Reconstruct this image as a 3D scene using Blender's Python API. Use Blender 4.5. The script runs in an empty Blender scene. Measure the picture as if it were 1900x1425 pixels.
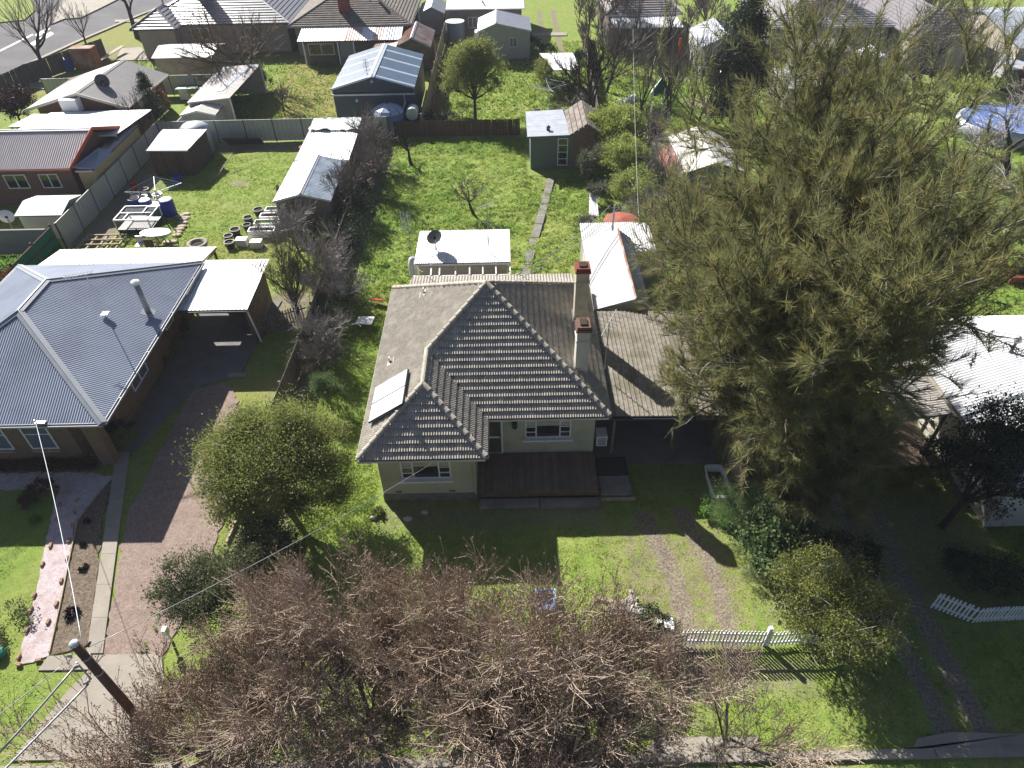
import bpy, math, random
import numpy as np
from math import sin, cos, tan, radians, pi, hypot, atan2, sqrt, floor
from mathutils import Vector, Matrix

# ---------------------------------------------------------------- camera, world, sun, exposure
scene = bpy.context.scene
COL = scene.collection
CAM_H, PITCH, ROLL, FPX = 22.0, radians(41.5), radians(1.1), 1273.0
cam_data = bpy.data.cameras.new('camera')
cam = bpy.data.objects.new('camera', cam_data); COL.objects.link(cam)
cam_data.sensor_fit = 'HORIZONTAL'; cam_data.sensor_width = 36.0
cam_data.lens = 36.0 * FPX / 1900.0
cam_data.clip_start = 0.1; cam_data.clip_end = 2000.0
cam.matrix_world = (Matrix.Translation((0, 0, CAM_H)) @ Matrix.Rotation(pi / 2 - PITCH, 4, 'X')
                    @ Matrix.Rotation(-ROLL, 4, 'Z'))
scene.camera = cam

SUN_EL, SUN_AZ = radians(34.2), radians(36.0)
world = bpy.data.worlds.new('World'); scene.world = world; world.use_nodes = True
wn = world.node_tree; wn.nodes.clear()
sky = wn.nodes.new('ShaderNodeTexSky'); sky.sky_type = 'NISHITA'; sky.sun_disc = False
sky.air_density = 0.6; sky.sun_elevation = SUN_EL; sky.sun_rotation = -SUN_AZ
bg = wn.nodes.new('ShaderNodeBackground'); bg.inputs[1].default_value = 0.05
wo = wn.nodes.new('ShaderNodeOutputWorld')
wn.links.new(sky.outputs[0], bg.inputs[0]); wn.links.new(bg.outputs[0], wo.inputs[0])
sd = bpy.data.lights.new('sun', 'SUN'); sd.energy = 5.0; sd.angle = radians(0.5); sd.color = (1.0, 0.965, 0.90)
sun = bpy.data.objects.new('sun', sd); COL.objects.link(sun)
sun_dir = Vector((sin(SUN_AZ) * cos(SUN_EL), -cos(SUN_AZ) * cos(SUN_EL), -sin(SUN_EL)))
sun.rotation_euler = sun_dir.to_track_quat('-Z', 'Y').to_euler()
sun.location = (-40, 60, 60)
scene.view_settings.view_transform = 'Standard'; scene.view_settings.look = 'None'
scene.view_settings.gamma = 1.0; scene.view_settings.use_curve_mapping = False
scene.view_settings.exposure = 1.18
scene.render.engine = 'CYCLES'
scene.cycles.max_bounces = 6; scene.cycles.diffuse_bounces = 2; scene.cycles.transparent_max_bounces = 8

# ---------------------------------------------------------------- survey: a sight line meets a plane of known height
def at(px, py, z=0.0):
    rx = Vector((1, 0, 0)); up = Vector((0, sin(PITCH), cos(PITCH))); fw = Vector((0, cos(PITCH), -sin(PITCH)))
    R = rx * cos(ROLL) - up * sin(ROLL); U = up * cos(ROLL) + rx * sin(ROLL)
    d = fw * FPX + R * (px - 950) - U * (py - 712.5)
    t = (z - CAM_H) / d.z
    return (d.x * t, d.y * t, z)

# ---------------------------------------------------------------- materials
MATS = {}
def mat(name, c1, c2=None, scale=3.0, rough=0.8, bump=0.0, bscale=20.0, metallic=0.0, spec=0.3, rnd=0.0,
        stain=None, stain_scale=0.6, stain_amt=0.5, detail=5.0, trans=0.0, speck=0.0, speck_scale=28.0):
    if name in MATS: return MATS[name]
    m = bpy.data.materials.new(name); m.use_nodes = True; nt = m.node_tree; N = nt.nodes; L = nt.links
    b = N['Principled BSDF']; b.inputs['Roughness'].default_value = rough; b.inputs['Metallic'].default_value = metallic
    b.inputs['Specular IOR Level'].default_value = spec
    geo = N.new('ShaderNodeNewGeometry')
    tex = N.new('ShaderNodeTexNoise'); tex.inputs['Scale'].default_value = scale; tex.inputs['Detail'].default_value = detail
    L.new(geo.outputs['Position'], tex.inputs['Vector'])
    ramp = N.new('ShaderNodeValToRGB'); c2 = c2 or tuple(x * 0.8 for x in c1)
    ramp.color_ramp.elements[0].position = 0.3; ramp.color_ramp.elements[1].position = 0.7
    ramp.color_ramp.elements[0].color = (*c1, 1); ramp.color_ramp.elements[1].color = (*c2, 1)
    L.new(tex.outputs['Fac'], ramp.inputs[0]); out = ramp.outputs[0]
    if stain:
        t2 = N.new('ShaderNodeTexNoise'); t2.inputs['Scale'].default_value = stain_scale; t2.inputs['Detail'].default_value = 8
        L.new(geo.outputs['Position'], t2.inputs['Vector'])
        r2 = N.new('ShaderNodeMapRange'); r2.inputs[1].default_value = 0.48; r2.inputs[2].default_value = 0.68
        r2.inputs[4].default_value = stain_amt; L.new(t2.outputs['Fac'], r2.inputs[0])
        mx = N.new('ShaderNodeMix'); mx.data_type = 'RGBA'; L.new(r2.outputs[0], mx.inputs[0])
        L.new(out, mx.inputs[6]); mx.inputs[7].default_value = (*stain, 1); out = mx.outputs[2]
    if speck:
        t4 = N.new('ShaderNodeTexNoise'); t4.inputs['Scale'].default_value = speck_scale; t4.inputs['Detail'].default_value = 3; t4.inputs['Roughness'].default_value = 0.8
        L.new(geo.outputs['Position'], t4.inputs['Vector']); r4 = N.new('ShaderNodeMapRange'); r4.inputs[1].default_value = 0.3; r4.inputs[2].default_value = 0.7
        r4.inputs[3].default_value = 1 - speck; r4.inputs[4].default_value = 1 + speck; L.new(t4.outputs['Fac'], r4.inputs[0])
        h4 = N.new('ShaderNodeHueSaturation'); L.new(out, h4.inputs['Color']); L.new(r4.outputs[0], h4.inputs['Value']); out = h4.outputs[0]
    if rnd:
        oi = N.new('ShaderNodeObjectInfo'); mr = N.new('ShaderNodeMapRange')
        mr.inputs[3].default_value = 1 - rnd; mr.inputs[4].default_value = 1 + rnd; L.new(oi.outputs['Random'], mr.inputs[0])
        hs = N.new('ShaderNodeHueSaturation'); L.new(out, hs.inputs['Color']); L.new(mr.outputs[0], hs.inputs['Value']); out = hs.outputs[0]
    L.new(out, b.inputs['Base Color'])
    if bump:
        t3 = N.new('ShaderNodeTexNoise'); t3.inputs['Scale'].default_value = bscale; t3.inputs['Detail'].default_value = 4
        L.new(geo.outputs['Position'], t3.inputs['Vector'])
        bp = N.new('ShaderNodeBump'); bp.inputs['Strength'].default_value = 1.0; bp.inputs['Distance'].default_value = bump
        L.new(t3.outputs['Fac'], bp.inputs['Height']); L.new(bp.outputs[0], b.inputs['Normal'])
    if trans:
        tr = N.new('ShaderNodeBsdfTranslucent'); L.new(out, tr.inputs[0]); ms = N.new('ShaderNodeMixShader')
        ms.inputs[0].default_value = trans; L.new(b.outputs[0], ms.inputs[1]); L.new(tr.outputs[0], ms.inputs[2])
        L.new(ms.outputs[0], N['Material Output'].inputs[0])
    MATS[name] = m; return m

def brick_mat(name, c1, c2, mortar):
    if name in MATS: return MATS[name]
    m = bpy.data.materials.new(name); m.use_nodes = True; nt = m.node_tree; N = nt.nodes; L = nt.links
    b = N['Principled BSDF']; b.inputs['Roughness'].default_value = 0.9
    geo = N.new('ShaderNodeNewGeometry'); sp = N.new('ShaderNodeSeparateXYZ'); L.new(geo.outputs['Position'], sp.inputs[0])
    ad = N.new('ShaderNodeMath'); ad.operation = 'ADD'; L.new(sp.outputs[0], ad.inputs[0]); L.new(sp.outputs[1], ad.inputs[1])
    cb = N.new('ShaderNodeCombineXYZ'); L.new(ad.outputs[0], cb.inputs[0]); L.new(sp.outputs[2], cb.inputs[1])
    bt = N.new('ShaderNodeTexBrick'); bt.inputs['Scale'].default_value = 1.0
    bt.inputs['Brick Width'].default_value = 0.24; bt.inputs['Row Height'].default_value = 0.086
    bt.inputs['Mortar Size'].default_value = 0.008; bt.inputs['Color1'].default_value = (*c1, 1)
    bt.inputs['Color2'].default_value = (*c2, 1); bt.inputs['Mortar'].default_value = (*mortar, 1)
    L.new(cb.outputs[0], bt.inputs['Vector']); L.new(bt.outputs['Color'], b.inputs['Base Color'])
    bp = N.new('ShaderNodeBump'); bp.invert = True; bp.inputs['Distance'].default_value = 0.01
    L.new(bt.outputs['Fac'], bp.inputs['Height']); L.new(bp.outputs[0], b.inputs['Normal'])
    MATS[name] = m; return m

def ground_mat():
    m = bpy.data.materials.new('ground_cover'); m.use_nodes = True; nt = m.node_tree; N = nt.nodes; L = nt.links
    b = N['Principled BSDF']; b.inputs['Roughness'].default_value = 0.95; b.inputs['Specular IOR Level'].default_value = 0.1
    geo = N.new('ShaderNodeNewGeometry')
    at_ = N.new('ShaderNodeAttribute'); at_.attribute_name = 'cover'
    sp = N.new('ShaderNodeSeparateColor'); L.new(at_.outputs['Color'], sp.inputs[0])
    def noise(s, d=6, rough=0.6):
        t = N.new('ShaderNodeTexNoise'); t.inputs['Scale'].default_value = s; t.inputs['Detail'].default_value = d
        t.inputs['Roughness'].default_value = rough
        L.new(geo.outputs['Position'], t.inputs['Vector']); return t.outputs['Fac']
    def ramp(fac, stops):
        r = N.new('ShaderNodeValToRGB'); e = r.color_ramp.elements
        e[0].position, e[0].color = stops[0][0], (*stops[0][1], 1); e[1].position, e[1].color = stops[-1][0], (*stops[-1][1], 1)
        for p, c in stops[1:-1]:
            q = e.new(p); q.color = (*c, 1)
        L.new(fac, r.inputs[0]); return r.outputs[0]
    def mix(f, a, c):
        x = N.new('ShaderNodeMix'); x.data_type = 'RGBA'; L.new(f, x.inputs[0]); L.new(a, x.inputs[6]); L.new(c, x.inputs[7]); return x.outputs[2]
    def soft(mask, nz, w=0.35):            # breaks a painted cover edge up with noise
        a = N.new('ShaderNodeMath'); a.operation = 'SUBTRACT'; L.new(nz, a.inputs[0]); a.inputs[1].default_value = 0.5
        k = N.new('ShaderNodeMath'); k.operation = 'MULTIPLY_ADD'; L.new(a.outputs[0], k.inputs[0]); k.inputs[1].default_value = 1.9; L.new(mask, k.inputs[2])
        r = N.new('ShaderNodeMapRange'); r.inputs[1].default_value = 0.5 - w; r.inputs[2].default_value = 0.5 + w; L.new(k.outputs[0], r.inputs[0]); return r.outputs[0]
    grass = ramp(noise(2.2), [(0.32, (0.10, 0.17, 0.03)), (0.5, (0.19, 0.265, 0.048)), (0.68, (0.29, 0.34, 0.075))])
    fine = ramp(noise(14, 4), [(0.3, (0.055, 0.105, 0.02)), (0.5, (0.165, 0.25, 0.045)), (0.7, (0.34, 0.40, 0.11))])
    m1 = N.new('ShaderNodeMix'); m1.data_type = 'RGBA'; m1.inputs[0].default_value = 0.5; L.new(grass, m1.inputs[6]); L.new(fine, m1.inputs[7])
    patch = ramp(noise(0.33, 6, 0.65), [(0.38, (0, 0, 0)), (0.62, (1, 1, 1))])
    tint = ramp(noise(5, 6, 0.7), [(0.3, (0.17, 0.17, 0.06)), (0.7, (0.36, 0.34, 0.14))])
    pm_ = N.new('ShaderNodeMath'); pm_.operation = 'MULTIPLY'; L.new(patch, pm_.inputs[0]); pm_.inputs[1].default_value = 0.42
    g = mix(pm_.outputs[0], m1.outputs[2], tint)
    lush = ramp(noise(9, 5), [(0.3, (0.09, 0.17, 0.03)), (0.7, (0.17, 0.27, 0.045))])
    dry = ramp(noise(7, 5), [(0.3, (0.17, 0.16, 0.045)), (0.7, (0.30, 0.25, 0.10))])
    dirt = ramp(noise(11, 7, 0.7), [(0.32, (0.10, 0.078, 0.055)), (0.5, (0.21, 0.175, 0.135)), (0.66, (0.34, 0.295, 0.235))])
    nz = noise(3.5, 8, 0.65)
    c = mix(soft(sp.outputs[2], nz), g, lush)
    c = mix(soft(sp.outputs[1], nz), c, dry)
    c = mix(soft(sp.outputs[0], nz), c, dirt)
    L.new(c, b.inputs['Base Color'])
    bp = N.new('ShaderNodeBump'); bp.inputs['Distance'].default_value = 0.05; bp.inputs['Strength'].default_value = 0.8
    L.new(noise(16, 6, 0.7), bp.inputs['Height']); L.new(bp.outputs[0], b.inputs['Normal'])
    MATS['ground_cover'] = m; return m

GROUND = ground_mat()
white_metal = mat('white_metal_roof', (0.72, 0.72, 0.74), (0.62, 0.62, 0.64), 2.0, 0.45, spec=0.5, stain=(0.45, 0.44, 0.42), stain_amt=0.35)
pure_white = mat('white_paint', (0.78, 0.78, 0.78), (0.70, 0.70, 0.71), 4, 0.5)
cream_metal = mat('cream_metal_roof', (0.62, 0.57, 0.50), (0.52, 0.48, 0.42), 1.5, 0.5, stain=(0.35, 0.31, 0.27), stain_amt=0.4)
zinc = mat('galvanised_iron', (0.42, 0.44, 0.47), (0.30, 0.31, 0.33), 3, 0.42, metallic=0.3, stain=(0.22, 0.16, 0.12), stain_amt=0.5, stain_scale=0.9)
zinc_clean = mat('weathered_zinc', (0.50, 0.53, 0.58), (0.40, 0.42, 0.46), 2, 0.4, metallic=0.25)
slate_blue = mat('slate_blue_metal', (0.31, 0.345, 0.43), (0.28, 0.31, 0.39), 1.0, 0.42, spec=0.5, stain=(0.17, 0.19, 0.24), stain_amt=0.4)
slate_cap = mat('pale_grey_flashing', (0.30, 0.32, 0.36), (0.26, 0.28, 0.31), 2, 0.45)
greige_metal = mat('grey_beige_metal_roof', (0.30, 0.28, 0.28), (0.26, 0.24, 0.24), 1.5, 0.5)
navy_metal = mat('navy_metal_cladding', (0.050, 0.065, 0.095), (0.04, 0.055, 0.08), 1.5, 0.5)
steel_blue = mat('steel_blue_metal_roof', (0.11, 0.17, 0.25), (0.09, 0.14, 0.21), 1.5, 0.42, spec=0.5)
clear_strip = mat('translucent_roof_strip', (0.55, 0.60, 0.64), (0.45, 0.50, 0.54), 2, 0.35, spec=0.5)
clear_grey = mat('aged_clear_sheeting', (0.16, 0.20, 0.27), (0.33, 0.38, 0.44), 1.2, 0.35, spec=0.5, detail=7)
rust = mat('rusty_iron', (0.20, 0.075, 0.045), (0.30, 0.13, 0.08), 3, 0.85, bump=0.01, stain=(0.40, 0.38, 0.36), stain_amt=0.8, stain_scale=0.8)
rust_red = mat('rust_red_paint', (0.33, 0.085, 0.05), (0.24, 0.07, 0.05), 5, 0.7)
fibro = mat('mossy_fibro_sheet', (0.27, 0.245, 0.21), (0.16, 0.14, 0.11), 5, 0.9, bump=0.012, stain=(0.11, 0.10, 0.06), stain_amt=0.75, stain_scale=1.3, detail=8)
fibro_pale = mat('pale_fibro_sheet', (0.38, 0.35, 0.31), (0.27, 0.25, 0.22), 4, 0.9, bump=0.01, stain=(0.20, 0.18, 0.14), stain_amt=0.5, stain_scale=1.5, detail=8)
tile_mat = mat('weathered_concrete_tile', (0.44, 0.40, 0.34), (0.31, 0.28, 0.24), 6, 0.88, bump=0.006, bscale=40, stain=(0.56, 0.52, 0.43), stain_amt=0.6, stain_scale=2.0, detail=8)
tile_far = mat('old_brown_tile', (0.19, 0.165, 0.145), (0.12, 0.10, 0.09), 5, 0.9, stain=(0.26, 0.24, 0.21), stain_amt=0.6, stain_scale=1.6, detail=8)
tile_grey = mat('charcoal_glazed_tile', (0.20, 0.20, 0.22), (0.13, 0.13, 0.15), 4, 0.35, spec=0.6)
tile_red = mat('terracotta_tile', (0.42, 0.10, 0.045), (0.34, 0.09, 0.04), 6, 0.7)
brick_chim2 = mat('brown_chimney_brick', (0.17, 0.09, 0.065), (0.12, 0.07, 0.05), 9, 0.9, bump=0.01)
tile_speckle = mat('speckled_slate_shingle', (0.20, 0.185, 0.17), (0.13, 0.12, 0.11), 9, 0.9, rnd=0.3, stain=(0.28, 0.17, 0.12), stain_amt=0.7, stain_scale=3)
render_green = mat('pale_green_render', (0.48, 0.475, 0.37), (0.43, 0.43, 0.33), 2.5, 0.92, bump=0.01, bscale=30, stain=(0.27, 0.26, 0.20), stain_amt=0.45, stain_scale=0.9, detail=8)
base_render = mat('grubby_plinth', (0.21, 0.19, 0.18), (0.13, 0.12, 0.11), 4, 0.95, bump=0.01)
chim_render = mat('stained_cream_render', (0.42, 0.39, 0.31), (0.36, 0.33, 0.26), 3, 0.9, bump=0.01, stain=(0.24, 0.21, 0.16), stain_amt=0.6, stain_scale=1.8, detail=8)
brick_brown = brick_mat('brown_brick', (0.20, 0.125, 0.075), (0.15, 0.09, 0.055), (0.20, 0.17, 0.13))
brick_red = brick_mat('red_brown_brick', (0.17, 0.085, 0.06), (0.13, 0.065, 0.05), (0.20, 0.16, 0.14))
brick_chim = mat('red_chimney_brick', (0.24, 0.06, 0.04), (0.17, 0.05, 0.04), 9, 0.9, bump=0.01)
glass = mat('window_glass', (0.012, 0.014, 0.018), (0.02, 0.022, 0.026), 1.5, 0.06, spec=0.8)
glass_blue = mat('curtained_glass', (0.12, 0.15, 0.20), (0.09, 0.11, 0.15), 1.5, 0.1, spec=0.8)
blind = mat('pale_blind', (0.45, 0.44, 0.40), (0.40, 0.39, 0.36), 3, 0.8)
deck_wood = mat('brown_deck_board', (0.19, 0.14, 0.105), (0.125, 0.09, 0.068), 3, 0.8, bump=0.004, rnd=0.22)
grey_wood = mat('silvered_paling', (0.20, 0.175, 0.15), (0.12, 0.10, 0.085), 6, 0.92, bump=0.006, rnd=0.25)
brown_wood = mat('brown_timber', (0.14, 0.085, 0.055), (0.09, 0.055, 0.035), 6, 0.9, rnd=0.2)
pale_wood = mat('pale_timber', (0.42, 0.34, 0.24), (0.30, 0.24, 0.17), 6, 0.85)
pole_wood = mat('dark_pole_timber', (0.15, 0.075, 0.052), (0.09, 0.048, 0.036), 7, 0.85, bump=0.006, detail=8)
steel_grey = mat('grey_steel', (0.32, 0.33, 0.34), (0.26, 0.27, 0.28), 8, 0.45, metallic=0.5)
dark_metal = mat('dark_metal', (0.05, 0.055, 0.07), (0.04, 0.045, 0.055), 6, 0.5)
concrete = mat('pale_concrete', (0.33, 0.295, 0.245), (0.28, 0.25, 0.21), 2.0, 0.9, speck=0.12, speck_scale=20, bump=0.004, bscale=60, stain=(0.21, 0.19, 0.16), stain_amt=0.5, stain_scale=0.8, detail=9)
concrete_grey = mat('old_grey_concrete', (0.24, 0.225, 0.20), (0.17, 0.16, 0.145), 3, 0.92, bump=0.006, stain=(0.12, 0.115, 0.09), stain_amt=0.6, stain_scale=1.3, detail=9)
slab_dark = mat('dusty_slab', (0.19, 0.185, 0.18), (0.14, 0.135, 0.135), 1.5, 0.9, stain=(0.17, 0.16, 0.15), stain_amt=0.5, detail=8)
gravel = mat('reddish_gravel', (0.30, 0.225, 0.19), (0.22, 0.163, 0.135), 3.5, 0.97, bump=0.025, bscale=45, speck=0.35, speck_scale=16, stain=(0.30, 0.24, 0.20), stain_amt=0.6, stain_scale=0.8, detail=12)
pink_path = mat('pink_crushed_path', (0.50, 0.42, 0.43), (0.40, 0.33, 0.34), 5, 0.95, bump=0.02, speck=0.25, speck_scale=14, stain=(0.33, 0.26, 0.24), stain_amt=0.7, stain_scale=1.6, detail=9)
mulch = mat('bark_and_pebble_bed', (0.20, 0.155, 0.115), (0.11, 0.085, 0.06), 14, 0.97, bump=0.04, bscale=25, detail=9, speck=0.6, speck_scale=12)
asphalt = mat('grey_asphalt', (0.115, 0.11, 0.12), (0.085, 0.082, 0.09), 1.0, 0.9, spec=0.15, bump=0.004, bscale=80, stain=(0.16, 0.155, 0.165), stain_amt=0.5, stain_scale=0.25)  # even road grey with paler patches at random
paint_line = mat('road_paint', (0.65, 0.65, 0.66), (0.5, 0.5, 0.5), 6, 0.7)
fence_cream = mat('pale_green_fence_sheet', (0.40, 0.41, 0.36), (0.36, 0.37, 0.33), 1.5, 0.6, stain=(0.30, 0.28, 0.22), stain_amt=0.3)
fence_post = mat('dark_fence_post', (0.055, 0.06, 0.075), (0.05, 0.05, 0.06), 5, 0.5)
cream_wall = mat('mustard_cream_wall', (0.40, 0.30, 0.16), (0.35, 0.26, 0.14), 1.5, 0.8)
pink_wall = mat('pinkish_stucco', (0.34, 0.27, 0.25), (0.29, 0.23, 0.215), 2, 0.9)
grey_wall = mat('grey_weatherboard', (0.30, 0.29, 0.28), (0.25, 0.245, 0.24), 2, 0.85)
fibro_wall = mat('weathered_fibro_wall', (0.42, 0.37, 0.29), (0.34, 0.30, 0.24), 2, 0.9, stain=(0.26, 0.23, 0.18), stain_amt=0.5)
brown_wall = mat('brown_clad_wall', (0.13, 0.10, 0.085), (0.10, 0.08, 0.07), 3, 0.85)
green_wall = mat('grey_green_board', (0.115, 0.155, 0.145), (0.10, 0.135, 0.125), 2, 0.8)
teal_net = mat('green_shade_cloth', (0.012, 0.16, 0.105), (0.01, 0.11, 0.075), 3, 0.8)
blue_plastic = mat('blue_plastic', (0.02, 0.075, 0.33), (0.015, 0.06, 0.27), 3, 0.4)
lightblue = mat('light_blue_plastic', (0.16, 0.33, 0.62), (0.10, 0.24, 0.5), 8, 0.5)
teal_plastic = mat('teal_plastic', (0.02, 0.22, 0.17), (0.015, 0.17, 0.13), 3, 0.5)
black_plastic = mat('black_plastic', (0.02, 0.02, 0.024), (0.03, 0.03, 0.034), 8, 0.5)
red_paint = mat('red_paint', (0.50, 0.02, 0.02), (0.40, 0.02, 0.02), 5, 0.5)
yellow_paint = mat('yellow_paint', (0.60, 0.38, 0.02), (0.5, 0.3, 0.02), 5, 0.5)
brick_loose = mat('loose_terracotta_brick', (0.45, 0.30, 0.21), (0.38, 0.23, 0.16), 9, 0.9, rnd=0.2)
mesh_grey = mat('grey_mesh', (0.15, 0.155, 0.16), (0.11, 0.115, 0.12), 14, 0.6)
soil = mat('dark_soil', (0.06, 0.045, 0.03), (0.035, 0.026, 0.018), 15, 1.0, bump=0.02)
solar = mat('pale_solar_glass', (0.62, 0.64, 0.68), (0.58, 0.60, 0.64), 1, 0.25, spec=0.7)
bark_grey = mat('grey_bark', (0.15, 0.125, 0.10), (0.075, 0.06, 0.048), 9, 0.95, bump=0.01, detail=8)
bark_dark = mat('dark_bark', (0.055, 0.042, 0.036), (0.035, 0.027, 0.024), 9, 0.95, bump=0.01)
twig_tan = mat('tan_twig', (0.47, 0.38, 0.295), (0.26, 0.20, 0.15), 2.2, 0.85, detail=6)
twig_grey = mat('grey_twig', (0.23, 0.20, 0.18), (0.15, 0.125, 0.11), 2.5, 0.85)
twig_pale = mat('pale_grey_twig', (0.36, 0.33, 0.315), (0.22, 0.195, 0.185), 2.5, 0.85)
bud_red = mat('reddish_bud', (0.13, 0.062, 0.052), (0.27, 0.20, 0.145), 2.2, 0.8, trans=0.15)
leaf = lambda n, a, b, s=1.2, t=0.35: mat(n, a, b, s, 0.6, spec=0.25, trans=t, detail=7)
lf_oak = leaf('sheoak_needle', (0.275, 0.25, 0.095), (0.13, 0.15, 0.072), 1.3, .45)
lf_olive = leaf('olive_leaf', (0.30, 0.32, 0.085), (0.15, 0.185, 0.055), 1.6, .45)
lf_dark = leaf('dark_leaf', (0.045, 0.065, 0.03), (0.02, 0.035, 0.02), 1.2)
lf_blue = leaf('blue_green_leaf', (0.165, 0.24, 0.09), (0.08, 0.125, 0.05), 1.4)
lf_bright = leaf('yellow_green_leaf', (0.38, 0.41, 0.10), (0.21, 0.28, 0.07), 1.2)
lf_yellow = leaf('golden_leaf', (0.28, 0.29, 0.065), (0.13, 0.165, 0.045), 1.8)
lf_grev = leaf('grey_green_leaf', (0.14, 0.16, 0.075), (0.06, 0.08, 0.035), 1.5)
lf_plum = leaf('plum_leaf', (0.035, 0.014, 0.016), (0.018, 0.010, 0.012), 1.5)
lf_rust = leaf('russet_leaf', (0.13, 0.055, 0.025), (0.06, 0.03, 0.02), 2)
lf_weed = leaf('weed_leaf', (0.22, 0.38, 0.07), (0.13, 0.27, 0.05), 1.6, .5)
grass_mat = leaf('grass_blade', (0.36, 0.43, 0.095), (0.18, 0.28, 0.06), 0.7, .5)

# ---------------------------------------------------------------- mesh helpers
ORG = {}
def tagset(o, label=None, cat=None, group=None, kind=None):
    if label: o['label'] = label
    if cat: o['category'] = cat
    if group: o['group'] = group
    if kind: o['kind'] = kind
    return o
def thing(name, loc, label, cat, group=None):
    o = bpy.data.objects.new(name, None); COL.objects.link(o); o.location = loc; o.empty_display_size = 0.3
    ORG[o.name] = Vector(loc); return tagset(o, label, cat, group)

class M:
    def __init__(s): s.v = []; s.f = []
    def quad(s, *p): n = len(s.v); s.v += [tuple(q) for q in p]; s.f.append(tuple(range(n, n + len(p)))); return s
    def box(s, x0, x1, y0, y1, z0, z1):
        n = len(s.v)
        s.v += [(x, y, z) for z in (z0, z1) for x, y in ((x0, y0), (x1, y0), (x1, y1), (x0, y1))]
        s.f += [tuple(n + i for i in q) for q in ((3, 2, 1, 0), (4, 5, 6, 7), (0, 1, 5, 4), (1, 2, 6, 5), (2, 3, 7, 6), (3, 0, 4, 7))]
        return s
    def beam(s, a, b, w, h=None, up=(0, 0, 1)):
        a = Vector(a); b = Vector(b); h = h or w; d = (b - a).normalized(); u = Vector(up)
        if abs(d.dot(u)) > 0.98: u = Vector((1, 0, 0))
        r = d.cross(u).normalized() * w / 2; t = r.cross(d).normalized() * h / 2; n = len(s.v)
        for p in (a, b): s.v += [tuple(p + r * i + t * j) for i, j in ((-1, -1), (1, -1), (1, 1), (-1, 1))]
        s.f += [tuple(n + i for i in q) for q in ((3, 2, 1, 0), (4, 5, 6, 7), (0, 1, 5, 4), (1, 2, 6, 5), (2, 3, 7, 6), (3, 0, 4, 7))]
        return s
    def slab(s, pts, th):
        n = len(s.v); k = len(pts); s.v += [tuple(p) for p in pts] + [(p[0], p[1], p[2] - th) for p in pts]
        s.f.append(tuple(range(n, n + k))); s.f.append(tuple(range(n + 2 * k - 1, n + k - 1, -1)))
        for i in range(k): j = (i + 1) % k; s.f.append((n + i, n + k + i, n + k + j, n + j))
        return s
    def tube(s, pts, r, n=8, caps=True):
        pts = [Vector(p) for p in pts]; rs = r if isinstance(r, (list, tuple)) else [r] * len(pts); b0 = len(s.v)
        for i, p in enumerate(pts):
            d = (pts[min(i + 1, len(pts) - 1)] - pts[max(i - 1, 0)]).normalized()
            u = Vector((0, 0, 1)) if abs(d.z) < 0.95 else Vector((1, 0, 0))
            a = d.cross(u).normalized(); c = a.cross(d)
            for k in range(n):
                t = 2 * pi * k / n; s.v.append(tuple(p + (a * cos(t) + c * sin(t)) * rs[i]))
        for i in range(len(pts) - 1):
            for k in range(n):
                k2 = (k + 1) % n; s.f.append((b0 + i * n + k, b0 + i * n + k2, b0 + (i + 1) * n + k2, b0 + (i + 1) * n + k))
        if caps:
            s.f.append(tuple(b0 + k for k in reversed(range(n)))); s.f.append(tuple(b0 + (len(pts) - 1) * n + k for k in range(n)))
        return s
    def lathe(s, x, y, prof, n=16, ax=1.0, ay=1.0):
        b0 = len(s.v)
        for r, z in prof: s.v += [(x + r * ax * cos(2 * pi * k / n), y + r * ay * sin(2 * pi * k / n), z) for k in range(n)]
        for i in range(len(prof) - 1):
            for k in range(n):
                k2 = (k + 1) % n; s.f.append((b0 + i * n + k, b0 + i * n + k2, b0 + (i + 1) * n + k2, b0 + (i + 1) * n + k))
        s.f.append(tuple(b0 + k for k in reversed(range(n)))); s.f.append(tuple(b0 + (len(prof) - 1) * n + k for k in range(n)))
        return s
    def corr(s, pts, fall, period=0.076, amp=0.012, prof='sin', lift=0.0):
        """corrugated sheet filling a planar convex polygon; fall = rib direction"""
        P = [Vector(p) for p in pts]; w = Vector(fall)
        n = (P[1] - P[0]).cross(P[2] - P[0]).normalized()
        if n.z < 0: n = -n
        w = (w - n * w.dot(n)).normalized(); u = w.cross(n).normalized(); O = P[0]
        q = [((p - O).dot(u), (p - O).dot(w)) for p in P]
        u0 = min(a for a, b in q); u1 = max(a for a, b in q)
        if prof == 'sin': ph = [(0, 0), (0.25, 1), (0.5, 0), (0.75, -1)]
        else: ph = [(0, 0), (0.72, 0), (0.78, 1), (0.92, 1), (0.98, 0)]
        us = []; k = 0
        while True:
            done = False
            for fr, h in ph:
                x = u0 + (k + fr) * period
                if x > u1 - 1e-4: done = True; break
                us.append((max(x, u0 + 1e-4), h))
            if done: break
            k += 1
        us.append((u1 - 1e-4, 0))
        prev = None
        for x, h in us:
            vs = []
            for i in range(len(q)):
                (a, b), (c, d) = q[i], q[(i + 1) % len(q)]
                if (a - x) * (c - x) <= 0 and abs(a - c) > 1e-9: vs.append(b + (d - b) * (x - a) / (c - a))
            if len(vs) < 2: prev = None; continue
            v0, v1 = min(vs), max(vs); base = O + u * x + n * (h * amp + lift); i = len(s.v)
            s.v += [tuple(base + w * v0), tuple(base + w * v1)]
            if prev is not None: s.f.append((prev, i, i + 1, prev + 1))
            prev = i
        return s
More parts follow.
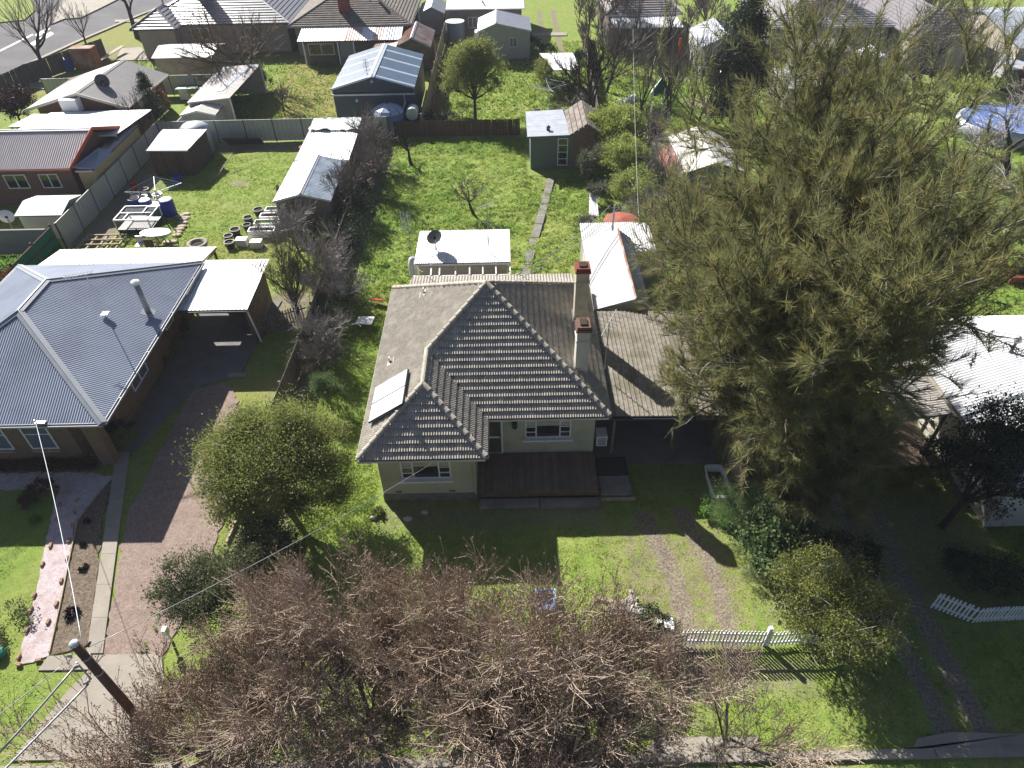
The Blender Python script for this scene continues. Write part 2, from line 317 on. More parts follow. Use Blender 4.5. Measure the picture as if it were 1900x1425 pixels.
    def courses(s, pts, fall, gauge=0.33, nose=0.04):
        """overlapping tile courses on a planar convex polygon"""
        P = [Vector(p) for p in pts]; w = Vector(fall); n = (P[1] - P[0]).cross(P[2] - P[0]).normalized()
        if n.z < 0: n = -n
        w = (w - n * w.dot(n)).normalized(); u = w.cross(n).normalized(); O = P[0]
        q = [((p - O).dot(u), (p - O).dot(w)) for p in P]; v0 = min(b for a, b in q); v1 = max(b for a, b in q)
        def span(v):
            us = []
            for i in range(len(q)):
                (a, b), (c, d) = q[i], q[(i + 1) % len(q)]
                if (b - v) * (d - v) <= 0 and abs(b - d) > 1e-9: us.append(a + (c - a) * (v - b) / (d - b))
            return (min(us), max(us)) if len(us) > 1 else None
        v = v1
        while v > v0 + 0.02:
            va, vb = v - 1e-4, max(v - gauge, v0 + 1e-4); A, B = span(va), span(vb)
            if A and B:
                lo = O + w * va + n * nose; hi = O + w * vb + n * 0.004; bt = O + w * va
                s.quad(lo + u * A[0], hi + u * B[0], hi + u * B[1], lo + u * A[1])
                s.quad(bt + u * A[0], lo + u * A[0], lo + u * A[1], bt + u * A[1])
            v -= gauge
        return s
    def mesh(s, name, m, org=(0, 0, 0), smooth=False):
        me = bpy.data.meshes.new(name); o = Vector(org)
        me.from_pydata([(v[0] - o.x, v[1] - o.y, v[2] - o.z) for v in s.v], [], s.f)
        if m: me.materials.append(m)
        if smooth: me.polygons.foreach_set('use_smooth', [True] * len(me.polygons))
        me.update(); return me
    def obj(s, name, m, parent=None, smooth=False, **tg):
        if parent is not None: org = ORG[parent.name]
        else:
            xs = [v[0] for v in s.v]; ys = [v[1] for v in s.v]; zs = [v[2] for v in s.v]
            org = Vector(((min(xs) + max(xs)) / 2, (min(ys) + max(ys)) / 2, min(zs)))
        o = bpy.data.objects.new(name, s.mesh(name, m, org, smooth)); COL.objects.link(o)
        if parent is not None: o.parent = parent
        else: o.location = org
        ORG[o.name] = org; return tagset(o, **tg)

def npmesh(name, V, T, m, parent=None, org=None, per=3, smooth=False, **tg):
    """fast mesh from numpy arrays: V (n,3), T (k,per)"""
    V = np.asarray(V, dtype=np.float32); T = np.asarray(T, dtype=np.int32)
    if parent is not None: org = ORG[parent.name]
    elif org is None: org = Vector((0, 0, 0))
    V = V - np.array(org[:], dtype=np.float32)
    me = bpy.data.meshes.new(name); me.vertices.add(len(V)); me.vertices.foreach_set('co', V.ravel())
    me.loops.add(T.size); me.loops.foreach_set('vertex_index', T.ravel())
    me.polygons.add(len(T)); me.polygons.foreach_set('loop_start', np.arange(0, T.size, per, dtype=np.int32))
    try: me.polygons.foreach_set('loop_total', np.full(len(T), per, dtype=np.int32))
    except Exception: pass
    me.polygons.foreach_set('use_smooth', np.full(len(T), smooth, dtype=bool))
    me.materials.append(m); me.update(calc_edges=True)
    o = bpy.data.objects.new(name, me); COL.objects.link(o)
    if parent is not None: o.parent = parent
    else: o.location = org
    ORG[o.name] = Vector(org); return tagset(o, **tg)

def inst(name, me, mw, parent, **tg):
    o = bpy.data.objects.new(name, me); COL.objects.link(o); o.parent = parent
    o.matrix_local = Matrix.Translation(-ORG[parent.name]) @ mw; ORG[o.name] = Vector(mw.translation)
    return tagset(o, **tg)

def copy_tree(src, delta, rz=0.0, scale=1.0, label=None):
    r = src.copy(); COL.objects.link(r)
    r.location = src.location + Vector(delta); r.rotation_euler = (0, 0, src.rotation_euler.z + rz); r.scale = (scale,) * 3
    if label: r['label'] = label
    for ch in list(src.children):
        c = ch.copy(); COL.objects.link(c); c.parent = r
        for g in list(ch.children):
            d = g.copy(); COL.objects.link(d); d.parent = c
    return r

# smooth value noise
def vnoise(x, y, scale, seed):
    rs = np.random.RandomState(seed); G = rs.rand(64, 64)
    X = np.asarray(x) / scale; Y = np.asarray(y) / scale
    xi = np.floor(X).astype(int); yi = np.floor(Y).astype(int); fx = X - xi; fy = Y - yi
    fx = fx * fx * (3 - 2 * fx); fy = fy * fy * (3 - 2 * fy); g = lambda a, b: G[a % 64, b % 64]
    return (g(xi, yi) * (1 - fx) * (1 - fy) + g(xi + 1, yi) * fx * (1 - fy) + g(xi, yi + 1) * (1 - fx) * fy + g(xi + 1, yi + 1) * fx * fy)

# ================================================================ GROUND
# cover masks: R bare earth, G dry grass, B dark lush weeds
def seg_dist(X, Y, pts):
    d = np.full(X.shape, 1e9)
    for (x0, y0), (x1, y1) in zip(pts[:-1], pts[1:]):
        dx, dy = x1 - x0, y1 - y0; t = np.clip(((X - x0) * dx + (Y - y0) * dy) / (dx * dx + dy * dy + 1e-9), 0, 1)
        d = np.minimum(d, np.hypot(X - x0 - t * dx, Y - y0 - t * dy))
    return d
def rect_in(X, Y, x0, x1, y0, y1, s=0.4):
    return np.clip(np.minimum(np.minimum(X - x0, x1 - X), np.minimum(Y - y0, y1 - Y)) / s + 0.5, 0, 1)
def blob(X, Y, cx, cy, rx, ry): return np.clip(1.4 - np.hypot((X - cx) / rx, (Y - cy) / ry), 0, 1)
g2 = lambda px, py: at(px, py)[:2]
TRACKS = [([g2(1195, 960), g2(1222, 1010), g2(1243, 1050), g2(1262, 1110), g2(1282, 1180), g2(1300, 1260)], 0.46),
          ([g2(1262, 950), g2(1295, 1005), g2(1325, 1060), g2(1340, 1110), g2(1352, 1170), g2(1370, 1260)], 0.40),
          ([g2(1560, 860), g2(1610, 940), g2(1650, 1010), g2(1690, 1100), g2(1740, 1200), g2(1790, 1290), g2(1830, 1370)], 0.42),
          ([g2(1500, 860), g2(1570, 960), g2(1610, 1050), g2(1650, 1140), g2(1690, 1230), g2(1730, 1300), g2(1760, 1370)], 0.38),
          ([g2(1002, 18), g2(1006, 50), g2(1012, 80)], 0.35), ([g2(1024, 18), g2(1030, 50), g2(1042, 95)], 0.35)]
def cover(X, Y):
    R = np.zeros(X.shape); Gd = np.zeros(X.shape); B = np.zeros(X.shape)
    for pts, w in TRACKS: R = np.maximum(R, np.clip(1.35 - seg_dist(X, Y, pts) / w, 0, 0.95))
    # own front lawn near the tracks is thin
    Gd = np.maximum(Gd, 0.42 * rect_in(X, Y, 3.3, 8.3, 10.5, 16.2, 1.5)); R = np.maximum(R, 0.44 * rect_in(X, Y, 3.6, 8.4, 11.3, 16.4, 1.5))
    R = np.maximum(R, 0.45 * rect_in(X, Y, -5.4, 3.6, 16.3, 17.8, 0.6))
    R = np.maximum(R, 0.75 * rect_in(X, Y, 4.8, 9.6, 9.6, 10.9, 0.6) * 0.7)
    # rear garden weeds
    B = np.maximum(B, 0.38 * blob(X, Y, -6, 42, 6, 6)); B = np.maximum(B, 0.3 * blob(X, Y, -7.8, 46, 3, 6)); B = np.maximum(B, 0.3 * blob(X, Y, -1, 38, 5, 2))
    B = np.maximum(B, 0.5 * blob(X, Y, 6.2, 44, 2, 5)); Gd = np.maximum(Gd, 0.3 * blob(X, Y, 3.4, 40, 2.5, 6)); Gd = np.maximum(Gd, 0.35 * blob(X, Y, -6.8, 33, 2.4, 3))
    # neighbour gardens
    Gd = np.maximum(Gd, 0.55 * blob(X, Y, -15.5, 38, 3, 4)); Gd = np.maximum(Gd, 0.5 * blob(X, Y, -19, 38, 2.5, 2)); R = np.maximum(R, 0.8 * blob(X, Y, -19.8, 47.6, 0.9, 0.5))
    R = np.maximum(R, 0.85 * rect_in(X, Y, -28, -25.6, 39, 55, 1.0)); R = np.maximum(R, 0.7 * rect_in(X, Y, -27, -14.5, 53.3, 55, 0.6))
    R = np.maximum(R, 0.8 * rect_in(X, Y, -13.6, -11.2, 29.5, 33.2, 0.8))
    R = np.maximum(R, 0.7 * rect_in(X, Y, -11.5, -9.0, 24, 50, 1.5)); R = np.maximum(R, 0.6 * rect_in(X, Y, -11.2, -8.6, 13.6, 21, 1.2))
    Gd = np.maximum(Gd, 0.9 * rect_in(X, Y, -22.5, -15, 57.5, 77, 2.0)); B = np.maximum(B, 0.6 * blob(X, Y, -19, 64.5, 2.5, 2.2))
    R = np.maximum(R, 0.6 * rect_in(X, Y, -22.5, -15.3, 55.3, 60, 1.0))
    Gd = np.maximum(Gd, 0.45 * rect_in(X, Y, -13.6, -11.3, 16, 26, 1.0)); Gd = np.maximum(Gd, 0.5 * blob(X, Y, 1.5, 61, 3.5, 1.6))
    R = np.maximum(R, 0.75 * blob(X, Y, 18, 62.5, 2.4, 1.6)); R = np.maximum(R, 0.6 * blob(X, Y, 17.0, 69.0, 3.5, 1.2)); R = np.maximum(R, 0.8 * blob(X, Y, 10.6, 61.8, 1.3, 1.0)); Gd = np.maximum(Gd, 0.7 * blob(X, Y, 13.5, 71, 2.5, 2))
    B = np.maximum(B, 0.55 * rect_in(X, Y, 9, 24, 58, 74, 3.0)); B = np.maximum(B, 0.5 * rect_in(X, Y, 20, 34, 26, 52, 3.0))
    R = np.maximum(R, 0.6 * rect_in(X, Y, 10.8, 14.0, 40, 56, 1.2))
    # street verges
    Gd = np.maximum(Gd, 0.5 * rect_in(X, Y, -49, -41, 66, 100, 2.0)); R = np.maximum(R, 0.5 * rect_in(X, Y, -46, -41.5, 76, 84, 1.0))
    R = np.maximum(R, 0.45 * rect_in(X, Y, 8.5, 17.5, 12, 26, 2.0)); R = np.maximum(R, 0.35 * rect_in(X, Y, -9, 6, 8.4, 11.0, 1.0))
    B = np.maximum(B, 0.45 * rect_in(X, Y, -23, -18.7, 13.5, 18, 0.6)); B = np.maximum(B, 0.4 * rect_in(X, Y, -9.3, -5.8, 18, 31, 1.0))
    R = np.maximum(R, 0.35 * rect_in(X, Y, 20, 60, 60, 90, 4.0))
    return R, Gd, B
FLAT = [(-26, -16.5, 19.8, 32), (-17.5, -12.5, 24.5, 32.4), (-15.8, -11.4, 8, 26), (-18.9, -14.0, 11.2, 21), (-5.6, 3.6, 17.4, 31),
        (3.4, 8.7, 19.4, 35.6), (-5.4, 0.2, 31.2, 35), (1.3, 6.8, 48, 54)]
def lumps(X, Y):
    z = (vnoise(X, Y, 0.55, 3) - 0.5) * 0.05 + (vnoise(X, Y, 0.25, 4) - 0.5) * 0.035 + (vnoise(X, Y, 2.5, 5) - 0.5) * 0.05
    rear = rect_in(X, Y, -10.4, 9.8, 30, 55, 2.0)
    z = z + rear * ((vnoise(X, Y, 0.5, 7) - 0.5) * 0.16 + (vnoise(X, Y, 1.3, 8) - 0.5) * 0.14 + (vnoise(X, Y, 0.28, 9) - 0.5) * 0.08)
    fl = np.ones(X.shape)
    for a, b, c, d in FLAT: fl = fl * (1 - rect_in(X, Y, a, b, c, d, 0.3))
    return z * fl * 0.9 - 0.01
def ground_patch(name, xs, ys, zoff=0.0):
    X, Y = np.meshgrid(xs, ys); Z = lumps(X, Y) + zoff
    edge = (X == xs[0]) | (X == xs[-1]) | (Y == ys[0]) | (Y == ys[-1])
    Z = np.where(edge, -0.06, Z)
    V = np.stack([X.ravel(), Y.ravel(), Z.ravel()], 1); nx, ny = len(xs), len(ys)
    i = (np.arange(ny - 1)[:, None] * nx + np.arange(nx - 1)[None, :]).ravel()
    F = np.stack([i, i + 1, i + 1 + nx, i + nx], 1)
    o = npmesh(name, V, F, GROUND, per=4, kind='structure', smooth=True)
    R, Gd, B = cover(V[:, 0], V[:, 1]); ca = o.data.color_attributes.new('cover', 'FLOAT_COLOR', 'POINT')
    ca.data.foreach_set('color', np.stack([R, Gd, B, np.ones_like(R)], 1).astype(np.float32).ravel()); return o
near = ground_patch('lawn', np.arange(-30, 24.01, 0.16), np.arange(6.0, 58.01, 0.16))
def coarse(name, xs, ys, z):
    X, Y = np.meshgrid(xs, ys); V = np.stack([X.ravel(), Y.ravel(), np.full(X.size, z)], 1); nx, ny = len(xs), len(ys)
    i = (np.arange(ny - 1)[:, None] * nx + np.arange(nx - 1)[None, :]).ravel()
    o = npmesh(name, V, np.stack([i, i + 1, i + 1 + nx, i + nx], 1), GROUND, per=4, kind='structure')
    R, Gd, B = cover(V[:, 0], V[:, 1]); ca = o.data.color_attributes.new('cover', 'FLOAT_COLOR', 'POINT')
    ca.data.foreach_set('color', np.stack([R, Gd, B, np.ones_like(R)], 1).astype(np.float32).ravel()); return o
coarse('ground', np.concatenate([[-240, -150, -100], np.arange(-75, 80, 0.6), [100, 150, 240]]),
       np.concatenate([[-60, -20, 0], np.arange(4, 112, 0.6), [130, 200, 300]]), -0.062)

def sheet(name, pts, m, z, rough=0.0, **tg):
    if rough:
        rg_ = random.Random(len(pts) * 7 + int(pts[0][0])); out = []
        for (a, b), (c_, d) in zip(pts, pts[1:] + pts[:1]):
            n_ = max(1, int(hypot(c_ - a, d - b) / .22))
            for i in range(n_): t = i / n_; out.append((a + (c_ - a) * t + rg_.gauss(0, rough), b + (d - b) * t + rg_.gauss(0, rough)))
        pts = out
    return M().slab([(p[0], p[1], z) for p in pts], 0.09).obj(name, m, kind='structure', **tg)
# --- left neighbour's front
sheet('driveway', [g2(240, 948), (-15.45, 24.8), (-13.9, 25.4), (-13.0, 24.0), (-12.4, 21), (-11.6, 17.8), (-11.45, 14), (-11.9, 11.45), (-14.0, 11.45)], gravel, 0.030, rough=.05)
sheet('driveway_slab', [(-17.4, 20.9), (-16.6, 20.9), (-15.35, 25.1), (-13.4, 25.9), (-13.3, 28.9), (-12.9, 32.3), (-17.3, 32.3)], slab_dark, 0.05)
for k in range(7):
    y0 = 11.5 + k * 1.33; y1 = y0 + 1.32; xa = lambda y: -14.53 - (y - 11.5) / 9.3 * 2.9; xb = lambda y: -13.98 - (y - 11.5) / 9.3 * 2.87
    M().slab([(xa(y0), y0, 0.07), (xb(y0), y0, 0.07), (xb(y1), y1, 0.07), (xa(y1), y1, 0.07)], 0.12).obj('footpath_slab', concrete, kind='structure')
sheet('garden_path', [g2(35, 1237), g2(90, 1217), g2(112, 1120), g2(133, 1020), g2(143, 965), (-17.2, 18.6), (-16.9, 19.4), (-18.6, 19.7), (-24.5, 19.7), (-24.5, 18.8), (-19.0, 18.8), g2(95, 962), g2(75, 1060), g2(55, 1150)], pink_path, 0.034, rough=.03)
sheet('garden_bed', [g2(94, 1216), g2(115, 1120), g2(136, 1020), g2(147, 962), (-17.1, 18.7), (-16.75, 20.7), g2(233, 850), g2(193, 950), g2(180, 1080), g2(165, 1190), g2(160, 1200)], mulch, 0.028, rough=.04)
sheet('flower_bed', [(-25, 19.8), (-17.9, 19.8), (-17.9, 20.5), (-25, 20.5)], mulch, 0.045)
sheet('driveway_apron', [(-15.8, 11.45), (-12.0, 11.45), (-11.6, 10.6), (-11.2, 8.15), (-15.3, 8.15), (-14.6, 10.2), (-14.2, 10.95), (-15.9, 10.95)], concrete, 0.045)
M().box(-14.0, -13.1, 25.7, 25.95, 0, 0.14).obj('kerb_stone', concrete, kind='structure')
# --- kerb, gutter and street in front
kp = lambda y: y
for k in range(12):
    x0 = -20 + k * 3.6
    M().box(x0, x0 + 3.57, 7.72, 7.98, -0.10, 0.09).obj('kerb', concrete, kind='structure')
    M().box(x0, x0 + 3.57, 7.27, 7.72, -0.12, -0.045).obj('gutter_channel', concrete_grey, kind='structure')
M().box(-60, 60, -10, 7.25, -0.3, -0.055).obj('street', asphalt, kind='structure')
sheet('crossover', [g2(1690, 1395), g2(1700, 1372), g2(1760, 1360), g2(1900, 1363), (19, 8.5), (19, 7.98), (11.3, 7.98)], concrete, 0.06)
sheet('crossover_slab', [(3.7, 7.99), (6.9, 7.99), (7.3, 8.4), (4.2, 8.5)], concrete, 0.05)
# --- own slabs
sheet('carport_slab', [(3.5, 19.55), (8.7, 19.55), (8.7, 27.0), (3.5, 27.0)], slab_dark, 0.05)
path_pts = [at(1022, 333), at(1010, 380), at(996, 430), at(984, 470), at(976, 505), (0.9, 32.5, 0)]
path = thing('garden_path', (1.5, 40, 0), 'narrow straight concrete slab path through the rear lawn to the grey shed', 'path')
path.pop('label'); path.pop('category'); path['kind'] = 'structure'
tot = [Vector(path_pts[i]) for i in range(len(path_pts))]
rs = random.Random(5)
for a, b in zip(tot[:-1], tot[1:]):
    L_ = (b - a).length; n = max(1, round(L_ / 0.85)); d = (b - a) / n; s_ = Vector((-d.y, d.x, 0)).normalized() * 0.26
    for i in range(n):
        p = a + d * i + Vector((rs.uniform(-.02, .02), 0, 0)); q = a + d * (i + 0.965); z = 0.075 + rs.uniform(-.015, .012)
        M().slab([(p - s_)[:2] + (z,), (p + s_)[:2] + (z,), (q + s_)[:2] + (z + .01,), (q - s_)[:2] + (z,)], 0.14).obj('path_slab', concrete_grey, path)
# --- far streets top left
road = [(-60, 62), (-51.3, 73), (-49.2, 85), (-46.5, 97), (-43.3, 108), (-36, 130), (-50, 150), (-75, 130), (-75, 62)]
M().slab([(x, y, -0.045) for x, y in road], 0.1).obj('side_road', asphalt, kind='structure')
kk = [(-58, 64.5), (-51.2, 73), (-49.1, 85), (-46.4, 97), (-43.2, 108)]
m = M()
for (a, b), (c, d) in zip(kk[:-1], kk[1:]): m.beam((a, b, 0.0), (c, d, 0.0), 0.45, 0.16)
m.obj('side_road_kerb', concrete, kind='structure')
isl = [at(95, 46), at(120, 36), at(150, 34), at(195, 12), at(230, -6), at(120, 0), at(100, 30)]
M().slab([(p[0], p[1], 0.10) for p in isl], 0.2).obj('traffic_island', concrete, kind='structure')
M().slab([(p[0], p[1], 0.08) for p in (at(-30, 45), at(45, 38), at(66, 20), at(62, 4), at(0, -15), at(-60, 0))], 0.2).obj('verge_island', GROUND, kind='structure')
sheet('road_marking', [at(55, 80)[:2], at(62, 84)[:2], at(100, 62)[:2], at(94, 58)[:2]], paint_line, -0.036)
sheet('road_marking', [at(64, 64)[:2], at(70, 68)[:2], at(94, 52)[:2], at(88, 50)[:2]], paint_line, -0.036)
sheet('edge_line', [at(0, 95)[:2], at(0, 92)[:2], at(60, 62)[:2], at(62, 64)[:2]], paint_line, -0.036)
sheet('footpath', [at(-20, 152)[:2], at(0, 160)[:2], at(88, 166)[:2], at(84, 152)[:2], at(10, 150)[:2]], concrete, 0.03)
sheet('footpath', [at(212, 37)[:2], at(270, 36)[:2], at(272, 41)[:2], at(214, 41)[:2]], concrete, 0.03)
sheet('courtyard', [at(225, 90)[:2], at(262, 88)[:2], at(278, 112)[:2], at(215, 112)[:2]], concrete, 0.03)
sheet('back_lane', [(3.0, 84.2), (7.0, 84.2), (7.0, 85.4), (3.0, 85.4)], concrete, 0.03)
sheet('cross_street', [(20, 104), (90, 96), (90, 101), (20, 109)], asphalt, -0.03)
sheet('cross_street_path', [(30, 93.5), (80, 87.5), (80, 89), (30, 95)], concrete, 0.02)

# ================================================================ MAIN HOUSE
SQ = sqrt
house = thing('house', (-1, 23, 0), 'rendered pale green house with dark tiled pyramid roof in the middle of the picture', 'house')
# walls
m = M(); m.box(-5.25, -1.5, 17.85, 28.3, 0.42, 2.86); m.box(-1.5, 3.38, 19.95, 28.3, 0.42, 2.86)
m.obj('wall', render_green, house)
m = M(); m.box(-5.28, -1.47, 17.82, 28.3, -0.05, 0.42); m.box(-1.47, 3.41, 19.92, 28.3, -0.05, 0.42); m.obj('plinth', base_render, house)
E0, E1, ZE = -5.81, 3.84, 2.92
YF, YB = 19.56, 28.94; AX, AY, AZ = (E0 + E1) / 2, (YF + YB) / 2, 6.18
WX1, WY = -1.05, 17.47; WAX, WAY, WAZ = (E0 + WX1) / 2, 17.47 + 2.38, 2.92 + 2.38 * 3.26 / 4.825
A = Vector((AX, AY, AZ)); WA = Vector((WAX, WAY, WAZ))
# the wing ridge runs back into the left/front roof planes
slF = (AZ - ZE) / (AY - YF); YR = YF + (WAZ - ZE) / slF; WR = Vector((WAX, YR, WAZ))
slW = (WAZ - ZE) / (WX1 - WAX)
VAL = Vector((WX1, YF, ZE))                                            # foot of the valley
slL = (AZ - ZE) / (AX - E0)
c = lambda x, y, z=ZE: Vector((x, y, z))
# left plane follows main pitch; wing left plane shares it up to its own ridge
faces = [  # polygon, downhill direction
    ([c(E0, WY), c(WX1, WY), WA], (0, -1, 0)),
    ([c(WX1, WY), VAL, WR, WA], (1, 0, 0)),
    ([VAL, c(E1, YF), A, WR], (0, -1, 0)),
    ([c(E1, YF), c(E1, YB), A], (1, 0, 0)),
    ([c(E1, YB), c(E0, YB), A], (0, 1, 0)),
    ([c(E0, YB), c(E0, WY), WA, WR], (-1, 0, 0)),
    ([c(E0, YB), WR, A], (-1, 0, 0)),
]
roof = M()
for p, d in faces: roof.slab([tuple(q - Vector((0, 0, 0.03))) for q in p], 0.05)  # solid slab added just under the tiles to block light
roof = roof.obj('roof', tile_mat, house)
# one roof tile: two rolls wide, nose proud
def tile_mesh(w=0.2, g=0.30, nose=0.058):
    m = M(); ns = 8; L = g + 0.02
    for i in range(ns + 1):
        x = w * i / ns; h = 0.032 * (0.5 - 0.5 * cos(2 * pi * 2 * i / ns))
        m.v += [(x, 0, h + nose - 0.022), (x, 0, h + nose), (x, L, h + 0.004)]
    for i in range(ns):
        a = i * 3; b = a + 3; m.f += [(a, b, b + 1, a + 1), (a + 1, b + 1, b + 2, a + 2)]
    return m
TM = tile_mesh(); tile_me = TM.mesh('roof_tile', tile_mat)
mats = []
def inside(q, poly, pad=0.0):
    s = 0
    for i in range(len(poly)):
        a, b = poly[i], poly[(i + 1) % len(poly)]; cr = (b[0] - a[0]) * (q[1] - a[1]) - (b[1] - a[1]) * (q[0] - a[0])
        if cr < -pad * hypot(b[0] - a[0], b[1] - a[1]): return False
    return True
rt = random.Random(11)
for p, dh in faces:
    n = (p[1] - p[0]).cross(p[2] - p[0]).normalized(); n = n if n.z > 0 else -n
    D = Vector(dh); w = (D - n * D.dot(n)).normalized(); upv = -w; u = upv.cross(n).normalized(); O = p[0]
    q = [((a - O).dot(u), (a - O).dot(upv)) for a in p]
    ar = sum(q[i][0] * q[(i + 1) % len(q)][1] - q[(i + 1) % len(q)][0] * q[i][1] for i in range(len(q)))
    if ar < 0: q = q[::-1]
    u0, u1 = min(a for a, b in q), max(a for a, b in q); v0, v1 = min(b for a, b in q), max(b for a, b in q)
    if p is faces[6][0]: pass
    v = v0 - 0.05; row = 0
    while v < v1:
        uu = u0 - 0.1 
        while uu < u1:
            if inside((uu + 0.1, v + 0.15), q, 0.02):
                pos = O + u * uu + upv * v + n * (0.01 + rt.uniform(-0.003, 0.004))
                X = u; Y = (upv + n * rt.uniform(-.008, .008)).normalized(); Z = X.cross(Y)
                mats.append(Matrix(((X.x, Y.x, Z.x, pos.x), (X.y, Y.y, Z.y, pos.y), (X.z, Y.z, Z.z, pos.z), (0, 0, 0, 1))))
            uu += 0.2
        v += 0.30; row += 1
mats.sort(key=lambda k: (k.translation - Vector((0, 0, CAM_H))).length)
for k in mats[:300]: inst('roof_tile', tile_me, k, roof)
tv = np.array(TM.v); tf = np.array(TM.f); VV = []; FF = []
for i, k in enumerate(mats[300:]):
    a = np.array(k)[:3]; VV.append(tv @ a[:, :3].T + a[:, 3]); FF.append(tf + i * len(tv))
npmesh('roof_tiles', np.concatenate(VV), np.concatenate(FF), tile_mat, roof, per=4, kind='stuff')
# hip and ridge caps
def cap_mesh():
    m = M(); n = 6
    for y, r in ((0, 0.125), (0.40, 0.095)):
        for i in range(n + 1):
            t = pi * i / n; m.v.append((-cos(t) * r, y, sin(t) * r * 0.95 + (0.02 if y == 0 else 0)))
    for i in range(n): m.f.append((i, i + 1, n + 2 + i, n + 1 + i))
    m.f.append(tuple(range(n, -1, -1))); return m
cap_me = cap_mesh().mesh('ridge_cap', tile_mat)
def caps(parent, a, b, me=cap_me, step=0.37, lift=0.03):
    a = Vector(a); b = Vector(b); L_ = (b - a).length; d = (b - a) / L_; n = int(L_ / step); side = d.cross(Vector((0, 0, 1))).normalized(); nz = side.cross(d)
    for i in range(n):
        p = a + d * (i * L_ / n) + nz * lift
        k = Matrix(((side.x, d.x, nz.x, p.x), (side.y, d.y, nz.y, p.y), (side.z, d.z, nz.z, p.z), (0, 0, 0, 1)))
        inst('ridge_cap', me, k, parent)
caps(roof, c(E0, WY), WA); caps(roof, c(WX1, WY), WA); caps(roof, WR, WA); caps(roof, c(E1, YF), A); caps(roof, WR, A)
caps(roof, c(E1, YB), A); caps(roof, c(E0, YB), A)
# gutters
def gutter(parent, a, b, m_=pure_white, out=(0, -1, 0), w=0.11, h=0.09, clips=0):
    a = Vector(a); b = Vector(b); o = Vector(out); m = M()
    m.beam(a + o * w, b + o * w, 0.018, h); m.beam(a + o * w * 0.5 - Vector((0, 0, h / 2)), b + o * w * 0.5 - Vector((0, 0, h / 2)), w, 0.012)
    m.beam(a, b, 0.02, h + 0.06)
    for i in range(clips):
        p = a + (b - a) * (i + 0.5) / clips; m.beam(p - o * 0.02 + Vector((0, 0, h / 2 + .005)), p + o * (w + 0.01) + Vector((0, 0, h / 2 + .005)), 0.03, 0.012)
    return m.obj('gutter', m_, parent)
gw = mat('off_white_gutter', (0.60, 0.56, 0.52), (0.50, 0.46, 0.43), 3, 0.5)
for a, b, o, n_ in (((E0, WY, 2.85), (WX1, WY, 2.85), (0, -1, 0), 5), ((WX1, WY, 2.85), (WX1, YF - .1, 2.85), (1, 0, 0), 2), ((WX1 + .1, YF, 2.85), (E1, YF, 2.85), (0, -1, 0), 6),
                ((E1, YF, 2.85), (E1, YB, 2.85), (1, 0, 0), 6), ((E0, WY, 2.85), (E0, YB, 2.85), (-1, 0, 0), 8)):
    gutter(house, a, b, gw, o, clips=n_)
M().box(E0 + .05, WX1 - .05, WY + .04, 17.86, 2.80, 2.835).box(WX1, E1 - .05, YF + .04, 19.96, 2.80, 2.835).obj('eave_lining', render_green, house)
# windows
def window(parent, x, y, z0, z1, w, side='S', mullions=(), bars=(), sill=True, fm=pure_white, gm=glass, blinds=0.0, sd=0.22):
    """frame (part) > panes (sub-parts); x,y = centre on the wall plane"""
    def P(u, v, d):          # u along, v up, d outward
        return {'S': (x + u, y - d, v), 'N': (x - u, y + d, v), 'E': (x + d, y + u, v), 'W': (x - d, y - u, v)}[side]
    def bx(mm, u0, u1, v0, v1, d0, d1):
        a, b = P(u0, v0, d0), P(u1, v1, d1); mm.box(*[q for i in range(3) for q in (min(a[i], b[i]), max(a[i], b[i]))])
    f = M(); t = 0.055
    bx(f, -w / 2, w / 2, z0, z0 + t, -.02, .05); bx(f, -w / 2, w / 2, z1 - t, z1, -.02, .05)
    xs = [-w / 2 + t / 2] + [(-0.5 + k) * w for k in mullions] + [w / 2 - t / 2]
    for k in xs: bx(f, k - t / 2, k + t / 2, z0 + t, z1 - t, -.02, .05)
    for i, nb in enumerate(bars):
        for j in range(nb):
            z = z0 + (z1 - z0) * (j + 1) / (nb + 1); bx(f, xs[i] + t / 2, xs[i + 1] - t / 2, z - .02, z + .02, -.02, .04)
    fo = f.obj('window_frame', fm, parent)
    for i in range(len(xs) - 1):
        g = M(); bx(g, xs[i] + t / 2, xs[i + 1] - t / 2, z0 + t, z1 - t, .002, .012); g.obj('pane', gm, fo)
        if blinds:
            g = M(); bx(g, xs[i] + t / 2, xs[i + 1] - t / 2, z1 - t - (z1 - z0) * blinds, z1 - t, .013, .018); g.obj('blind', blind, fo)
    if sill:
        g = M(); bx(g, -w / 2 - .08, w / 2 + .08, z0 - 0.09, z0, 0, sd); g.obj('sill', fm, fo)
    return fo
window(house, -3.42, 17.85, 1.38, 2.62, 1.95, mullions=(0.24, 0.76), bars=(3, 0, 3), blinds=0.42)
window(house, 1.45, 19.95, 1.38, 2.62, 1.90, mullions=(0.24, 0.76), bars=(3, 0, 3), blinds=0.42)
# screen door
m = M(); m.box(-1.40, -0.42, 19.90, 19.95, 0.50, 2.62); d_ = m.obj('door_frame', pure_white, house)
M().box(-1.33, -0.50, 19.885, 19.91, 0.55, 1.40).box(-1.33, -0.50, 19.885, 19.91, 1.52, 2.55).obj('screen', mat('door_screen', (0.06, .06, .05), (0.09, .08, .06), 3, .6), d_)
M().box(-0.56, -0.49, 19.85, 19.89, 1.42, 1.50).obj('door_handle', steel_grey, d_)
# wall lamp
l_ = M().box(-0.02, 0.18, 19.77, 19.95, 2.30, 2.36).lathe(0.08, 19.83, [(.03, 1.98), (.10, 2.05), (.11, 2.28), (.04, 2.38)], 6).obj('wall_lamp', black_plastic, house)
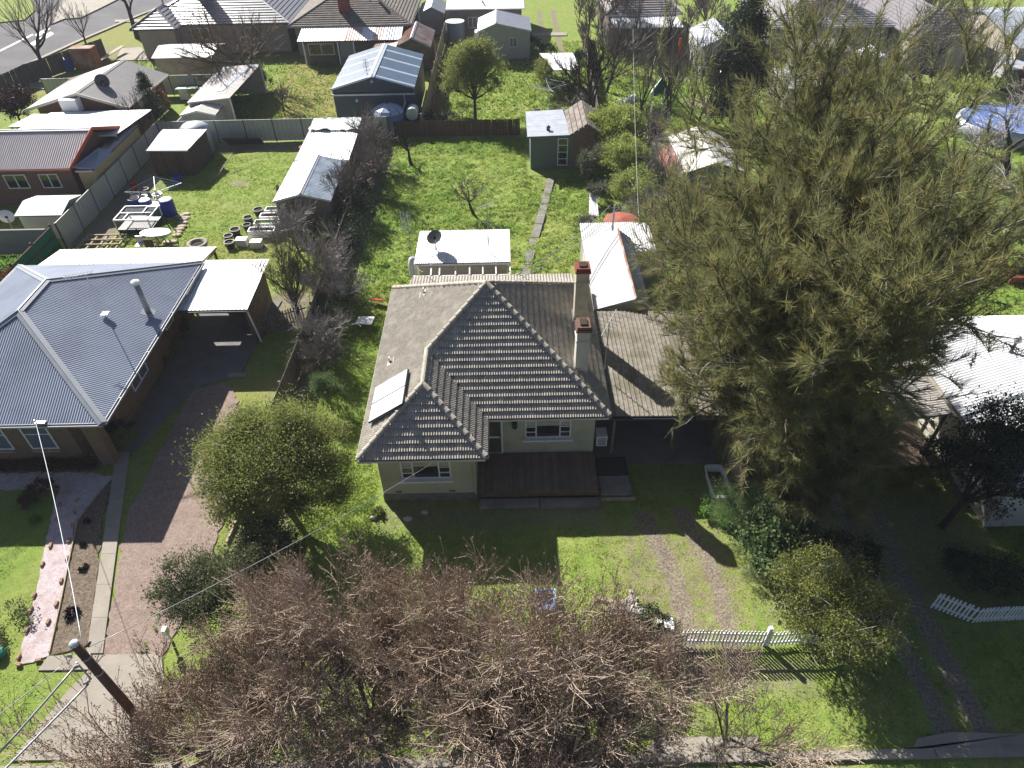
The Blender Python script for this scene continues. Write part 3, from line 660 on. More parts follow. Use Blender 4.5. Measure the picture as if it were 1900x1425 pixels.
# vent bricks and ivy stain strip at base of the wing wall
for x in (-4.75, -2.6): M().box(x, x + .25, 17.80, 17.822, 0.52, 0.62).obj('vent_brick', base_render, house)
M().box(-1.56, -1.50, 17.77, 17.85, 0.4, 2.82).obj('downpipe', render_green, house)
# chimneys
def chimney(x0, x1, y0, y1, z1, cm, cap, parent):
    ch = M().box(x0, x1, y0, y1, 2.9, z1).box(x0 - .03, x1 + .03, y0 - .03, y1 + .03, z1 - .5, z1 - .42).obj('chimney', cm, parent)
    t = M(); t.box(x0 - .05, x1 + .05, y0 - .05, y1 + .05, z1, z1 + .10); t.box(x0 - .01, x1 + .01, y0 - .01, y1 + .01, z1 + .10, z1 + .24)
    t.obj('chimney_top', cap, ch)
    M().box(x0 + .12, x1 - .12, y0 + .12, y1 - .12, z1 + .241, z1 + .30).obj('flue_opening', soil, ch)
    M().slab([(x0 - .06, y0 - .1, 3.9), (x0, y0 - .1, 3.86), (x0, y1, 3.86), (x0 - .06, y1, 3.9)], .3).obj('flashing', zinc, ch)
chimney(2.83, 3.40, 24.9, 25.5, 6.15, chim_render, brick_chim, house)
chimney(2.60, 3.12, 21.45, 22.1, 5.65, mat('pale_render', (0.50, 0.47, 0.42), (0.42, 0.40, 0.36), 3, .9, bump=.01), brick_chim2, house)
# solar collectors on the left slope
n = (c(E0, YB) - c(E0, WY)).cross(WA - c(E0, WY)).normalized(); n = n if n.z > 0 else -n
sl = lambda x, y, h=0.24: Vector((x, y, ZE + slL * (x - E0))) + n * h
def slabn(p, th): 
    m = M(); q = [a - n * th for a in p]; m.quad(*p); m.quad(*q[::-1])
    for i in range(4): j = (i + 1) % 4; m.quad(p[i], q[i], q[j], p[j])
    return m
for y0, y1, s0, s1 in ((19.0, 20.0, 0.0, 0.0), (20.03, 21.03, 0.0, 0.0)):
    p = [sl(-5.48, y0), sl(-4.02, y0 + .0), sl(-4.02, y1), sl(-5.48, y1)]
    pn = slabn(p, 0.09).obj('solar_panel', dark_metal, house)
    mid = sum(p, Vector()) / 4; ins = [mid + (a - mid) * 0.965 + n * 0.006 for a in p]; slabn(ins, 0.012).obj('panel_glass', solar, pn)
for x, y in ((-5.2, 22.6), (-4.0, 26.6)):
    b = sl(x, y, 0.0); M().slab([tuple(b + Vector((dx, dy, .07 + slL * dx))) for dx, dy in ((-.2, -.2), (.2, -.2), (.2, .2), (-.2, .2))], .03).tube([b, b + Vector((0, 0, .32))], .05).obj('vent_pipe', gw, house)
# air conditioner on right wall
ac = M().box(3.5, 3.95, 19.95, 20.5, 0.75, 1.30).obj('air_conditioner', pure_white, house)
for i in range(5): M().box(3.55, 3.90, 19.938, 19.949, .82 + i * .09, .87 + i * .09).obj('louvre', mesh_grey, ac)
# low rear skillion over the back rooms
m = M(); m.box(-4.95, 3.2, 28.3, 30.2, 0, 2.5); m.obj('rear_wall', grey_wall, house)
sk = M(); sk.corr([(-5.25, 28.75, 2.84), (3.32, 28.75, 2.84), (3.25, 30.5, 2.62), (-5.05, 30.5, 2.62)], (0, 1, -.2), 0.15, 0.022)
sk = sk.obj('skillion_roof', fibro_pale, house)
M().slab([(-5.2, 28.8, 2.78), (3.3, 28.8, 2.78), (3.2, 30.4, 2.58), (-5.0, 30.4, 2.58)], .05).obj('roof_lining', brown_wall, sk)
# TV antenna beside the chimney, mast plus crossbars
am = M().tube([(3.95, 22.2, 3.1), (3.95, 22.2, 5.6)], 0.022, 6).tube([(3.55, 21.4, 5.5), (4.35, 23.1, 5.55)], 0.014, 5)
for i in range(9):
    t = i / 8; p = Vector((3.55 + .8 * t, 21.4 + 1.7 * t, 5.5)); q = Vector((.42, -.2, 0)) * (0.6 + .5 * t); am.tube([p - q, p + q], 0.009, 4)
am.obj('antenna', steel_grey, house)

# deck in front of the door
deck = thing('deck', (1, 18.7, 0), 'raised brown timber deck in the shade before the front door', 'deck')
nb = 52; bm = M().box(0, 4.9 / nb - .009, 0, 2.12, 0, .03).mesh('deck_board', deck_wood)
for i in range(nb): inst('deck_board', bm, Matrix.Translation((-1.48 + i * 4.9 / nb, 17.72, .47)), deck)
M().box(-1.48, 3.42, 17.70, 17.74, .28, .465).obj('fascia_board', brown_wood, deck)
M().box(-1.45, 3.38, 17.85, 19.8, -.02, .25).obj('underframe', soil, deck)
M().box(-1.4, 1.0, 17.3, 17.68, -.02, .2).box(1.05, 3.4, 17.28, 17.66, -.02, .18).obj('step', concrete_grey, deck)
side = thing('side_landing', (4, 18.8, 0), 'low side landing of dark boards and concrete right of the deck', 'landing')
M().box(3.5, 4.75, 18.75, 19.75, 0, .28).obj('board_platform', mat('black_stained_timber', (.035, .025, .022), (.025, .02, .018), 5, .85), side)
M().box(3.5, 4.75, 17.75, 18.72, 0, .25).obj('concrete_block', concrete_grey, side)
M().box(3.5, 4.9, 17.6, 17.66, .0, .16).obj('edge_strip', pale_wood, side)

# carport with mossy ribbed roof
cp = thing('carport', (6.2, 23, 0), 'carport with mossy ribbed sheet roof joined to the right of the tiled house', 'carport')
cr = M().corr([(3.95, 19.85, 2.60), (8.7, 19.85, 2.52), (8.7, 27.0, 2.60), (3.95, 27.0, 2.70)], (0, -1, 0), 0.19, 0.035, 'trap').obj('roof_sheet', fibro, cp)
M().slab([(3.95, 19.9, 2.55), (8.7, 19.9, 2.47), (8.7, 26.95, 2.55), (3.95, 26.95, 2.65)], .03).obj('roof_lining', brown_wall, cr)
for x in (4.2, 8.5):
    for y in (20.1, 23.4, 26.6): M().box(x - .05, x + .05, y - .05, y + .05, 0, 2.50).obj('post', grey_wood, cp)
gutter(cp, (3.95, 19.82, 2.54), (8.7, 19.82, 2.46), dark_metal)
M().box(8.55, 8.62, 20.0, 26.9, 0.0, 2.42).obj('side_wall', brown_wall, cp)

# ================================================================ LEFT NEIGHBOUR (slate-blue hip roof)
def corr_roof(parent, faces, m_, period=0.076, amp=0.011, prof='sin', name='roof_face', under=brown_wall):
    for p, d in faces:
        p = [Vector(q) for q in p]
        o = M().corr(p, d, period, amp, prof).obj(name, m_, parent)
        M().slab([tuple(q - Vector((0, 0, amp + .03))) for q in p], .03).obj('roof_lining', under, o)
def flash(parent, a, b, m_=slate_cap, w=0.36, name='ridge_flashing', lift=0.03):
    a = Vector(a); b = Vector(b); d = (b - a).normalized(); s_ = d.cross(Vector((0, 0, 1))).normalized(); n = s_.cross(d); m = M()
    m.quad(a - s_ * w / 2 + n * (lift - .04), b - s_ * w / 2 + n * (lift - .04), b + n * (lift + .03), a + n * (lift + .03))
    m.quad(a + n * (lift + .03), b + n * (lift + .03), b + s_ * w / 2 + n * (lift - .04), a + s_ * w / 2 + n * (lift - .04))
    m.tube([a + n * (lift + .02), b + n * (lift + .02)], 0.035, 6); return m.obj(name, m_, parent)
nb = thing('brick_house', (-21, 25, 0), 'brown brick house with large slate blue corrugated hip roof at the left edge', 'house')
x0, x1, y0, y1, ze, zr = -26.0, -16.3, 19.6, 31.7, 3.0, 5.1
P1, P2 = (-21.15, 24.45, zr), (-21.15, 26.85, zr)
corr_roof(nb, [([(x0, y0, ze), (x1, y0, ze), P1], (0, -1, 0)), ([(x1, y0, ze), (x1, y1, ze), P2, P1], (1, 0, 0)),
               ([(x1, y1, ze), (x0, y1, ze), P2], (0, 1, 0)), ([(x0, y1, ze), (x0, y0, ze), P1, P2], (-1, 0, 0))], slate_blue, 0.105, 0.011)
for a, b in (((x0, y0, ze), P1), ((x1, y0, ze), P1), ((x1, y1, ze), P2), ((x0, y1, ze), P2), (P1, P2)): flash(nb, a, b)
for a, b, o, n_ in (((x0, y0, 2.93), (x1, y0, 2.93), (0, -1, 0), 0), ((x1, y0, 2.93), (x1, y1, 2.93), (1, 0, 0), 4), ((x0, y0, 2.93), (x0, y1, 2.93), (-1, 0, 0), 0)):
    gutter(nb, a, b, slate_cap, o, clips=n_)
m = M(); m.box(-25.4, -18.6, 20.45, 31.2, 0, 2.9); m.box(-18.6, -17.5, 21.9, 31.2, 0, 2.9); m.obj('wall', brick_brown, nb)
M().box(-25.9, -16.4, 19.7, 31.6, 2.88, 2.92).obj('eave_lining', cream_wall, nb)
M().box(-17.75, -17.15, 20.1, 20.55, 0, 2.88).obj('porch_pillar', brick_brown, nb)
for x in (-24.0, -21.9, -20.0): window(nb, x, 20.45, 0.75, 2.5, 1.15, mullions=(), bars=(1,), gm=glass_blue, sill=False)
for x in (-24.0, -21.9, -20.0):
    for k in range(9): M().box(x - .6 + k * .135, x - .6 + k * .135 + .115, 20.33, 20.45, .62, .70).obj('sill_brick', brick_loose, nb)
window(nb, -17.5, 24.6, 0.9, 2.4, 1.6, side='E', mullions=(0.5,), gm=glass_blue, sill=False)
window(nb, -17.5, 28.6, 1.2, 2.3, 1.0, side='E', gm=glass_blue, sill=False)
fl = M().tube([(-16.95, 26.5, 3.2), (-16.95, 26.5, 5.0)], .13, 12).obj('flue', steel_grey, nb, smooth=True)
M().lathe(-16.95, 26.5, [(.10, 5.0), (.19, 5.05), (.19, 5.18), (.08, 5.24)], 12).obj('flue_cowl', white_metal, fl)
M().slab([(-17.2, 26.2, 3.62), (-16.7, 26.2, 3.38), (-16.7, 26.8, 3.38), (-17.2, 26.8, 3.62)], .03).obj('flashing', slate_cap, fl)
am = M().tube([(-18.35, 25.6, 3.9), (-18.35, 25.6, 6.2)], .02, 6).tube([(-19.2, 25.35, 6.15), (-18.1, 25.7, 6.15)], .02, 5)
for i in range(8): p = Vector((-19.2 + i * .14, 25.35 + i * .045, 6.15)); am.tube([p + Vector((-.04, -.22, 0)), p + Vector((.04, .22, 0))], .012, 4)
am.obj('antenna', pure_white, nb)
M().box(-18.5, -18.2, 25.45, 25.75, 4.02, 4.10).obj('antenna_mount', pure_white, nb)
m = M().box(-18.95, -18.55, 19.55, 19.7, 3.02, 3.1).tube([(-18.9, 19.6, 3.0), (-18.9, 19.6, 3.25)], .03, 6)
m.obj('service_bracket', steel_grey, nb)
# rear verandah (flat cream)
vr = thing('verandah', (-21, 33, 0), 'flat cream verandah roof behind the slate blue roofed brick house', 'verandah')
M().corr([(-25.2, 31.9, 2.85), (-16.35, 31.9, 2.85), (-16.3, 33.9, 2.65), (-25.1, 33.9, 2.65)], (0, 1, 0), 0.25, .02, 'trap').obj('roof_sheet', cream_metal, vr)
M().slab([(-25.2, 31.9, 2.80), (-16.35, 31.9, 2.80), (-16.3, 33.9, 2.60), (-25.1, 33.9, 2.60)], .08).obj('roof_lining', cream_wall, vr)
for x in (-24.9, -22, -19.2, -16.45): M().box(x - .05, x + .05, 33.7, 33.8, 0, 2.6).obj('post', brown_wood, vr)
# carport with white roof
cpb = thing('carport', (-14.7, 30, 0), 'white roofed carport with brick end wall beside the slate blue roof', 'carport')
M().corr([(-16.35, 27.85, 2.58), (-12.95, 27.85, 2.58), (-12.95, 32.3, 2.74), (-16.35, 32.3, 2.74)], (0, -1, 0), 0.2, .03, 'trap').obj('roof_sheet', white_metal, cpb)
M().slab([(-16.35, 27.9, 2.54), (-13.0, 27.9, 2.54), (-13.0, 32.25, 2.70), (-16.35, 32.25, 2.70)], .05).obj('roof_lining', brown_wall, cpb)
gutter(cpb, (-16.35, 27.85, 2.52), (-12.95, 27.85, 2.52), dark_metal)
M().box(-13.55, -13.1, 28.75, 29.3, 0, 2.5).obj('brick_pier', brick_brown, cpb)
M().box(-13.5, -13.38, 29.3, 32.2, 0, 2.5).obj('end_wall', mat('ply_end_wall', (.22, .18, .13), (.13, .11, .08), 2, .9), cpb)
M().tube([(-13.08, 28.55, .02), (-13.05, 28.0, 2.45)], .05, 8).obj('downpipe', pure_white, cpb)
M().box(-16.3, -13.6, 32.1, 32.2, 0, 2.5).obj('rear_wall', brown_wall, cpb)
# picket gate right of the carport
def pickets(parent, a, b, h, w, gap, m_, point=True, th=.018, z0=.08, rails=(0.35, 0.8), cap_=300, rail_m=None, lean=0.0, postn=0):
    a = Vector(a); b = Vector(b); L_ = (b - a).length; d = (b - a) / L_; n = int(L_ / (w + gap)); s_ = Vector((-d.y, d.x, 0))
    m = M(); tp = h - w * .6 if point else h
    pts = [(0, z0), (w, z0), (w, tp), (w / 2, h), (0, tp)] if point else [(0, z0), (w, z0), (w, h), (0, h)]
    k = len(pts); m.v = [(x, -th / 2, z) for x, z in pts] + [(x, th / 2, z) for x, z in pts]
    m.f = [tuple(range(k)), tuple(range(2 * k - 1, k - 1, -1))] + [(i, k + i, k + (i + 1) % k, (i + 1) % k) for i in range(k)]
    me = m.mesh('picket', m_); rr = random.Random(int(a.x * 7 + a.y)); ang = atan2(d.y, d.x)
    big = M()
    for i in range(n):
        p = a + d * ((w + gap) * i); p = p + Vector((0, 0, rr.uniform(-.02, .02)))
        k_ = Matrix.Translation(p) @ Matrix.Rotation(ang, 4, 'Z') @ Matrix.Rotation(rr.uniform(-.02, .02) + lean, 4, 'Y')
        if i < cap_: inst('picket', me, k_, parent)
        else:
            o = len(big.v); big.v += [tuple(k_ @ Vector(v)) for v in m.v]; big.f += [tuple(o + j for j in q) for q in m.f]
    if big.v: big.obj('pickets', m_, parent, kind='stuff')
    for r in rails: M().beam(a + s_ * .03 + Vector((0, 0, h * r)), b + s_ * .03 + Vector((0, 0, h * r)), .035, .07).obj('rail', rail_m or m_, parent)
    for i in range(postn + 1 if postn else 0):
        p = a + d * (L_ * i / postn) + s_ * .09; M().box(p.x - .05, p.x + .05, p.y - .05, p.y + .05, 0, h).obj('post', rail_m or m_, parent)
g_ = thing('picket_fence', (-12, 29.5, 0), 'grey timber picket fence between the white carport and the boundary', 'fence')
pickets(g_, (-13.1, 29.0, 0), (-10.9, 30.2, 0), 1.25, .07, .07, grey_wood, rails=(.25, .78))

# ================================================================ FENCES
def sheet_fence(name, pts, h, label, panel=2.37, pm=fence_cream, post=fence_post):
    """steel panel fence with dark posts: every panel and post is its own part"""
    root = thing(name, (pts[0][0], pts[0][1], 0), label, 'fence')
    for a, b in zip(pts[:-1], pts[1:]):
        a = Vector((*a, 0)); b = Vector((*b, 0)); L_ = (b - a).length; n = max(1, round(L_ / panel)); d = (b - a) / n; u = d.normalized(); s_ = Vector((-u.y, u.x, 0))
        for i in range(n):
            p, q = a + d * i + u * .03, a + d * (i + 1) - u * .03; m = M(); k = 24; z0, z1 = .06, h - .05; prev = None
            for j in range(k + 1):
                off = .016 if (j // 2) % 2 else -.016; c_ = p + (q - p) * j / k + s_ * off; o = len(m.v)
                m.v += [(c_.x, c_.y, z0), (c_.x, c_.y, z1)]
                if prev is not None: m.f.append((prev, o, o + 1, prev + 1))
                prev = o
            m.obj('panel', pm, root)
            M().beam(p + Vector((0, 0, h - .03)), q + Vector((0, 0, h - .03)), .05, .06).obj('top_rail', pm, root)
        for i in range(n + 1):
            c_ = a + d * i; M().box(c_.x - .035, c_.x + .035, c_.y - .035, c_.y + .035, 0, h + .02).obj('post', post, root)
    return root
sheet_fence('metal_fence', [(-28.0, 38.6), (-28.0, 55.1)], 1.8, 'pale steel panel fence running back beside the red trimmed brick house', panel=2.3)
sheet_fence('metal_fence', [(-28.0, 55.2), (-9.6, 55.4)], 1.8, 'pale steel panel fence with dark posts along the rear of the mown yard', panel=2.3)
sheet_fence('metal_fence', [(-26.6, 55.4), (-26.6, 66.5)], 1.6, 'pale steel panel fence left of the long open shed')
sheet_fence('metal_fence', [(-42.9, 66.5), (-26.6, 66.9)], 1.8, 'cream steel panel fence in front of the white topped garage', pm=cream_metal)
def paling_fence(pts, h, label, m_=grey_wood, n_cap=120, w=.11):
    root = thing('paling_fence', (pts[0][0], pts[0][1], 0), label, 'fence')
    for a, b in zip(pts[:-1], pts[1:]):
        pickets(root, (a[0], a[1], 0), (b[0], b[1], 0), h, w, .006, m_, point=False, th=.02, z0=0.0, rails=(.25, .8), cap_=n_cap, postn=max(1, int(hypot(a[0] - b[0], a[1] - b[1]) / 2.6)))
    return root
paling_fence([(-10.75, 17.0), (-10.45, 27.0)], 1.5, 'old grey paling fence dividing the pink driveway from the green lawn')
paling_fence([(-10.45, 27.2), (-10.3, 55.0)], 1.5, 'old paling fence behind the bare bushes left of the rear lawn', n_cap=60)
paling_fence([(-9.5, 55.6), (1.0, 55.7)], 1.3, 'dark paling fence along the back of the rear lawn', brown_wood)
paling_fence([(-6.9, 56.2), (-6.6, 97)], 1.7, 'long weathered paling fence right of the blue roofed shed', pale_wood, n_cap=60)
paling_fence([(9.0, 17.3), (8.95, 19.5)], 1.75, 'short rough paling fence beside the white bathtub', mat('flaking_paling', (.40, .31, .25), (.22, .16, .13), 9, .9, rnd=.2))
paling_fence([(9.6, 36), (10.2, 55)], 1.5, 'grey paling fence behind the yellow green shrubs', n_cap=60)
paling_fence([(7.6, 57.5), (8.6, 84)], 1.5, 'grey fence running back right of the wheel track driveway', n_cap=60)
paling_fence([(-47.6, 66.6), (-46.8, 71), (-43.0, 79.5)], 1.8, 'tall dark fence between the side road and the tiled corner house', mat('charcoal_board', (.085, .075, .075), (.06, .055, .055), 3, .9), n_cap=100, w=.3)
tb = thing('green_screen_fence', (-28, 36, 0), 'green shade cloth screen fence beside the cream verandah', 'fence')
for i, (a, b) in enumerate((((-28.2, 38.4), (-28.2, 36.2)), ((-28.2, 36.1), (-28.2, 33.9)))):
    m = M(); nseg = 12
    for k in range(nseg):
        t0, t1 = k / nseg, (k + 1) / nseg; p = Vector((*a, 0)).lerp(Vector((*b, 0)), t0); q = Vector((*a, 0)).lerp(Vector((*b, 0)), t1)
        o0, o1 = .05 * sin(k * 1.3), .05 * sin((k + 1) * 1.3); m.quad((p.x + o0, p.y, .1), (q.x + o1, q.y, .1), (q.x + o1 * .3, q.y, 1.7), (p.x + o0 * .3, p.y, 1.7))
    m.obj('cloth', teal_net, tb)
    for z in (.5, 1.1, 1.72): M().beam((a[0] + .06, a[1], z), (b[0] + .06, b[1], z), .05).obj('rail', brown_wood, tb)
for y in (38.4, 36.15, 33.9): M().box(-28.3, -28.2, y - .05, y + .05, 0, 1.85).obj('post', brown_wood, tb)
M().box(-36, -28.4, 38.0, 38.15, 0, 1.7).obj('wall_panel', mat('mauve_rendered_wall', (.26, .235, .23), (.22, .2, .2), 2, .9), thing('boundary_wall', (-32, 38, 0), 'plain mauve grey wall in front of the small white shed', 'wall'))

# ================================================================ SHEDS AND HOUSES
def windows_s(parent, lst, y, gm=glass, fm=pure_white):
    for x, z0, z1, w in lst: window(parent, x, y, z0, z1, w, mullions=(0.5,), gm=gm, fm=fm, sill=False)
def gable(name, x0, x1, y0, y1, h, hr, label, wallm, roofL, roofR=None, ridge='y', period=.12, amp=.012, prof='sin', oh=.15, cat='shed', open_=False, capm=None, wall_corr=False, ridge_x=None, strips=0):
    r = thing(name, ((x0 + x1) / 2, (y0 + y1) / 2, 0), label, cat); roofR = roofR or roofL
    xm = ridge_x if ridge_x is not None else (x0 + x1) / 2; ym = (y0 + y1) / 2
    if ridge == 'y':
        fL = [(x0 - oh, y0 - oh, h), (xm, y0 - oh, hr), (xm, y1 + oh, hr), (x0 - oh, y1 + oh, h)]; fR = [(xm, y0 - oh, hr), (x1 + oh, y0 - oh, h), (x1 + oh, y1 + oh, h), (xm, y1 + oh, hr)]
        dl, dr = (-1, 0, 0), (1, 0, 0); rp = [(xm, y0 - oh, hr), (xm, y1 + oh, hr)]
        w = M(); w.quad((x0, y0, 0), (x1, y0, 0), (x1, y0, h - .04), (xm, y0, hr - .06), (x0, y0, h - .04)); w.quad((x1, y1, 0), (x0, y1, 0), (x0, y1, h - .04), (xm, y1, hr - .06), (x1, y1, h - .04))
        w.quad((x0, y1, 0), (x0, y0, 0), (x0, y0, h - .04), (x0, y1, h - .04)); w.quad((x1, y0, 0), (x1, y1, 0), (x1, y1, h - .04), (x1, y0, h - .04))
    else:
        fL = [(x0 - oh, y0 - oh, h), (x1 + oh, y0 - oh, h), (x1 + oh, ym, hr), (x0 - oh, ym, hr)]; fR = [(x0 - oh, ym, hr), (x1 + oh, ym, hr), (x1 + oh, y1 + oh, h), (x0 - oh, y1 + oh, h)]
        dl, dr = (0, -1, 0), (0, 1, 0); rp = [(x0 - oh, ym, hr), (x1 + oh, ym, hr)]
        w = M(); w.quad((x1, y0, 0), (x1, y1, 0), (x1, y1, h - .04), (x1, ym, hr - .06), (x1, y0, h - .04)); w.quad((x0, y1, 0), (x0, y0, 0), (x0, y0, h - .04), (x0, ym, hr - .06), (x0, y1, h - .04))
        w.quad((x0, y0, 0), (x1, y0, 0), (x1, y0, h - .04), (x0, y0, h - .04)); w.quad((x1, y1, 0), (x0, y1, 0), (x0, y1, h - .04), (x1, y1, h - .04))
    if not open_:
        if wall_corr and ridge == 'y':
            n = int((x1 - x0) / .2)
            for i in range(n): xx = x0 + (i + .5) * (x1 - x0) / n; top = h + (hr - h) * (1 - abs(xx - xm) / max(xm - x0, x1 - xm)) - .1; w.box(xx - .03, xx + .03, y0 - .02, y0, .02, top)
        w.obj('wall', wallm, r)
    else:
        for x in (x0 + .1, x1 - .1):
            for y in (y0 + .1, ym, y1 - .1): M().box(x - .05, x + .05, y - .05, y + .05, 0, h).obj('post', grey_wood, r)
    corr_roof(r, [(fL, dl)], roofL, period, amp, prof); corr_roof(r, [(fR, dr)], roofR, period, amp, prof)
    if capm: flash(r, rp[0], rp[1], capm, .3, 'ridge_cap')
    if ridge == 'y':
        for a, b in (((x0 - oh, y0 - oh - .01, h - .05), (xm, y0 - oh - .01, hr - .05)), ((xm, y0 - oh - .01, hr - .05), (x1 + oh, y0 - oh - .01, h - .05))): M().beam(a, b, .03, .13).obj('barge_board', capm or roofR, r)
    return r
def skillion(name, pts, label, wallm, roofm, cat='shed', walls=(1, 1, 1, 1), fall=(0, -1, 0), period=.15, amp=.015, prof='sin', inset=.15, posts=False, gut=None):
    """mono-pitch roof: pts = four roof corners (front-left, front-right, back-right, back-left)"""
    P = [Vector(p) for p in pts]; cen = sum(P, Vector()) / 4; r = thing(name, (cen.x, cen.y, 0), label, cat)
    corr_roof(r, [(P, fall)], roofm, period, amp, prof)
    Q = [cen + (p - cen) * (1 - inset / ((p - cen).length)) for p in P]; w = M()
    for i in range(4):
        if walls[i]: a, b = Q[i], Q[(i + 1) % 4]; w.quad((a.x, a.y, 0), (b.x, b.y, 0), (b.x, b.y, b.z - .06), (a.x, a.y, a.z - .06))
    if w.v: w.obj('wall', wallm, r)
    if posts:
        for q in Q: M().box(q.x - .05, q.x + .05, q.y - .05, q.y + .05, 0, q.z - .05).obj('post', pure_white if posts == 'w' else grey_wood, r)
    M().beam(P[0] - Vector((0, .02, .05)), P[1] - Vector((0, .02, .05)), .05, .1).obj('fascia', gut or roofm, r)
    return r

# rear outbuilding behind the house: white roof, pergola beams, dish, antenna
ob = thing('outbuilding', (-2.5, 33.5, 0), 'white roofed outbuilding behind the tiled house with a satellite dish on top', 'outbuilding')
sh = [(-5.12, 31.75, 2.62), (0.05, 31.75, 2.62), (0.02, 34.95, 2.80), (-5.05, 34.95, 2.80)]
for i in range(6):
    a = i / 6; b = (i + 1) / 6; L1 = lambda t: (sh[0][0] + (sh[1][0] - sh[0][0]) * t, sh[0][1], sh[0][2] + .004 * (i % 2)); L2 = lambda t: (sh[3][0] + (sh[2][0] - sh[3][0]) * t, sh[3][1], sh[3][2] + .004 * (i % 2))
    M().corr([L1(a), L1(b), L2(b), L2(a)], (0, -1, 0), .1, .014).obj('roof_sheet', white_metal, ob)
M().slab([(-5.1, 31.8, 2.58), (0.02, 31.8, 2.58), (0.0, 34.9, 2.76), (-5.0, 34.9, 2.76)], .06).obj('roof_lining', brown_wall, ob)
M().box(-4.9, -0.15, 32.0, 34.8, 0, 2.55).obj('wall', fibro_wall, ob)
for i, x in enumerate((-4.2, -3.75, -2.9, -2.15, -1.45, -.75, 0.0)): M().beam((x, 31.9, 2.45), (x + .02, 31.0, 2.32), .07, .10).obj('pergola_beam', pure_white, ob)
M().beam((-5.1, 31.05, 2.25), (0.05, 31.05, 2.25), .05, .08).obj('pergola_rail', pure_white, ob)
M().beam((-5.1, 31.75, 2.52), (0.05, 31.75, 2.52), .05, .09).obj('fascia', pure_white, ob)
for x in (-5.05, .02): M().box(x - .05, x + .05, 31.0, 31.1, 0, 2.3).obj('post', pure_white, ob)
def dish(x, y, z, r, az, el, label, mast=.5, m_=dark_metal, parent=None):
    """satellite dish: az = heading of the boresight"""
    rt_ = parent or thing('satellite_dish', (x, y, z - mast), label, 'satellite dish')
    m = M(); n = 20; rings = 5; d = Vector((sin(az) * cos(el), cos(az) * cos(el), sin(el))); u = d.cross(Vector((0, 0, 1))).normalized(); v = u.cross(d); O = Vector((x, y, z))
    for k in range(1, rings + 1):
        rr = r * k / rings
        for i in range(n): t = 2 * pi * i / n; m.v.append(tuple(O + u * cos(t) * rr + v * sin(t) * rr * 1.08 + d * (.28 * rr * rr / r)))
    for k in range(rings - 1):
        for i in range(n): j = (i + 1) % n; m.f.append((k * n + i, k * n + j, (k + 1) * n + j, (k + 1) * n + i))
    m.f.append(tuple(range(n))); m.obj('reflector', m_, rt_, smooth=True)
    e = O + d * r * .95 - v * .1; M().tube([O - v * r * 1.02 + d * .2 * r, e], .018, 5).obj('arm', steel_grey, rt_); M().tube([e, e - d * .14], .05, 8).obj('receiver', pure_white, rt_)
    M().tube([(x, y, z - mast), (x, y, z - .1), tuple(O - d * .05)], .03, 6).obj('mast', steel_grey, rt_); return rt_
dish(-4.0, 33.0, 3.42, .42, radians(-25), radians(8), 'dark satellite dish standing on the white outbuilding roof behind the house', mast=.72)
an = thing('tv_antenna', (-1.12, 32.7, 2.8), 'tall thin antenna mast standing on the white outbuilding roof', 'antenna')
m = M().tube([(-1.12, 32.7, 2.7), (-1.12, 32.7, 5.45)], .022, 6)
m.obj('mast', steel_grey, an)
m = M().tube([(-1.6, 32.4, 5.4), (-.75, 32.95, 5.45)], .014, 5)
for i in range(8): p = Vector((-1.6 + .12 * i, 32.4 + .078 * i, 5.4)); m.tube([p + Vector((-.10, .16, 0)), p - Vector((-.10, .16, 0))], .012, 4)
m.tube([(-1.9, 33.1, 4.5), (-.4, 32.2, 4.45)], .012, 4).tube([(-1.7, 32.2, 4.1), (-.7, 33.2, 4.8)], .012, 4); m.obj('crossbars', steel_grey, an)
an2 = thing('tv_antenna', (-5.15, 31.6, 0), 'grid shaped antenna on a pole at the left corner of the white outbuilding', 'antenna')
M().tube([(-5.15, 31.6, 0), (-5.15, 31.6, 5.5)], .022, 6).obj('mast', steel_grey, an2)
m = M()
for k in range(9): z = 4.7 + k * .12; m.tube([(-5.5, 31.55, z), (-4.95, 31.62, z)], .012, 4)
for x in (-5.45, -5.3, -5.1): m.tube([(x, 31.58, 4.6), (x, 31.58, 5.75)], .012, 4)
m.obj('grid', zinc_clean, an2)
M().lathe(-5.35, 32.9, [(.24, 0), (.26, 1.9), (.2, 2.25), (.05, 2.35)], 14).obj('water_heater', pure_white, smooth=True, label='white cylindrical water heater at the left side of the white outbuilding', cat='heater')
M().beam((-4.9, 31.5, 2.4), (-4.6, 31.2, 2.42), .03).tube([(-5.1, 32.0, 2.7), (-4.1, 32.95, 3.0)], .012, 4).obj('dish_stay', steel_grey, ob)

# right rear garage pair
gg = gable('garage', 4.15, 6.75, 27.4, 34.0, 2.55, 3.15, 'long white iron garage behind the carport with a rusty ridge', mat('cream_weatherboard', (.50, .47, .33), (.44, .41, .29), 3, .85), white_metal, zinc, period=.13, amp=.014, oh=.08, cat='garage', ridge_x=6.05)
flash(gg, (6.05, 27.3, 3.15), (6.05, 34.1, 3.15), rust, .13, 'ridge_cap')
s2 = skillion('lean_to', [(4.1, 33.3, 2.35), (8.1, 33.0, 2.35), (8.0, 35.9, 2.6), (4.1, 35.9, 2.6)], 'galvanised flat shed roof behind the long white garage', grey_wall, mat('speckled_zinc', (.55, .56, .58), (.38, .38, .37), 5, .5, stain=(.30, .27, .23), stain_amt=.6, stain_scale=2), period=.13, amp=.016)
tk = thing('rusty_tank', (6.9, 37.8, 0), 'round tank with rust red lid behind the galvanised shed', 'tank')
M().lathe(6.8, 37.6, [(1.02, 0), (1.02, 1.75)], 18).obj('tank_body', white_metal, tk, smooth=True)
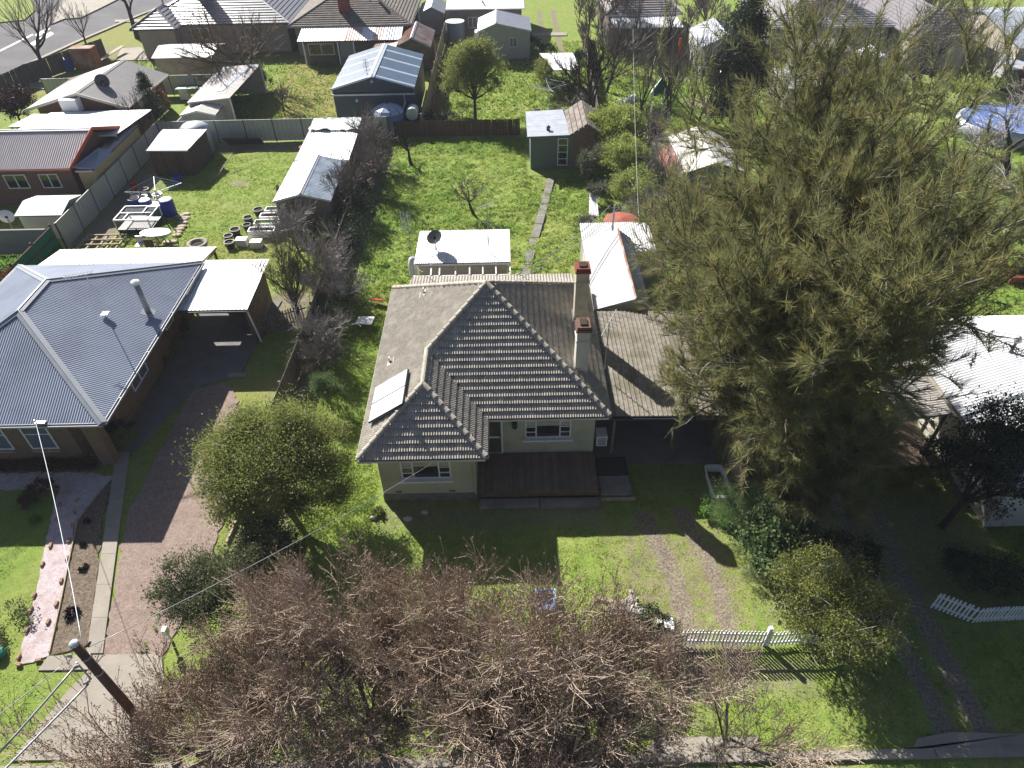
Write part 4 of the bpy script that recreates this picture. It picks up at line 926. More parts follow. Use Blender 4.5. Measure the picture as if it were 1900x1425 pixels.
M().lathe(6.8, 37.6, [(1.12, 1.72), (1.12, 1.80), (.1, 2.0)], 8).obj('lid', rust_red, tk)
# propped white sheet
M().slab([(5.35, 41.6, .1), (5.95, 41.4, .12), (5.98, 43.2, .75), (5.75, 44.3, .95), (5.5, 43.4, .75)], .06).obj('metal_sheet', pure_white, label='white sheet propped in the weeds left of the yellow shrubs', cat='sheet')

# sleepout at the back of the lot
so = thing('sleepout', (3.2, 50.5, 0), 'grey green sleepout with flat zinc and shingle gable roof at the back fence', 'shed')
M().quad((1.7, 49.1, 0), (4.75, 49.1, 0), (4.75, 49.1, 2.5), (1.7, 49.1, 2.5)).quad((1.7, 53.4, 0), (1.7, 49.1, 0), (1.7, 49.1, 2.5), (1.7, 53.4, 2.6)).quad((6.9, 53.4, 0), (1.7, 53.4, 0), (1.7, 53.4, 2.6), (6.9, 53.4, 2.6)).obj('wall', green_wall, so)
for i in range(14): M().box(1.78 + i * .205, 1.80 + i * .205, 49.075, 49.1, .05, 2.45).obj('cover_strip', green_wall, so)
M().quad((4.75, 49.1, 0), (6.9, 49.1, 0), (6.9, 49.1, 2.5), (5.8, 49.1, 3.3), (4.75, 49.1, 2.62)).quad((6.9, 49.1, 0), (6.9, 53.4, 0), (6.9, 53.4, 2.5), (6.9, 49.1, 2.5)).obj('brick_wall', brick_brown, so)
rs_ = [(1.45, 48.85, 2.52), (4.65, 48.85, 2.60), (4.3, 53.7, 2.72), (1.45, 53.7, 2.62)]
for i in range(5):
    a, b = i / 5, (i + 1) / 5; l = lambda p, q, t: tuple(p[k] + (q[k] - p[k]) * t for k in range(3))
    M().slab([l(rs_[0], rs_[3], a), l(rs_[1], rs_[2], a), l(rs_[1], rs_[2], b - .006), l(rs_[0], rs_[3], b - .006)], .05).obj('roof_sheet', zinc_clean, so)
M().beam((1.4, 48.83, 2.5), (4.7, 48.83, 2.58), .06, .12).obj('fascia', green_wall, so)
window(so, 4.05, 49.1, .25, 2.3, .75, bars=(3,), sill=False, fm=pure_white)
M().lathe(3.0, 49.9, [(.13, 2.6), (.13, 2.78), (.2, 2.82), (.05, 2.95)], 8).obj('roof_vent', dark_metal, so)
# shingle gable, shingles as pieces
sr = M()
gf = [([(4.55, 48.8, 2.63), (5.8, 48.8, 3.38), (5.8, 53.7, 3.38), (4.3, 53.7, 2.5)], (-1, 0, 0)), ([(5.8, 48.8, 3.38), (7.1, 48.8, 2.5), (7.1, 53.7, 2.5), (5.8, 53.7, 3.38)], (1, 0, 0))]
for p, d in gf: sr.slab([(q[0], q[1], q[2] - .03) for q in p], .05)
sr = sr.obj('shingle_roof', tile_speckle, so)
sm = M().box(0, .33, 0, .34, 0, .022).mesh('shingle', tile_speckle)
for sgn, xe, ze_ in ((-1, 4.45, 2.56), (1, 7.1, 2.5)):
    for j in range(4):
        for i in range(14):
            x = xe - sgn * j * .335; z = ze_ + j * .335 * .64; y = 48.82 + i * .345
            k = Matrix.Translation((x, y + (sgn < 0) * 0, z + .02)) @ Matrix.Rotation(sgn * -.0, 4, 'X') @ Matrix.Rotation(-sgn * -.57 if sgn < 0 else .57 + pi * 0, 4, 'Y')
            k = Matrix.Translation((x, y, z + .03)) @ (Matrix.Rotation(-.57, 4, 'Y') if sgn < 0 else Matrix.Rotation(.57, 4, 'Y') @ Matrix.Translation((-.33, 0, 0)))
            inst('shingle', sm, k, sr)

# left yard sheds
sa = gable('garden_shed', -14.75, -11.35, 40.4, 46.0, 2.15, 2.62, 'garden shed with half white half clear roof in the left rear yard', mat('taupe_shed_wall', (.16, .14, .13), (.13, .115, .105), 2, .8), white_metal, clear_grey, period=.2, amp=.012, prof='trap', capm=zinc_clean, wall_corr=True)
M().box(-14.0, -12.3, 40.37, 40.385, .05, 2.0).obj('door', brown_wall, sa)
skillion('open_shelter', [(-14.9, 46.5, 2.15), (-11.1, 46.5, 2.1), (-11.2, 53.2, 2.3), (-14.9, 53.3, 2.3)], 'white roofed shelter with a crumpled clear tarpaulin on its back end', grey_wall, white_metal, posts='w', walls=(1, 1, 1, 1), period=.2)
m = M(); rr = np.random.RandomState(3); nx_, ny_ = 14, 7; gr = rr.rand(ny_, nx_) * .22
for j in range(ny_):
    for i in range(nx_): m.v.append((-14.9 + i * 3.7 / (nx_ - 1), 51.3 + j * 2.2 / (ny_ - 1), 2.32 + gr[j, i]))
for j in range(ny_ - 1):
    for i in range(nx_ - 1): m.f.append((j * nx_ + i, j * nx_ + i + 1, (j + 1) * nx_ + i + 1, (j + 1) * nx_ + i))
m.obj('tarpaulin', mat('milky_plastic', (.62, .63, .64), (.5, .51, .52), 4, .35), label='crumpled milky plastic tarpaulin on the white roofed shelter', cat='tarpaulin', smooth=True)
ds = skillion('garden_shed', [(-26.3, 49.0, 2.05), (-23.3, 49.0, 2.0), (-22.9, 52.4, 2.2), (-26.3, 52.4, 2.3)], 'dark weathered shed with white iron roof in the yard corner', mat('dark_weathered_board', (.085, .065, .055), (.055, .045, .04), 4, .9), white_metal, period=.2)
for i in range(12): M().box(-26.1 + i * .23, -25.92 + i * .23, 49.09, 49.12, .03, 1.95).obj('wall_board', brown_wood, ds)
M().lathe(-24.4, 53.6, [(1.1, 0), (1.1, 1.9), (.8, 2.15), (.2, 2.3)], 16).obj('water_tank', zinc_clean, label='pale round tank behind the dark weathered shed', cat='tank', smooth=True)
gable('garden_shed', -31.0, -28.3, 39.9, 42.4, 1.75, 2.1, 'small white steel shed behind the mauve wall', fence_cream, pure_white, ridge='x', period=.15, wall_corr=False)
gable('garden_shed', -26.3, -23.7, 56.4, 59.0, 1.9, 2.25, 'small cream gabled shed just behind the rear fence', fence_cream, mat('cream_white_metal', (.72, .69, .62), (.66, .63, .56), 2, .5), period=.15, wall_corr=True)
ls = skillion('open_shed', [(-26.2, 57.8, 2.4), (-22.8, 58.2, 2.55), (-22.5, 67.0, 2.6), (-26.2, 66.8, 2.4)], 'long open shed with patched grey and brown iron roof under the bare tree', mat('shed_end_wall', (.38, .34, .27), (.3, .27, .22), 3, .8), mat('patched_iron', (.42, .40, .39), (.30, .26, .25), .9, .5, stain=(.25, .20, .18), stain_amt=.8, stain_scale=.5), fall=(-1, 0, 0), walls=(1, 0, 1, 1), period=.2, prof='trap', posts='w')
M().slab([(-24.4, 60.0, 2.53), (-23.9, 60.0, 2.55), (-23.4, 65.4, 2.58), (-24.0, 65.4, 2.56)], .02).obj('clear_panel', steel_blue, ls)

# red trimmed brick house (far left)
rh = thing('brick_house', (-34, 46, 0), 'red brown brick house with mauve metal roof and red gable trim', 'house')
mauve_roof = mat('mauve_metal_roof', (.60, .53, .52), (.53, .47, .46), 1.2, .5)
corr_roof(rh, [([(-45, 44.35, 2.8), (-29.35, 44.35, 2.8), (-28.6, 47.4, 4.25), (-45, 47.4, 4.25)], (0, -1, 0)), ([(-45, 47.4, 4.25), (-28.6, 47.4, 4.25), (-28.9, 51.5, 2.8), (-45, 51.5, 2.8)], (0, 1, 0))], mauve_roof, .15, .018)
flash(rh, (-45, 47.4, 4.25), (-28.6, 47.4, 4.25), pure_white, .35)
M().quad((-45, 44.9, 0), (-29.7, 44.9, 0), (-29.7, 44.9, 2.7), (-45, 44.9, 2.7)).quad((-29.7, 44.9, 0), (-29.7, 51, 0), (-29.7, 51, 2.7), (-29.7, 47.4, 4.05), (-29.7, 44.9, 2.7)).obj('wall', brick_red, rh)
gutter(rh, (-45, 44.35, 2.72), (-29.3, 44.35, 2.72), rust_red)
for a, b in (((-29.3, 44.35, 2.78), (-28.55, 47.4, 4.3)), ((-28.55, 47.4, 4.3), (-28.85, 51.4, 2.85))): M().beam(a, b, .06, .22).obj('barge_board', mat('scarlet_trim', (.42, .07, .035), (.36, .06, .03), 5, .6), rh)
windows_s(rh, [(-33.7, 1.2, 2.2, 1.5), (-31.4, 1.2, 2.2, 1.3)], 44.9, glass)
M().slab([(-29.3, 44.6, 2.75), (-28.0, 44.9, 2.5), (-27.8, 47.3, 2.6), (-28.6, 47.3, 3.0)], .04).obj('skylight_awning', slate_blue, rh)
ax = skillion('annex', [(-29.3, 44.75, 2.45), (-28.15, 44.75, 2.45), (-28.1, 52.6, 2.55), (-29.2, 52.6, 2.7)], 'mustard walled annex against the fence beside the red trimmed house', cream_wall, mauve_roof, cat='annex', period=.15)
pt = skillion('patio_roof', [(-36.5, 49.7, 3.0), (-28.4, 49.7, 2.95), (-28.0, 55.3, 2.75), (-35.8, 54.8, 2.75)], 'broad white patio roof between the two brick houses at left', brick_red, pure_white, cat='patio roof', walls=(0, 0, 0, 0), posts=True, period=.25, prof='trap')

# grey roofed gabled brick house with dish
gh = thing('brick_house', (-34, 60, 0), 'brick house with grey gabled metal roof and cream barge boards at upper left', 'house')
corr_roof(gh, [([(-38.6, 56.2, 2.6), (-33.7, 55.8, 3.95), (-33.4, 64.2, 3.95), (-38.6, 64.2, 2.6)], (-1, 0, 0))], mat('warm_white_metal', (.66, .63, .58), (.58, .55, .5), 1, .45), .2, .015)
corr_roof(gh, [([(-33.7, 55.8, 3.95), (-30.2, 55.9, 2.75), (-29.9, 64.0, 2.75), (-33.4, 64.2, 3.95)], (1, 0, 0))], greige_metal, .2, .015)
flash(gh, (-33.7, 55.8, 3.95), (-33.4, 64.2, 3.95), cream_metal, .3)
for a, b in (((-38.6, 56.1, 2.55), (-33.7, 55.7, 3.9)), ((-33.7, 55.7, 3.9), (-30.2, 55.8, 2.7))): M().beam(a, b, .08, .2).obj('barge_board', cream_metal, gh)
M().quad((-37.6, 56.3, 0), (-30.6, 56.3, 0), (-30.6, 56.3, 2.7), (-33.7, 56.2, 3.8), (-37.6, 56.3, 2.75)).quad((-30.6, 56.3, 0), (-30.5, 63.8, 0), (-30.5, 63.8, 2.65), (-30.6, 56.3, 2.65)).obj('wall', brick_red, gh)
M().beam((-38.5, 56.2, 0), (-38.5, 56.2, 2.5), .12).obj('post', cream_metal, gh)
gutter(gh, (-30.2, 55.9, 2.68), (-29.9, 64.0, 2.68), cream_metal, (1, 0, 0))
ac2 = M().box(-35.0, -33.7, 55.2, 56.0, 2.62, 3.62).obj('air_conditioner', pure_white, label='white box air conditioner below the cream gable', cat='air conditioner')
M().lathe(-34.3, 55.17, [(.0001, 3.0), (.0002, 3.001)], 6)
dish(-32.7, 58.2, 3.98, .55, radians(-25), radians(6), 'dark satellite dish on the grey gabled metal roof', mast=.6)
skillion('patio_roof', [(-38.2, 53.0, 2.5), (-35.6, 52.8, 2.5), (-34.9, 55.0, 2.62), (-37.4, 55.2, 2.62)], 'small white awning left of the box air conditioner', brick_red, pure_white, cat='awning', walls=(0, 0, 0, 0), posts=True)
skillion('patio_roof', [(-35.4, 53.2, 2.45), (-30.9, 53.2, 2.45), (-29.8, 55.7, 2.6), (-35.4, 55.7, 2.6)], 'speckled white lean-to roof below the box air conditioner', brick_red, mat('speckled_white_metal', (.66, .65, .66), (.42, .42, .44), 12, .5), cat='lean-to', walls=(1, 1, 0, 0))

# hip-roofed far houses
def hip_house(name, x0, x1, y0, y1, ze, zr, label, wallm, roofm, tiles=True, inset=.55, gauge=.36, capm=None, gm=pure_white, wins=()):
    r = thing(name, ((x0 + x1) / 2, (y0 + y1) / 2, 0), label, 'house'); d = min(x1 - x0, y1 - y0) / 2
    if x1 - x0 > y1 - y0: a, b = (x0 + d, (y0 + y1) / 2, zr), (x1 - d, (y0 + y1) / 2, zr); fs = [([(x0, y0, ze), (x1, y0, ze), b, a], (0, -1, 0)), ([(x1, y0, ze), (x1, y1, ze), b], (1, 0, 0)), ([(x1, y1, ze), (x0, y1, ze), a, b], (0, 1, 0)), ([(x0, y1, ze), (x0, y0, ze), a], (-1, 0, 0))]
    else: a, b = ((x0 + x1) / 2, y0 + d, zr), ((x0 + x1) / 2, y1 - d, zr); fs = [([(x0, y0, ze), (x1, y0, ze), a], (0, -1, 0)), ([(x1, y0, ze), (x1, y1, ze), b, a], (1, 0, 0)), ([(x1, y1, ze), (x0, y1, ze), b], (0, 1, 0)), ([(x0, y1, ze), (x0, y0, ze), a, b], (-1, 0, 0))]
    for p, dd in fs:
        o = (M().courses(p, dd, gauge, .06) if tiles else M().corr(p, dd, .2, .02)).obj('roof_face', roofm, r)
        M().slab([(q[0], q[1], q[2] - .03) for q in p], .04).obj('roof_lining', brown_wall, o)
    for p, q in (((x0, y0, ze), a), ((x1, y0, ze), a if not (x1 - x0 > y1 - y0) else b), ((x1, y1, ze), b), ((x0, y1, ze), b if not (x1 - x0 > y1 - y0) else a), (a, b)):
        if (Vector(p) - Vector(q)).length > .3: flash(r, p, q, capm or roofm, .3, 'ridge_cap', .05)
    M().box(x0 + inset, x1 - inset, y0 + inset, y1 - inset, 0, ze - .05).obj('wall', wallm, r)
    gutter(r, (x0, y0, ze - .06), (x1, y0, ze - .06), gm); gutter(r, (x1, y0, ze - .06), (x1, y1, ze - .06), gm, (1, 0, 0))
    windows_s(r, wins, y0 + inset)
    return r
jh = hip_house('tiled_house', -38.6, -22.6, 79.4, 93, 3.0, 5.9, 'pinkish house with striped grey tiled hip roof at the top left', pink_wall, tile_grey, gauge=.42, gm=dark_metal, wins=((-32.5, 1.4, 2.5, 1.9), (-27, 1.4, 2.5, 1.5)))
M().box(-33.8, -32.5, 84.2, 85.0, 4.2, 7.6).obj('chimney', dark_metal, jh)
hip_house('tiled_house', -38.8, -34.0, 77.8, 84.0, 3.0, 4.4, 'front wing with small grey tiled hip left of the pinkish house', pink_wall, tile_grey, gauge=.42, gm=dark_metal)
gable('garage', -34.0, -28.4, 70.9, 75.2, 2.2, 2.7, 'white roofed garage with mossy wall in front of the pinkish house', mat('mossy_wall', (.27, .24, .20), (.18, .165, .14), 1.5, .9), pure_white, ridge='x', period=.2, cat='garage')
lh = hip_house('tiled_house', -22.5, -9.7, 77.8, 93, 3.0, 5.8, 'brown tiled house with red brick chimney at the top', grey_wall, tile_far, gauge=.33, gm=grey_wall)
M().box(-17.3, -16.2, 79.6, 80.4, 3.5, 6.3).obj('chimney', brick_chim, lh)
for x, y in ((-14.6, 82), (-13.2, 81)): M().tube([(x, y, 4.2), (x, y, 4.9)], .14, 8).lathe(x, y, [(.2, 4.9), (.2, 5.05), (.05, 5.15)], 8).obj('roof_vent', zinc, lh)
hip_house('tiled_house', -30.5, -21.5, 92, 104, 3.0, 5.4, 'grey roofed house behind the brown tiled one', grey_wall, tile_far, gauge=.5)
lr = thing('lean_to', (-16, 76.5, 0), 'long rust streaked white lean-to along the brown tiled house', 'lean-to')
xs_ = [-21.0, -18.6, -16.2, -14.6, -13.4, -12.2, -11.3, -10.5]; ms_ = [white_metal, white_metal, mat('rust_streaked_white', (.68, .66, .64), (.40, .15, .09), 2.2, .6), white_metal, mat('rust_streaked_white', (.6, .6, .6)), clear_grey, clear_strip]
for i in range(7): M().corr([(xs_[i], 74.9, 2.35), (xs_[i + 1], 74.9, 2.35), (xs_[i + 1], 78.0, 2.95), (xs_[i], 78.0, 2.95)], (0, -1, 0), .25, .02).obj('roof_sheet', ms_[i], lr)
M().slab([(-21.0, 74.95, 2.30), (-10.5, 74.95, 2.30), (-10.5, 78.0, 2.9), (-21, 78.0, 2.9)], .05).obj('roof_lining', brown_wall, lr)
M().box(-20.6, -11, 75.4, 77.8, 0, 2.3).obj('wall', brown_wall, lr)
for x in (-20.5, -17.0, -15.4, -12.2): M().box(x - .06, x + .06, 75.0, 75.12, 0, 2.3).obj('post', pure_white, lr)
M().box(-16.9, -15.5, 75.3, 75.4, 0, 2.3).obj('pale_wall', grey_wall, lr)
windows_s(lr, [(-18.8, .9, 2.0, 2.6)], 75.38)
rsd = gable('rusty_shed', -10.9, -7.5, 72.9, 78.5, 2.2, 3.05, 'rusty iron gabled shed beside the brown tiled house', mat('grey_boards', (.20, .165, .14), (.13, .105, .09), 3, .9), rust, mat('rust_purple_iron', (.22, .10, .08), (.34, .32, .32), 1.1, .8), period=.2, amp=.02, prof='trap', capm=zinc)
skillion('lean_to', [(-13.2, 73.8, 2.0), (-10.9, 73.9, 2.1), (-10.9, 76.2, 2.3), (-13.0, 75.2, 2.2)], 'small rusty lean-to roof left of the rusty shed', brown_wall, rust, period=.2)
ss = M(); sp_ = [Vector((-14.3, 71.3, 2.0)), Vector((-10.6, 73.2, 2.6)), Vector((-10.3, 69.0, 2.2)), Vector((-14.6, 69.0, 1.7))]
nn = 10
for j in range(nn + 1):
    for i in range(nn + 1):
        u_, v_ = i / nn, j / nn; p = sp_[0].lerp(sp_[1], u_).lerp(sp_[3].lerp(sp_[2], u_), v_); pull = 0.22 * (sin(pi * u_) * (2 * v_ - 1) * -1); p = p + Vector((0.18 * sin(pi * v_) * (1 - 2 * u_), pull * 2.2, -.25 * sin(pi * u_) * sin(pi * v_))); ss.v.append(tuple(p))
for j in range(nn):
    for i in range(nn): ss.f.append((j * 11 + i, j * 11 + i + 1, (j + 1) * 11 + i + 1, (j + 1) * 11 + i))
ss.obj('shade_sail', mat('cream_canvas', (.60, .58, .50), (.52, .50, .43), 3, .8), label='pale canvas shade sail strung between the rusty shed and blue roof', cat='shade sail', smooth=True)

# big blue shed with skylight strips
bs = thing('blue_shed', (-11, 63, 0), 'large navy walled shed with steel blue roof and pale skylight strips', 'shed')
bx0, bx1, by0, by1, bh, bhr, bxm = -14.4, -7.55, 58.3, 67.4, 3.0, 3.95, -10.95
M().quad((bx0 + .1, by0 + .1, 0), (bx1 - .1, by0 + .1, 0), (bx1 - .1, by0 + .1, bh), (bxm, by0 + .1, bhr - .05), (bx0 + .1, by0 + .1, bh)).quad((bx1 - .1, by0 + .1, 0), (bx1 - .1, by1 - .1, 0), (bx1 - .1, by1 - .1, bh), (bx1 - .1, by0 + .1, bh)).quad((bx0 + .1, by1, 0), (bx0 + .1, by0 + .1, 0), (bx0 + .1, by0 + .1, bh), (bx0 + .1, by1, bh)).obj('wall', navy_metal, bs)
for i in range(30): x = bx0 + .25 + i * .22; M().box(x, x + .05, by0 + .07, by0 + .1, .05, bh + (bhr - bh) * (1 - abs(x - bxm) / 3.45) - .12).obj('cladding_rib', navy_metal, bs)
ys_ = [58.15, 58.75, 59.0, 61.1, 61.4, 63.6, 63.9, 65.8, 66.1, 67.5]
for i in range(9):
    mm = clear_strip if i % 2 else steel_blue; y0_, y1_ = ys_[i], ys_[i + 1]; lf = .006 if i % 2 else 0
    M().corr([(bx0, y0_, bh + lf), (bxm, y0_, bhr + lf), (bxm, y1_, bhr + lf), (bx0, y1_, bh + lf)], (-1, 0, 0), .2, .012, 'trap').obj('roof_sheet' if not i % 2 else 'skylight_strip', mm, bs)
    M().corr([(bxm, y0_, bhr + lf), (bx1, y0_, bh + lf), (bx1, y1_, bh + lf), (bxm, y1_, bhr + lf)], (1, 0, 0), .2, .012, 'trap').obj('roof_sheet' if not i % 2 else 'skylight_strip', mm, bs)
flash(bs, (bxm, 58.15, bhr), (bxm, 67.5, bhr), clear_strip, .5, 'ridge_cap')
M().slab([(bx0 + .05, 58.2, bh - .03), (bxm, 58.2, bhr - .03), (bxm, 67.4, bhr - .03), (bx0 + .05, 67.4, bh - .03)], .03).slab([(bxm, 58.2, bhr - .03), (bx1 - .05, 58.2, bh - .03), (bx1 - .05, 67.4, bh - .03), (bxm, 67.4, bhr - .03)], .03).obj('roof_lining', navy_metal, bs)
for a, b in (((bx0, by0 - .02, bh - .02), (bxm, by0 - .02, bhr - .02)), ((bxm, by0 - .02, bhr - .02), (bx1, by0 - .02, bh - .02))): M().beam(a, b, .05, .16).obj('barge_board', steel_blue, bs)
M().beam((bx0, by0 - .05, bh - .42), (bx1, by0 - .05, bh - .42), .1, .12).obj('gutter', zinc_clean, bs)
M().tube([(bx1 - .9, by0 - .08, bh - .5), (bx1 - .85, by0 - .1, 2.0), (bx1 - 1.1, by0 - .5, 1.3)], .07, 8).obj('downpipe', zinc_clean, bs)
for x, z in ((bxm, 3.5), (-12.4, 2.0)): M().lathe(x, by0 + .03, [(.12, z), (.12, z + .15), (.04, z + .25)], 8).obj('wall_light', zinc_clean, bs)
am = M().tube([(-11.4, 59.2, 3.8), (-11.4, 59.2, 5.1)], .03, 5)
for k in range(9): am.tube([(-11.65, 59.2, 4.2 + k * .1), (-11.15, 59.2, 4.2 + k * .1)], .014, 4)
am.obj('antenna', zinc_clean, bs)
tnk = thing('rainwater_tank', (-9.6, 56.7, 0), 'pale blue domed rainwater tank behind the rear steel fence', 'tank')
M().lathe(-9.7, 56.8, [(1.3, 0), (1.3, 1.75)], 24).obj('tank_body', mat('tank_blue_grey', (.12, .17, .28), (.1, .15, .25), 2, .5), tnk, smooth=True)
for k in range(10):
    m = M(); a0, a1 = 2 * pi * k / 10 + .03, 2 * pi * (k + 1) / 10 - .03; pr = [(1.34, 1.75), (1.1, 1.98), (.6, 2.22), (.12, 2.33)]
    for i in range(3): (r0, z0), (r1, z1) = pr[i], pr[i + 1]; m.quad(*[( -9.7 + r * cos(t), 56.8 + r * sin(t), z) for r, z, t in ((r0, z0, a0), (r0, z0, a1), (r1, z1, a1), (r1, z1, a0))])
    m.obj('lid_segment', mat('tank_lid_blue', (.36, .42, .56), (.30, .36, .5), 2, .4), tnk)
M().lathe(-9.7, 56.8, [(1.30, 1.72), (.1, 2.29)], 20).obj('lid_core', navy_metal, tnk)
M().tube([(-7.7, 56.3, 1.6), (-7.7, 57.3, 1.6)], .5, 12).obj('water_drum', zinc_clean, label='ribbed galvanised drum lying behind the fence right of the domed tank', cat='drum', smooth=False)

# middle-top: white roofed house, tank, shed, pergola
mh = skillion('white_roofed_house', [(-6.5, 83.8, 3.0), (2.2, 83.6, 3.0), (2.2, 92, 3.8), (-6.5, 92, 3.8)], 'long white roofed house at the very top centre', mat('taupe_wall', (.20, .18, .17), (.17, .155, .145), 2, .85), pure_white, cat='house', period=.25, inset=.5)
windows_s(mh, [(-3.6, 1.0, 2.1, 1.0)], 84.1)
M().tube([(-2.2, 84.5, 3.2), (-4.5, 88.5, 5.5)], .07, 6).obj('flue', grey_wall, mh)
wt = thing('water_tank', (-5.4, 83, 0), 'corrugated round water tank with white lid by the white roofed house', 'tank')
m = M(); m.lathe(-5.45, 82.0, [(1.0 + .02 * (i % 2), .1 + i * .1) for i in range(22)], 20); m.obj('tank_body', mat('galvanised_tank', (.16, .20, .25), (.13, .165, .21), 2, .5), wt, smooth=True)
M().lathe(-5.45, 82.0, [(1.04, 2.2), (1.04, 2.25), (.1, 2.32)], 20).obj('lid', pure_white, wt)
M().box(-3.3, -2.0, 80.2, 81.4, 0, 1.5).obj('cabinet', pure_white, label='small white cabinet between the round tank and the fibro shed', cat='cabinet')
fs = gable('fibro_shed', -2.7, 2.5, 75.8, 80.8, 2.75, 3.5, 'pale fibro shed with white and grey gable roof at top centre', mat('pale_grey_fibro', (.38, .355, .335), (.34, .32, .30), 2, .85), white_metal, mat('cool_grey_iron', (.34, .36, .42), (.28, .30, .35), 1.5, .5), period=.2, ridge_x=-.9, cat='shed', capm=zinc_clean)
windows_s(fs, [(.8, 1.2, 2.1, .8), (-1.6, 1.2, 2.1, .8)], 75.78, mat('green_glass', (.10, .16, .15), (.08, .13, .12), 2, .2))
skillion('pergola', [(4.3, 64.6, 2.3), (6.6, 64.6, 2.3), (6.4, 69.6, 2.3), (3.2, 69.6, 2.3)], 'flat white roof shelter on posts beside the bare tree', grey_wall, pure_white, cat='shelter', walls=(0, 0, 0, 0), posts='w', period=.25)
gable('garage', -9.6, -6.9, 85.5, 90.2, 2.2, 2.9, 'small white gabled garage on the lane right of the brown tiled house', grey_wall, pure_white, mat('cool_grey_iron', (.34, .36, .42)), period=.25, cat='garage')

# right rear garage with white gable roof
rg = gable('garage', 11.9, 15.2, 42.9, 48.3, 2.45, 3.15, 'garage with cream gable roof right of the yellow shrubs', mat('grey_green_fibro', (.20, .22, .21), (.17, .19, .18), 2, .85), mat('off_white_iron', (.60, .57, .53), (.5, .47, .44), 1.5, .55), oh=.35, period=.2, amp=.01, cat='garage')
M().beam((11.5, 42.5, 2.38), (13.55, 42.5, 3.08), .05, .14).beam((13.55, 42.5, 3.08), (15.6, 42.5, 2.38), .05, .14).obj('green_fascia', mat('dark_green_trim', (.03, .10, .08), (.025, .08, .065), 4, .6), rg)
M().slab([(10.6, 43.0, 1.95), (11.6, 43.0, 2.3), (11.6, 47.6, 2.3), (10.6, 47.2, 1.95)], .05).obj('side_awning', rust, rg)

# right neighbour with white corrugated hip roof
on = thing('white_roofed_house', (22, 21, 0), 'white corrugated iron roofed house behind the big olive green tree', 'house')
ox0, ox1, oy0, oy1, oze, ozr = 17.55, 32.0, 15.4, 25.6, 3.0, 5.15
a_, b_ = (22.6, 20.5, ozr), (27, 20.5, ozr)
corr_roof(on, [([(ox0, oy0, oze), (ox1, oy0, oze), b_, a_], (0, -1, 0)), ([(ox1, oy0, oze), (ox1, oy1, oze), b_], (1, 0, 0)), ([(ox1, oy1, oze), (ox0, oy1, oze), a_, b_], (0, 1, 0)), ([(ox0, oy1, oze), (ox0, oy0, oze), a_], (-1, 0, 0))], mat('bright_white_iron', (.66, .67, .70), (.58, .59, .62), 1.2, .5, stain=(.40, .37, .34), stain_amt=.3), .14, .02)
for p, q in (((ox0, oy0, oze), a_), ((ox0, oy1, oze), a_), (a_, b_)): flash(on, p, q, white_metal, .3)
M().box(ox0 + .6, ox1 - .6, oy0 + .6, oy1 - .6, 0, 2.95).obj('wall', mat('cream_render', (.58, .54, .46), (.50, .46, .39), 2, .9), on)
gutter(on, (ox0, oy0, 2.93), (ox0, oy1, 2.93), fibro_pale, (-1, 0, 0)); gutter(on, (ox0, oy0, 2.93), (ox1, oy0, 2.93), fibro_pale)
vp = M().tube([(20.3, 21.5, 3.9), (20.3, 21.5, 4.7)], .06, 8).obj('vent_pipe', dark_metal, on); M().lathe(20.3, 21.5, [(.1, 4.7), (.15, 4.8), (.1, 4.95), (.02, 5.0)], 10).obj('vent_cowl', steel_grey, vp)
dish(19.3, 25.3, 4.35, .5, radians(-25), radians(10), 'dark satellite dish at the back edge of the white corrugated roof', mast=1.1)
window(on, 18.15, 18.0, 1.0, 2.3, 1.6, side='W', mullions=(.5,), sill=True); window(on, 18.15, 21.6, 1.0, 2.3, 1.3, side='W', mullions=(.5,))
sk2 = skillion('verandah', [(15.6, 19.6, 2.35), (17.6, 19.6, 2.7), (17.6, 22.2, 2.7), (15.6, 22.2, 2.35)], 'small weathered iron verandah roof at the side of the white roofed house', grey_wall, mat('dull_iron', (.36, .34, .32), (.28, .26, .24), 3, .6), cat='verandah', walls=(0, 0, 0, 0), posts=True, fall=(-1, 0, 0), period=.13)
dk = thing('deck', (15, 20, 0), 'weathered brown deck boards beside the white roofed house', 'deck')
bm2 = M().box(0, .10, 0, 2.6, 0, .03).mesh('deck_board', deck_wood)
for i in range(38): inst('deck_board', bm2, Matrix.Translation((13.6 + i * .112, 18.9, .28)), dk)
M().box(13.6, 17.8, 18.85, 18.9, .0, .27).obj('fascia_board', brown_wood, dk)
m = M().box(13.95, 14.45, 20.9, 21.35, .72, .77).box(13.95, 14.45, 21.33, 21.38, .77, 1.15)
for x in (13.98, 14.42):
    for y in (20.93, 21.33): m.box(x - .02, x + .02, y - .02, y + .02, .3, .75)
m.obj('plastic_chair', red_paint, label='red plastic chair on the weathered deck under the big tree', cat='chair')
# corrugated low wall and round bed behind
m = M(); m.corr([(20.6, 27.0, .1), (22.6, 25.9, .1), (22.6, 25.9, 1.5), (20.6, 27.0, 1.5)], (0, 0, 1), .13, .03); 
wl = thing('iron_fence', (20, 29, 0), 'low corrugated iron fence running back from the white roofed house', 'fence')
for i in range(6):
    p0 = Vector((21.9 - i * .55, 26.4 + i * 1.25, 0)); p1 = Vector((21.9 - (i + 1) * .55, 26.4 + (i + 1) * 1.25, 0)); mm = M(); k = 24; prev = None
    for j in range(k + 1):
        c_ = p0.lerp(p1, j / k); of = .03 * sin(j * pi / 2); o = len(mm.v); mm.v += [(c_.x + of, c_.y, .05), (c_.x + of, c_.y, 1.15)]
        if prev is not None: mm.f.append((prev, o, o + 1, prev + 1))
        prev = o
    mm.obj('panel', white_metal, wl)

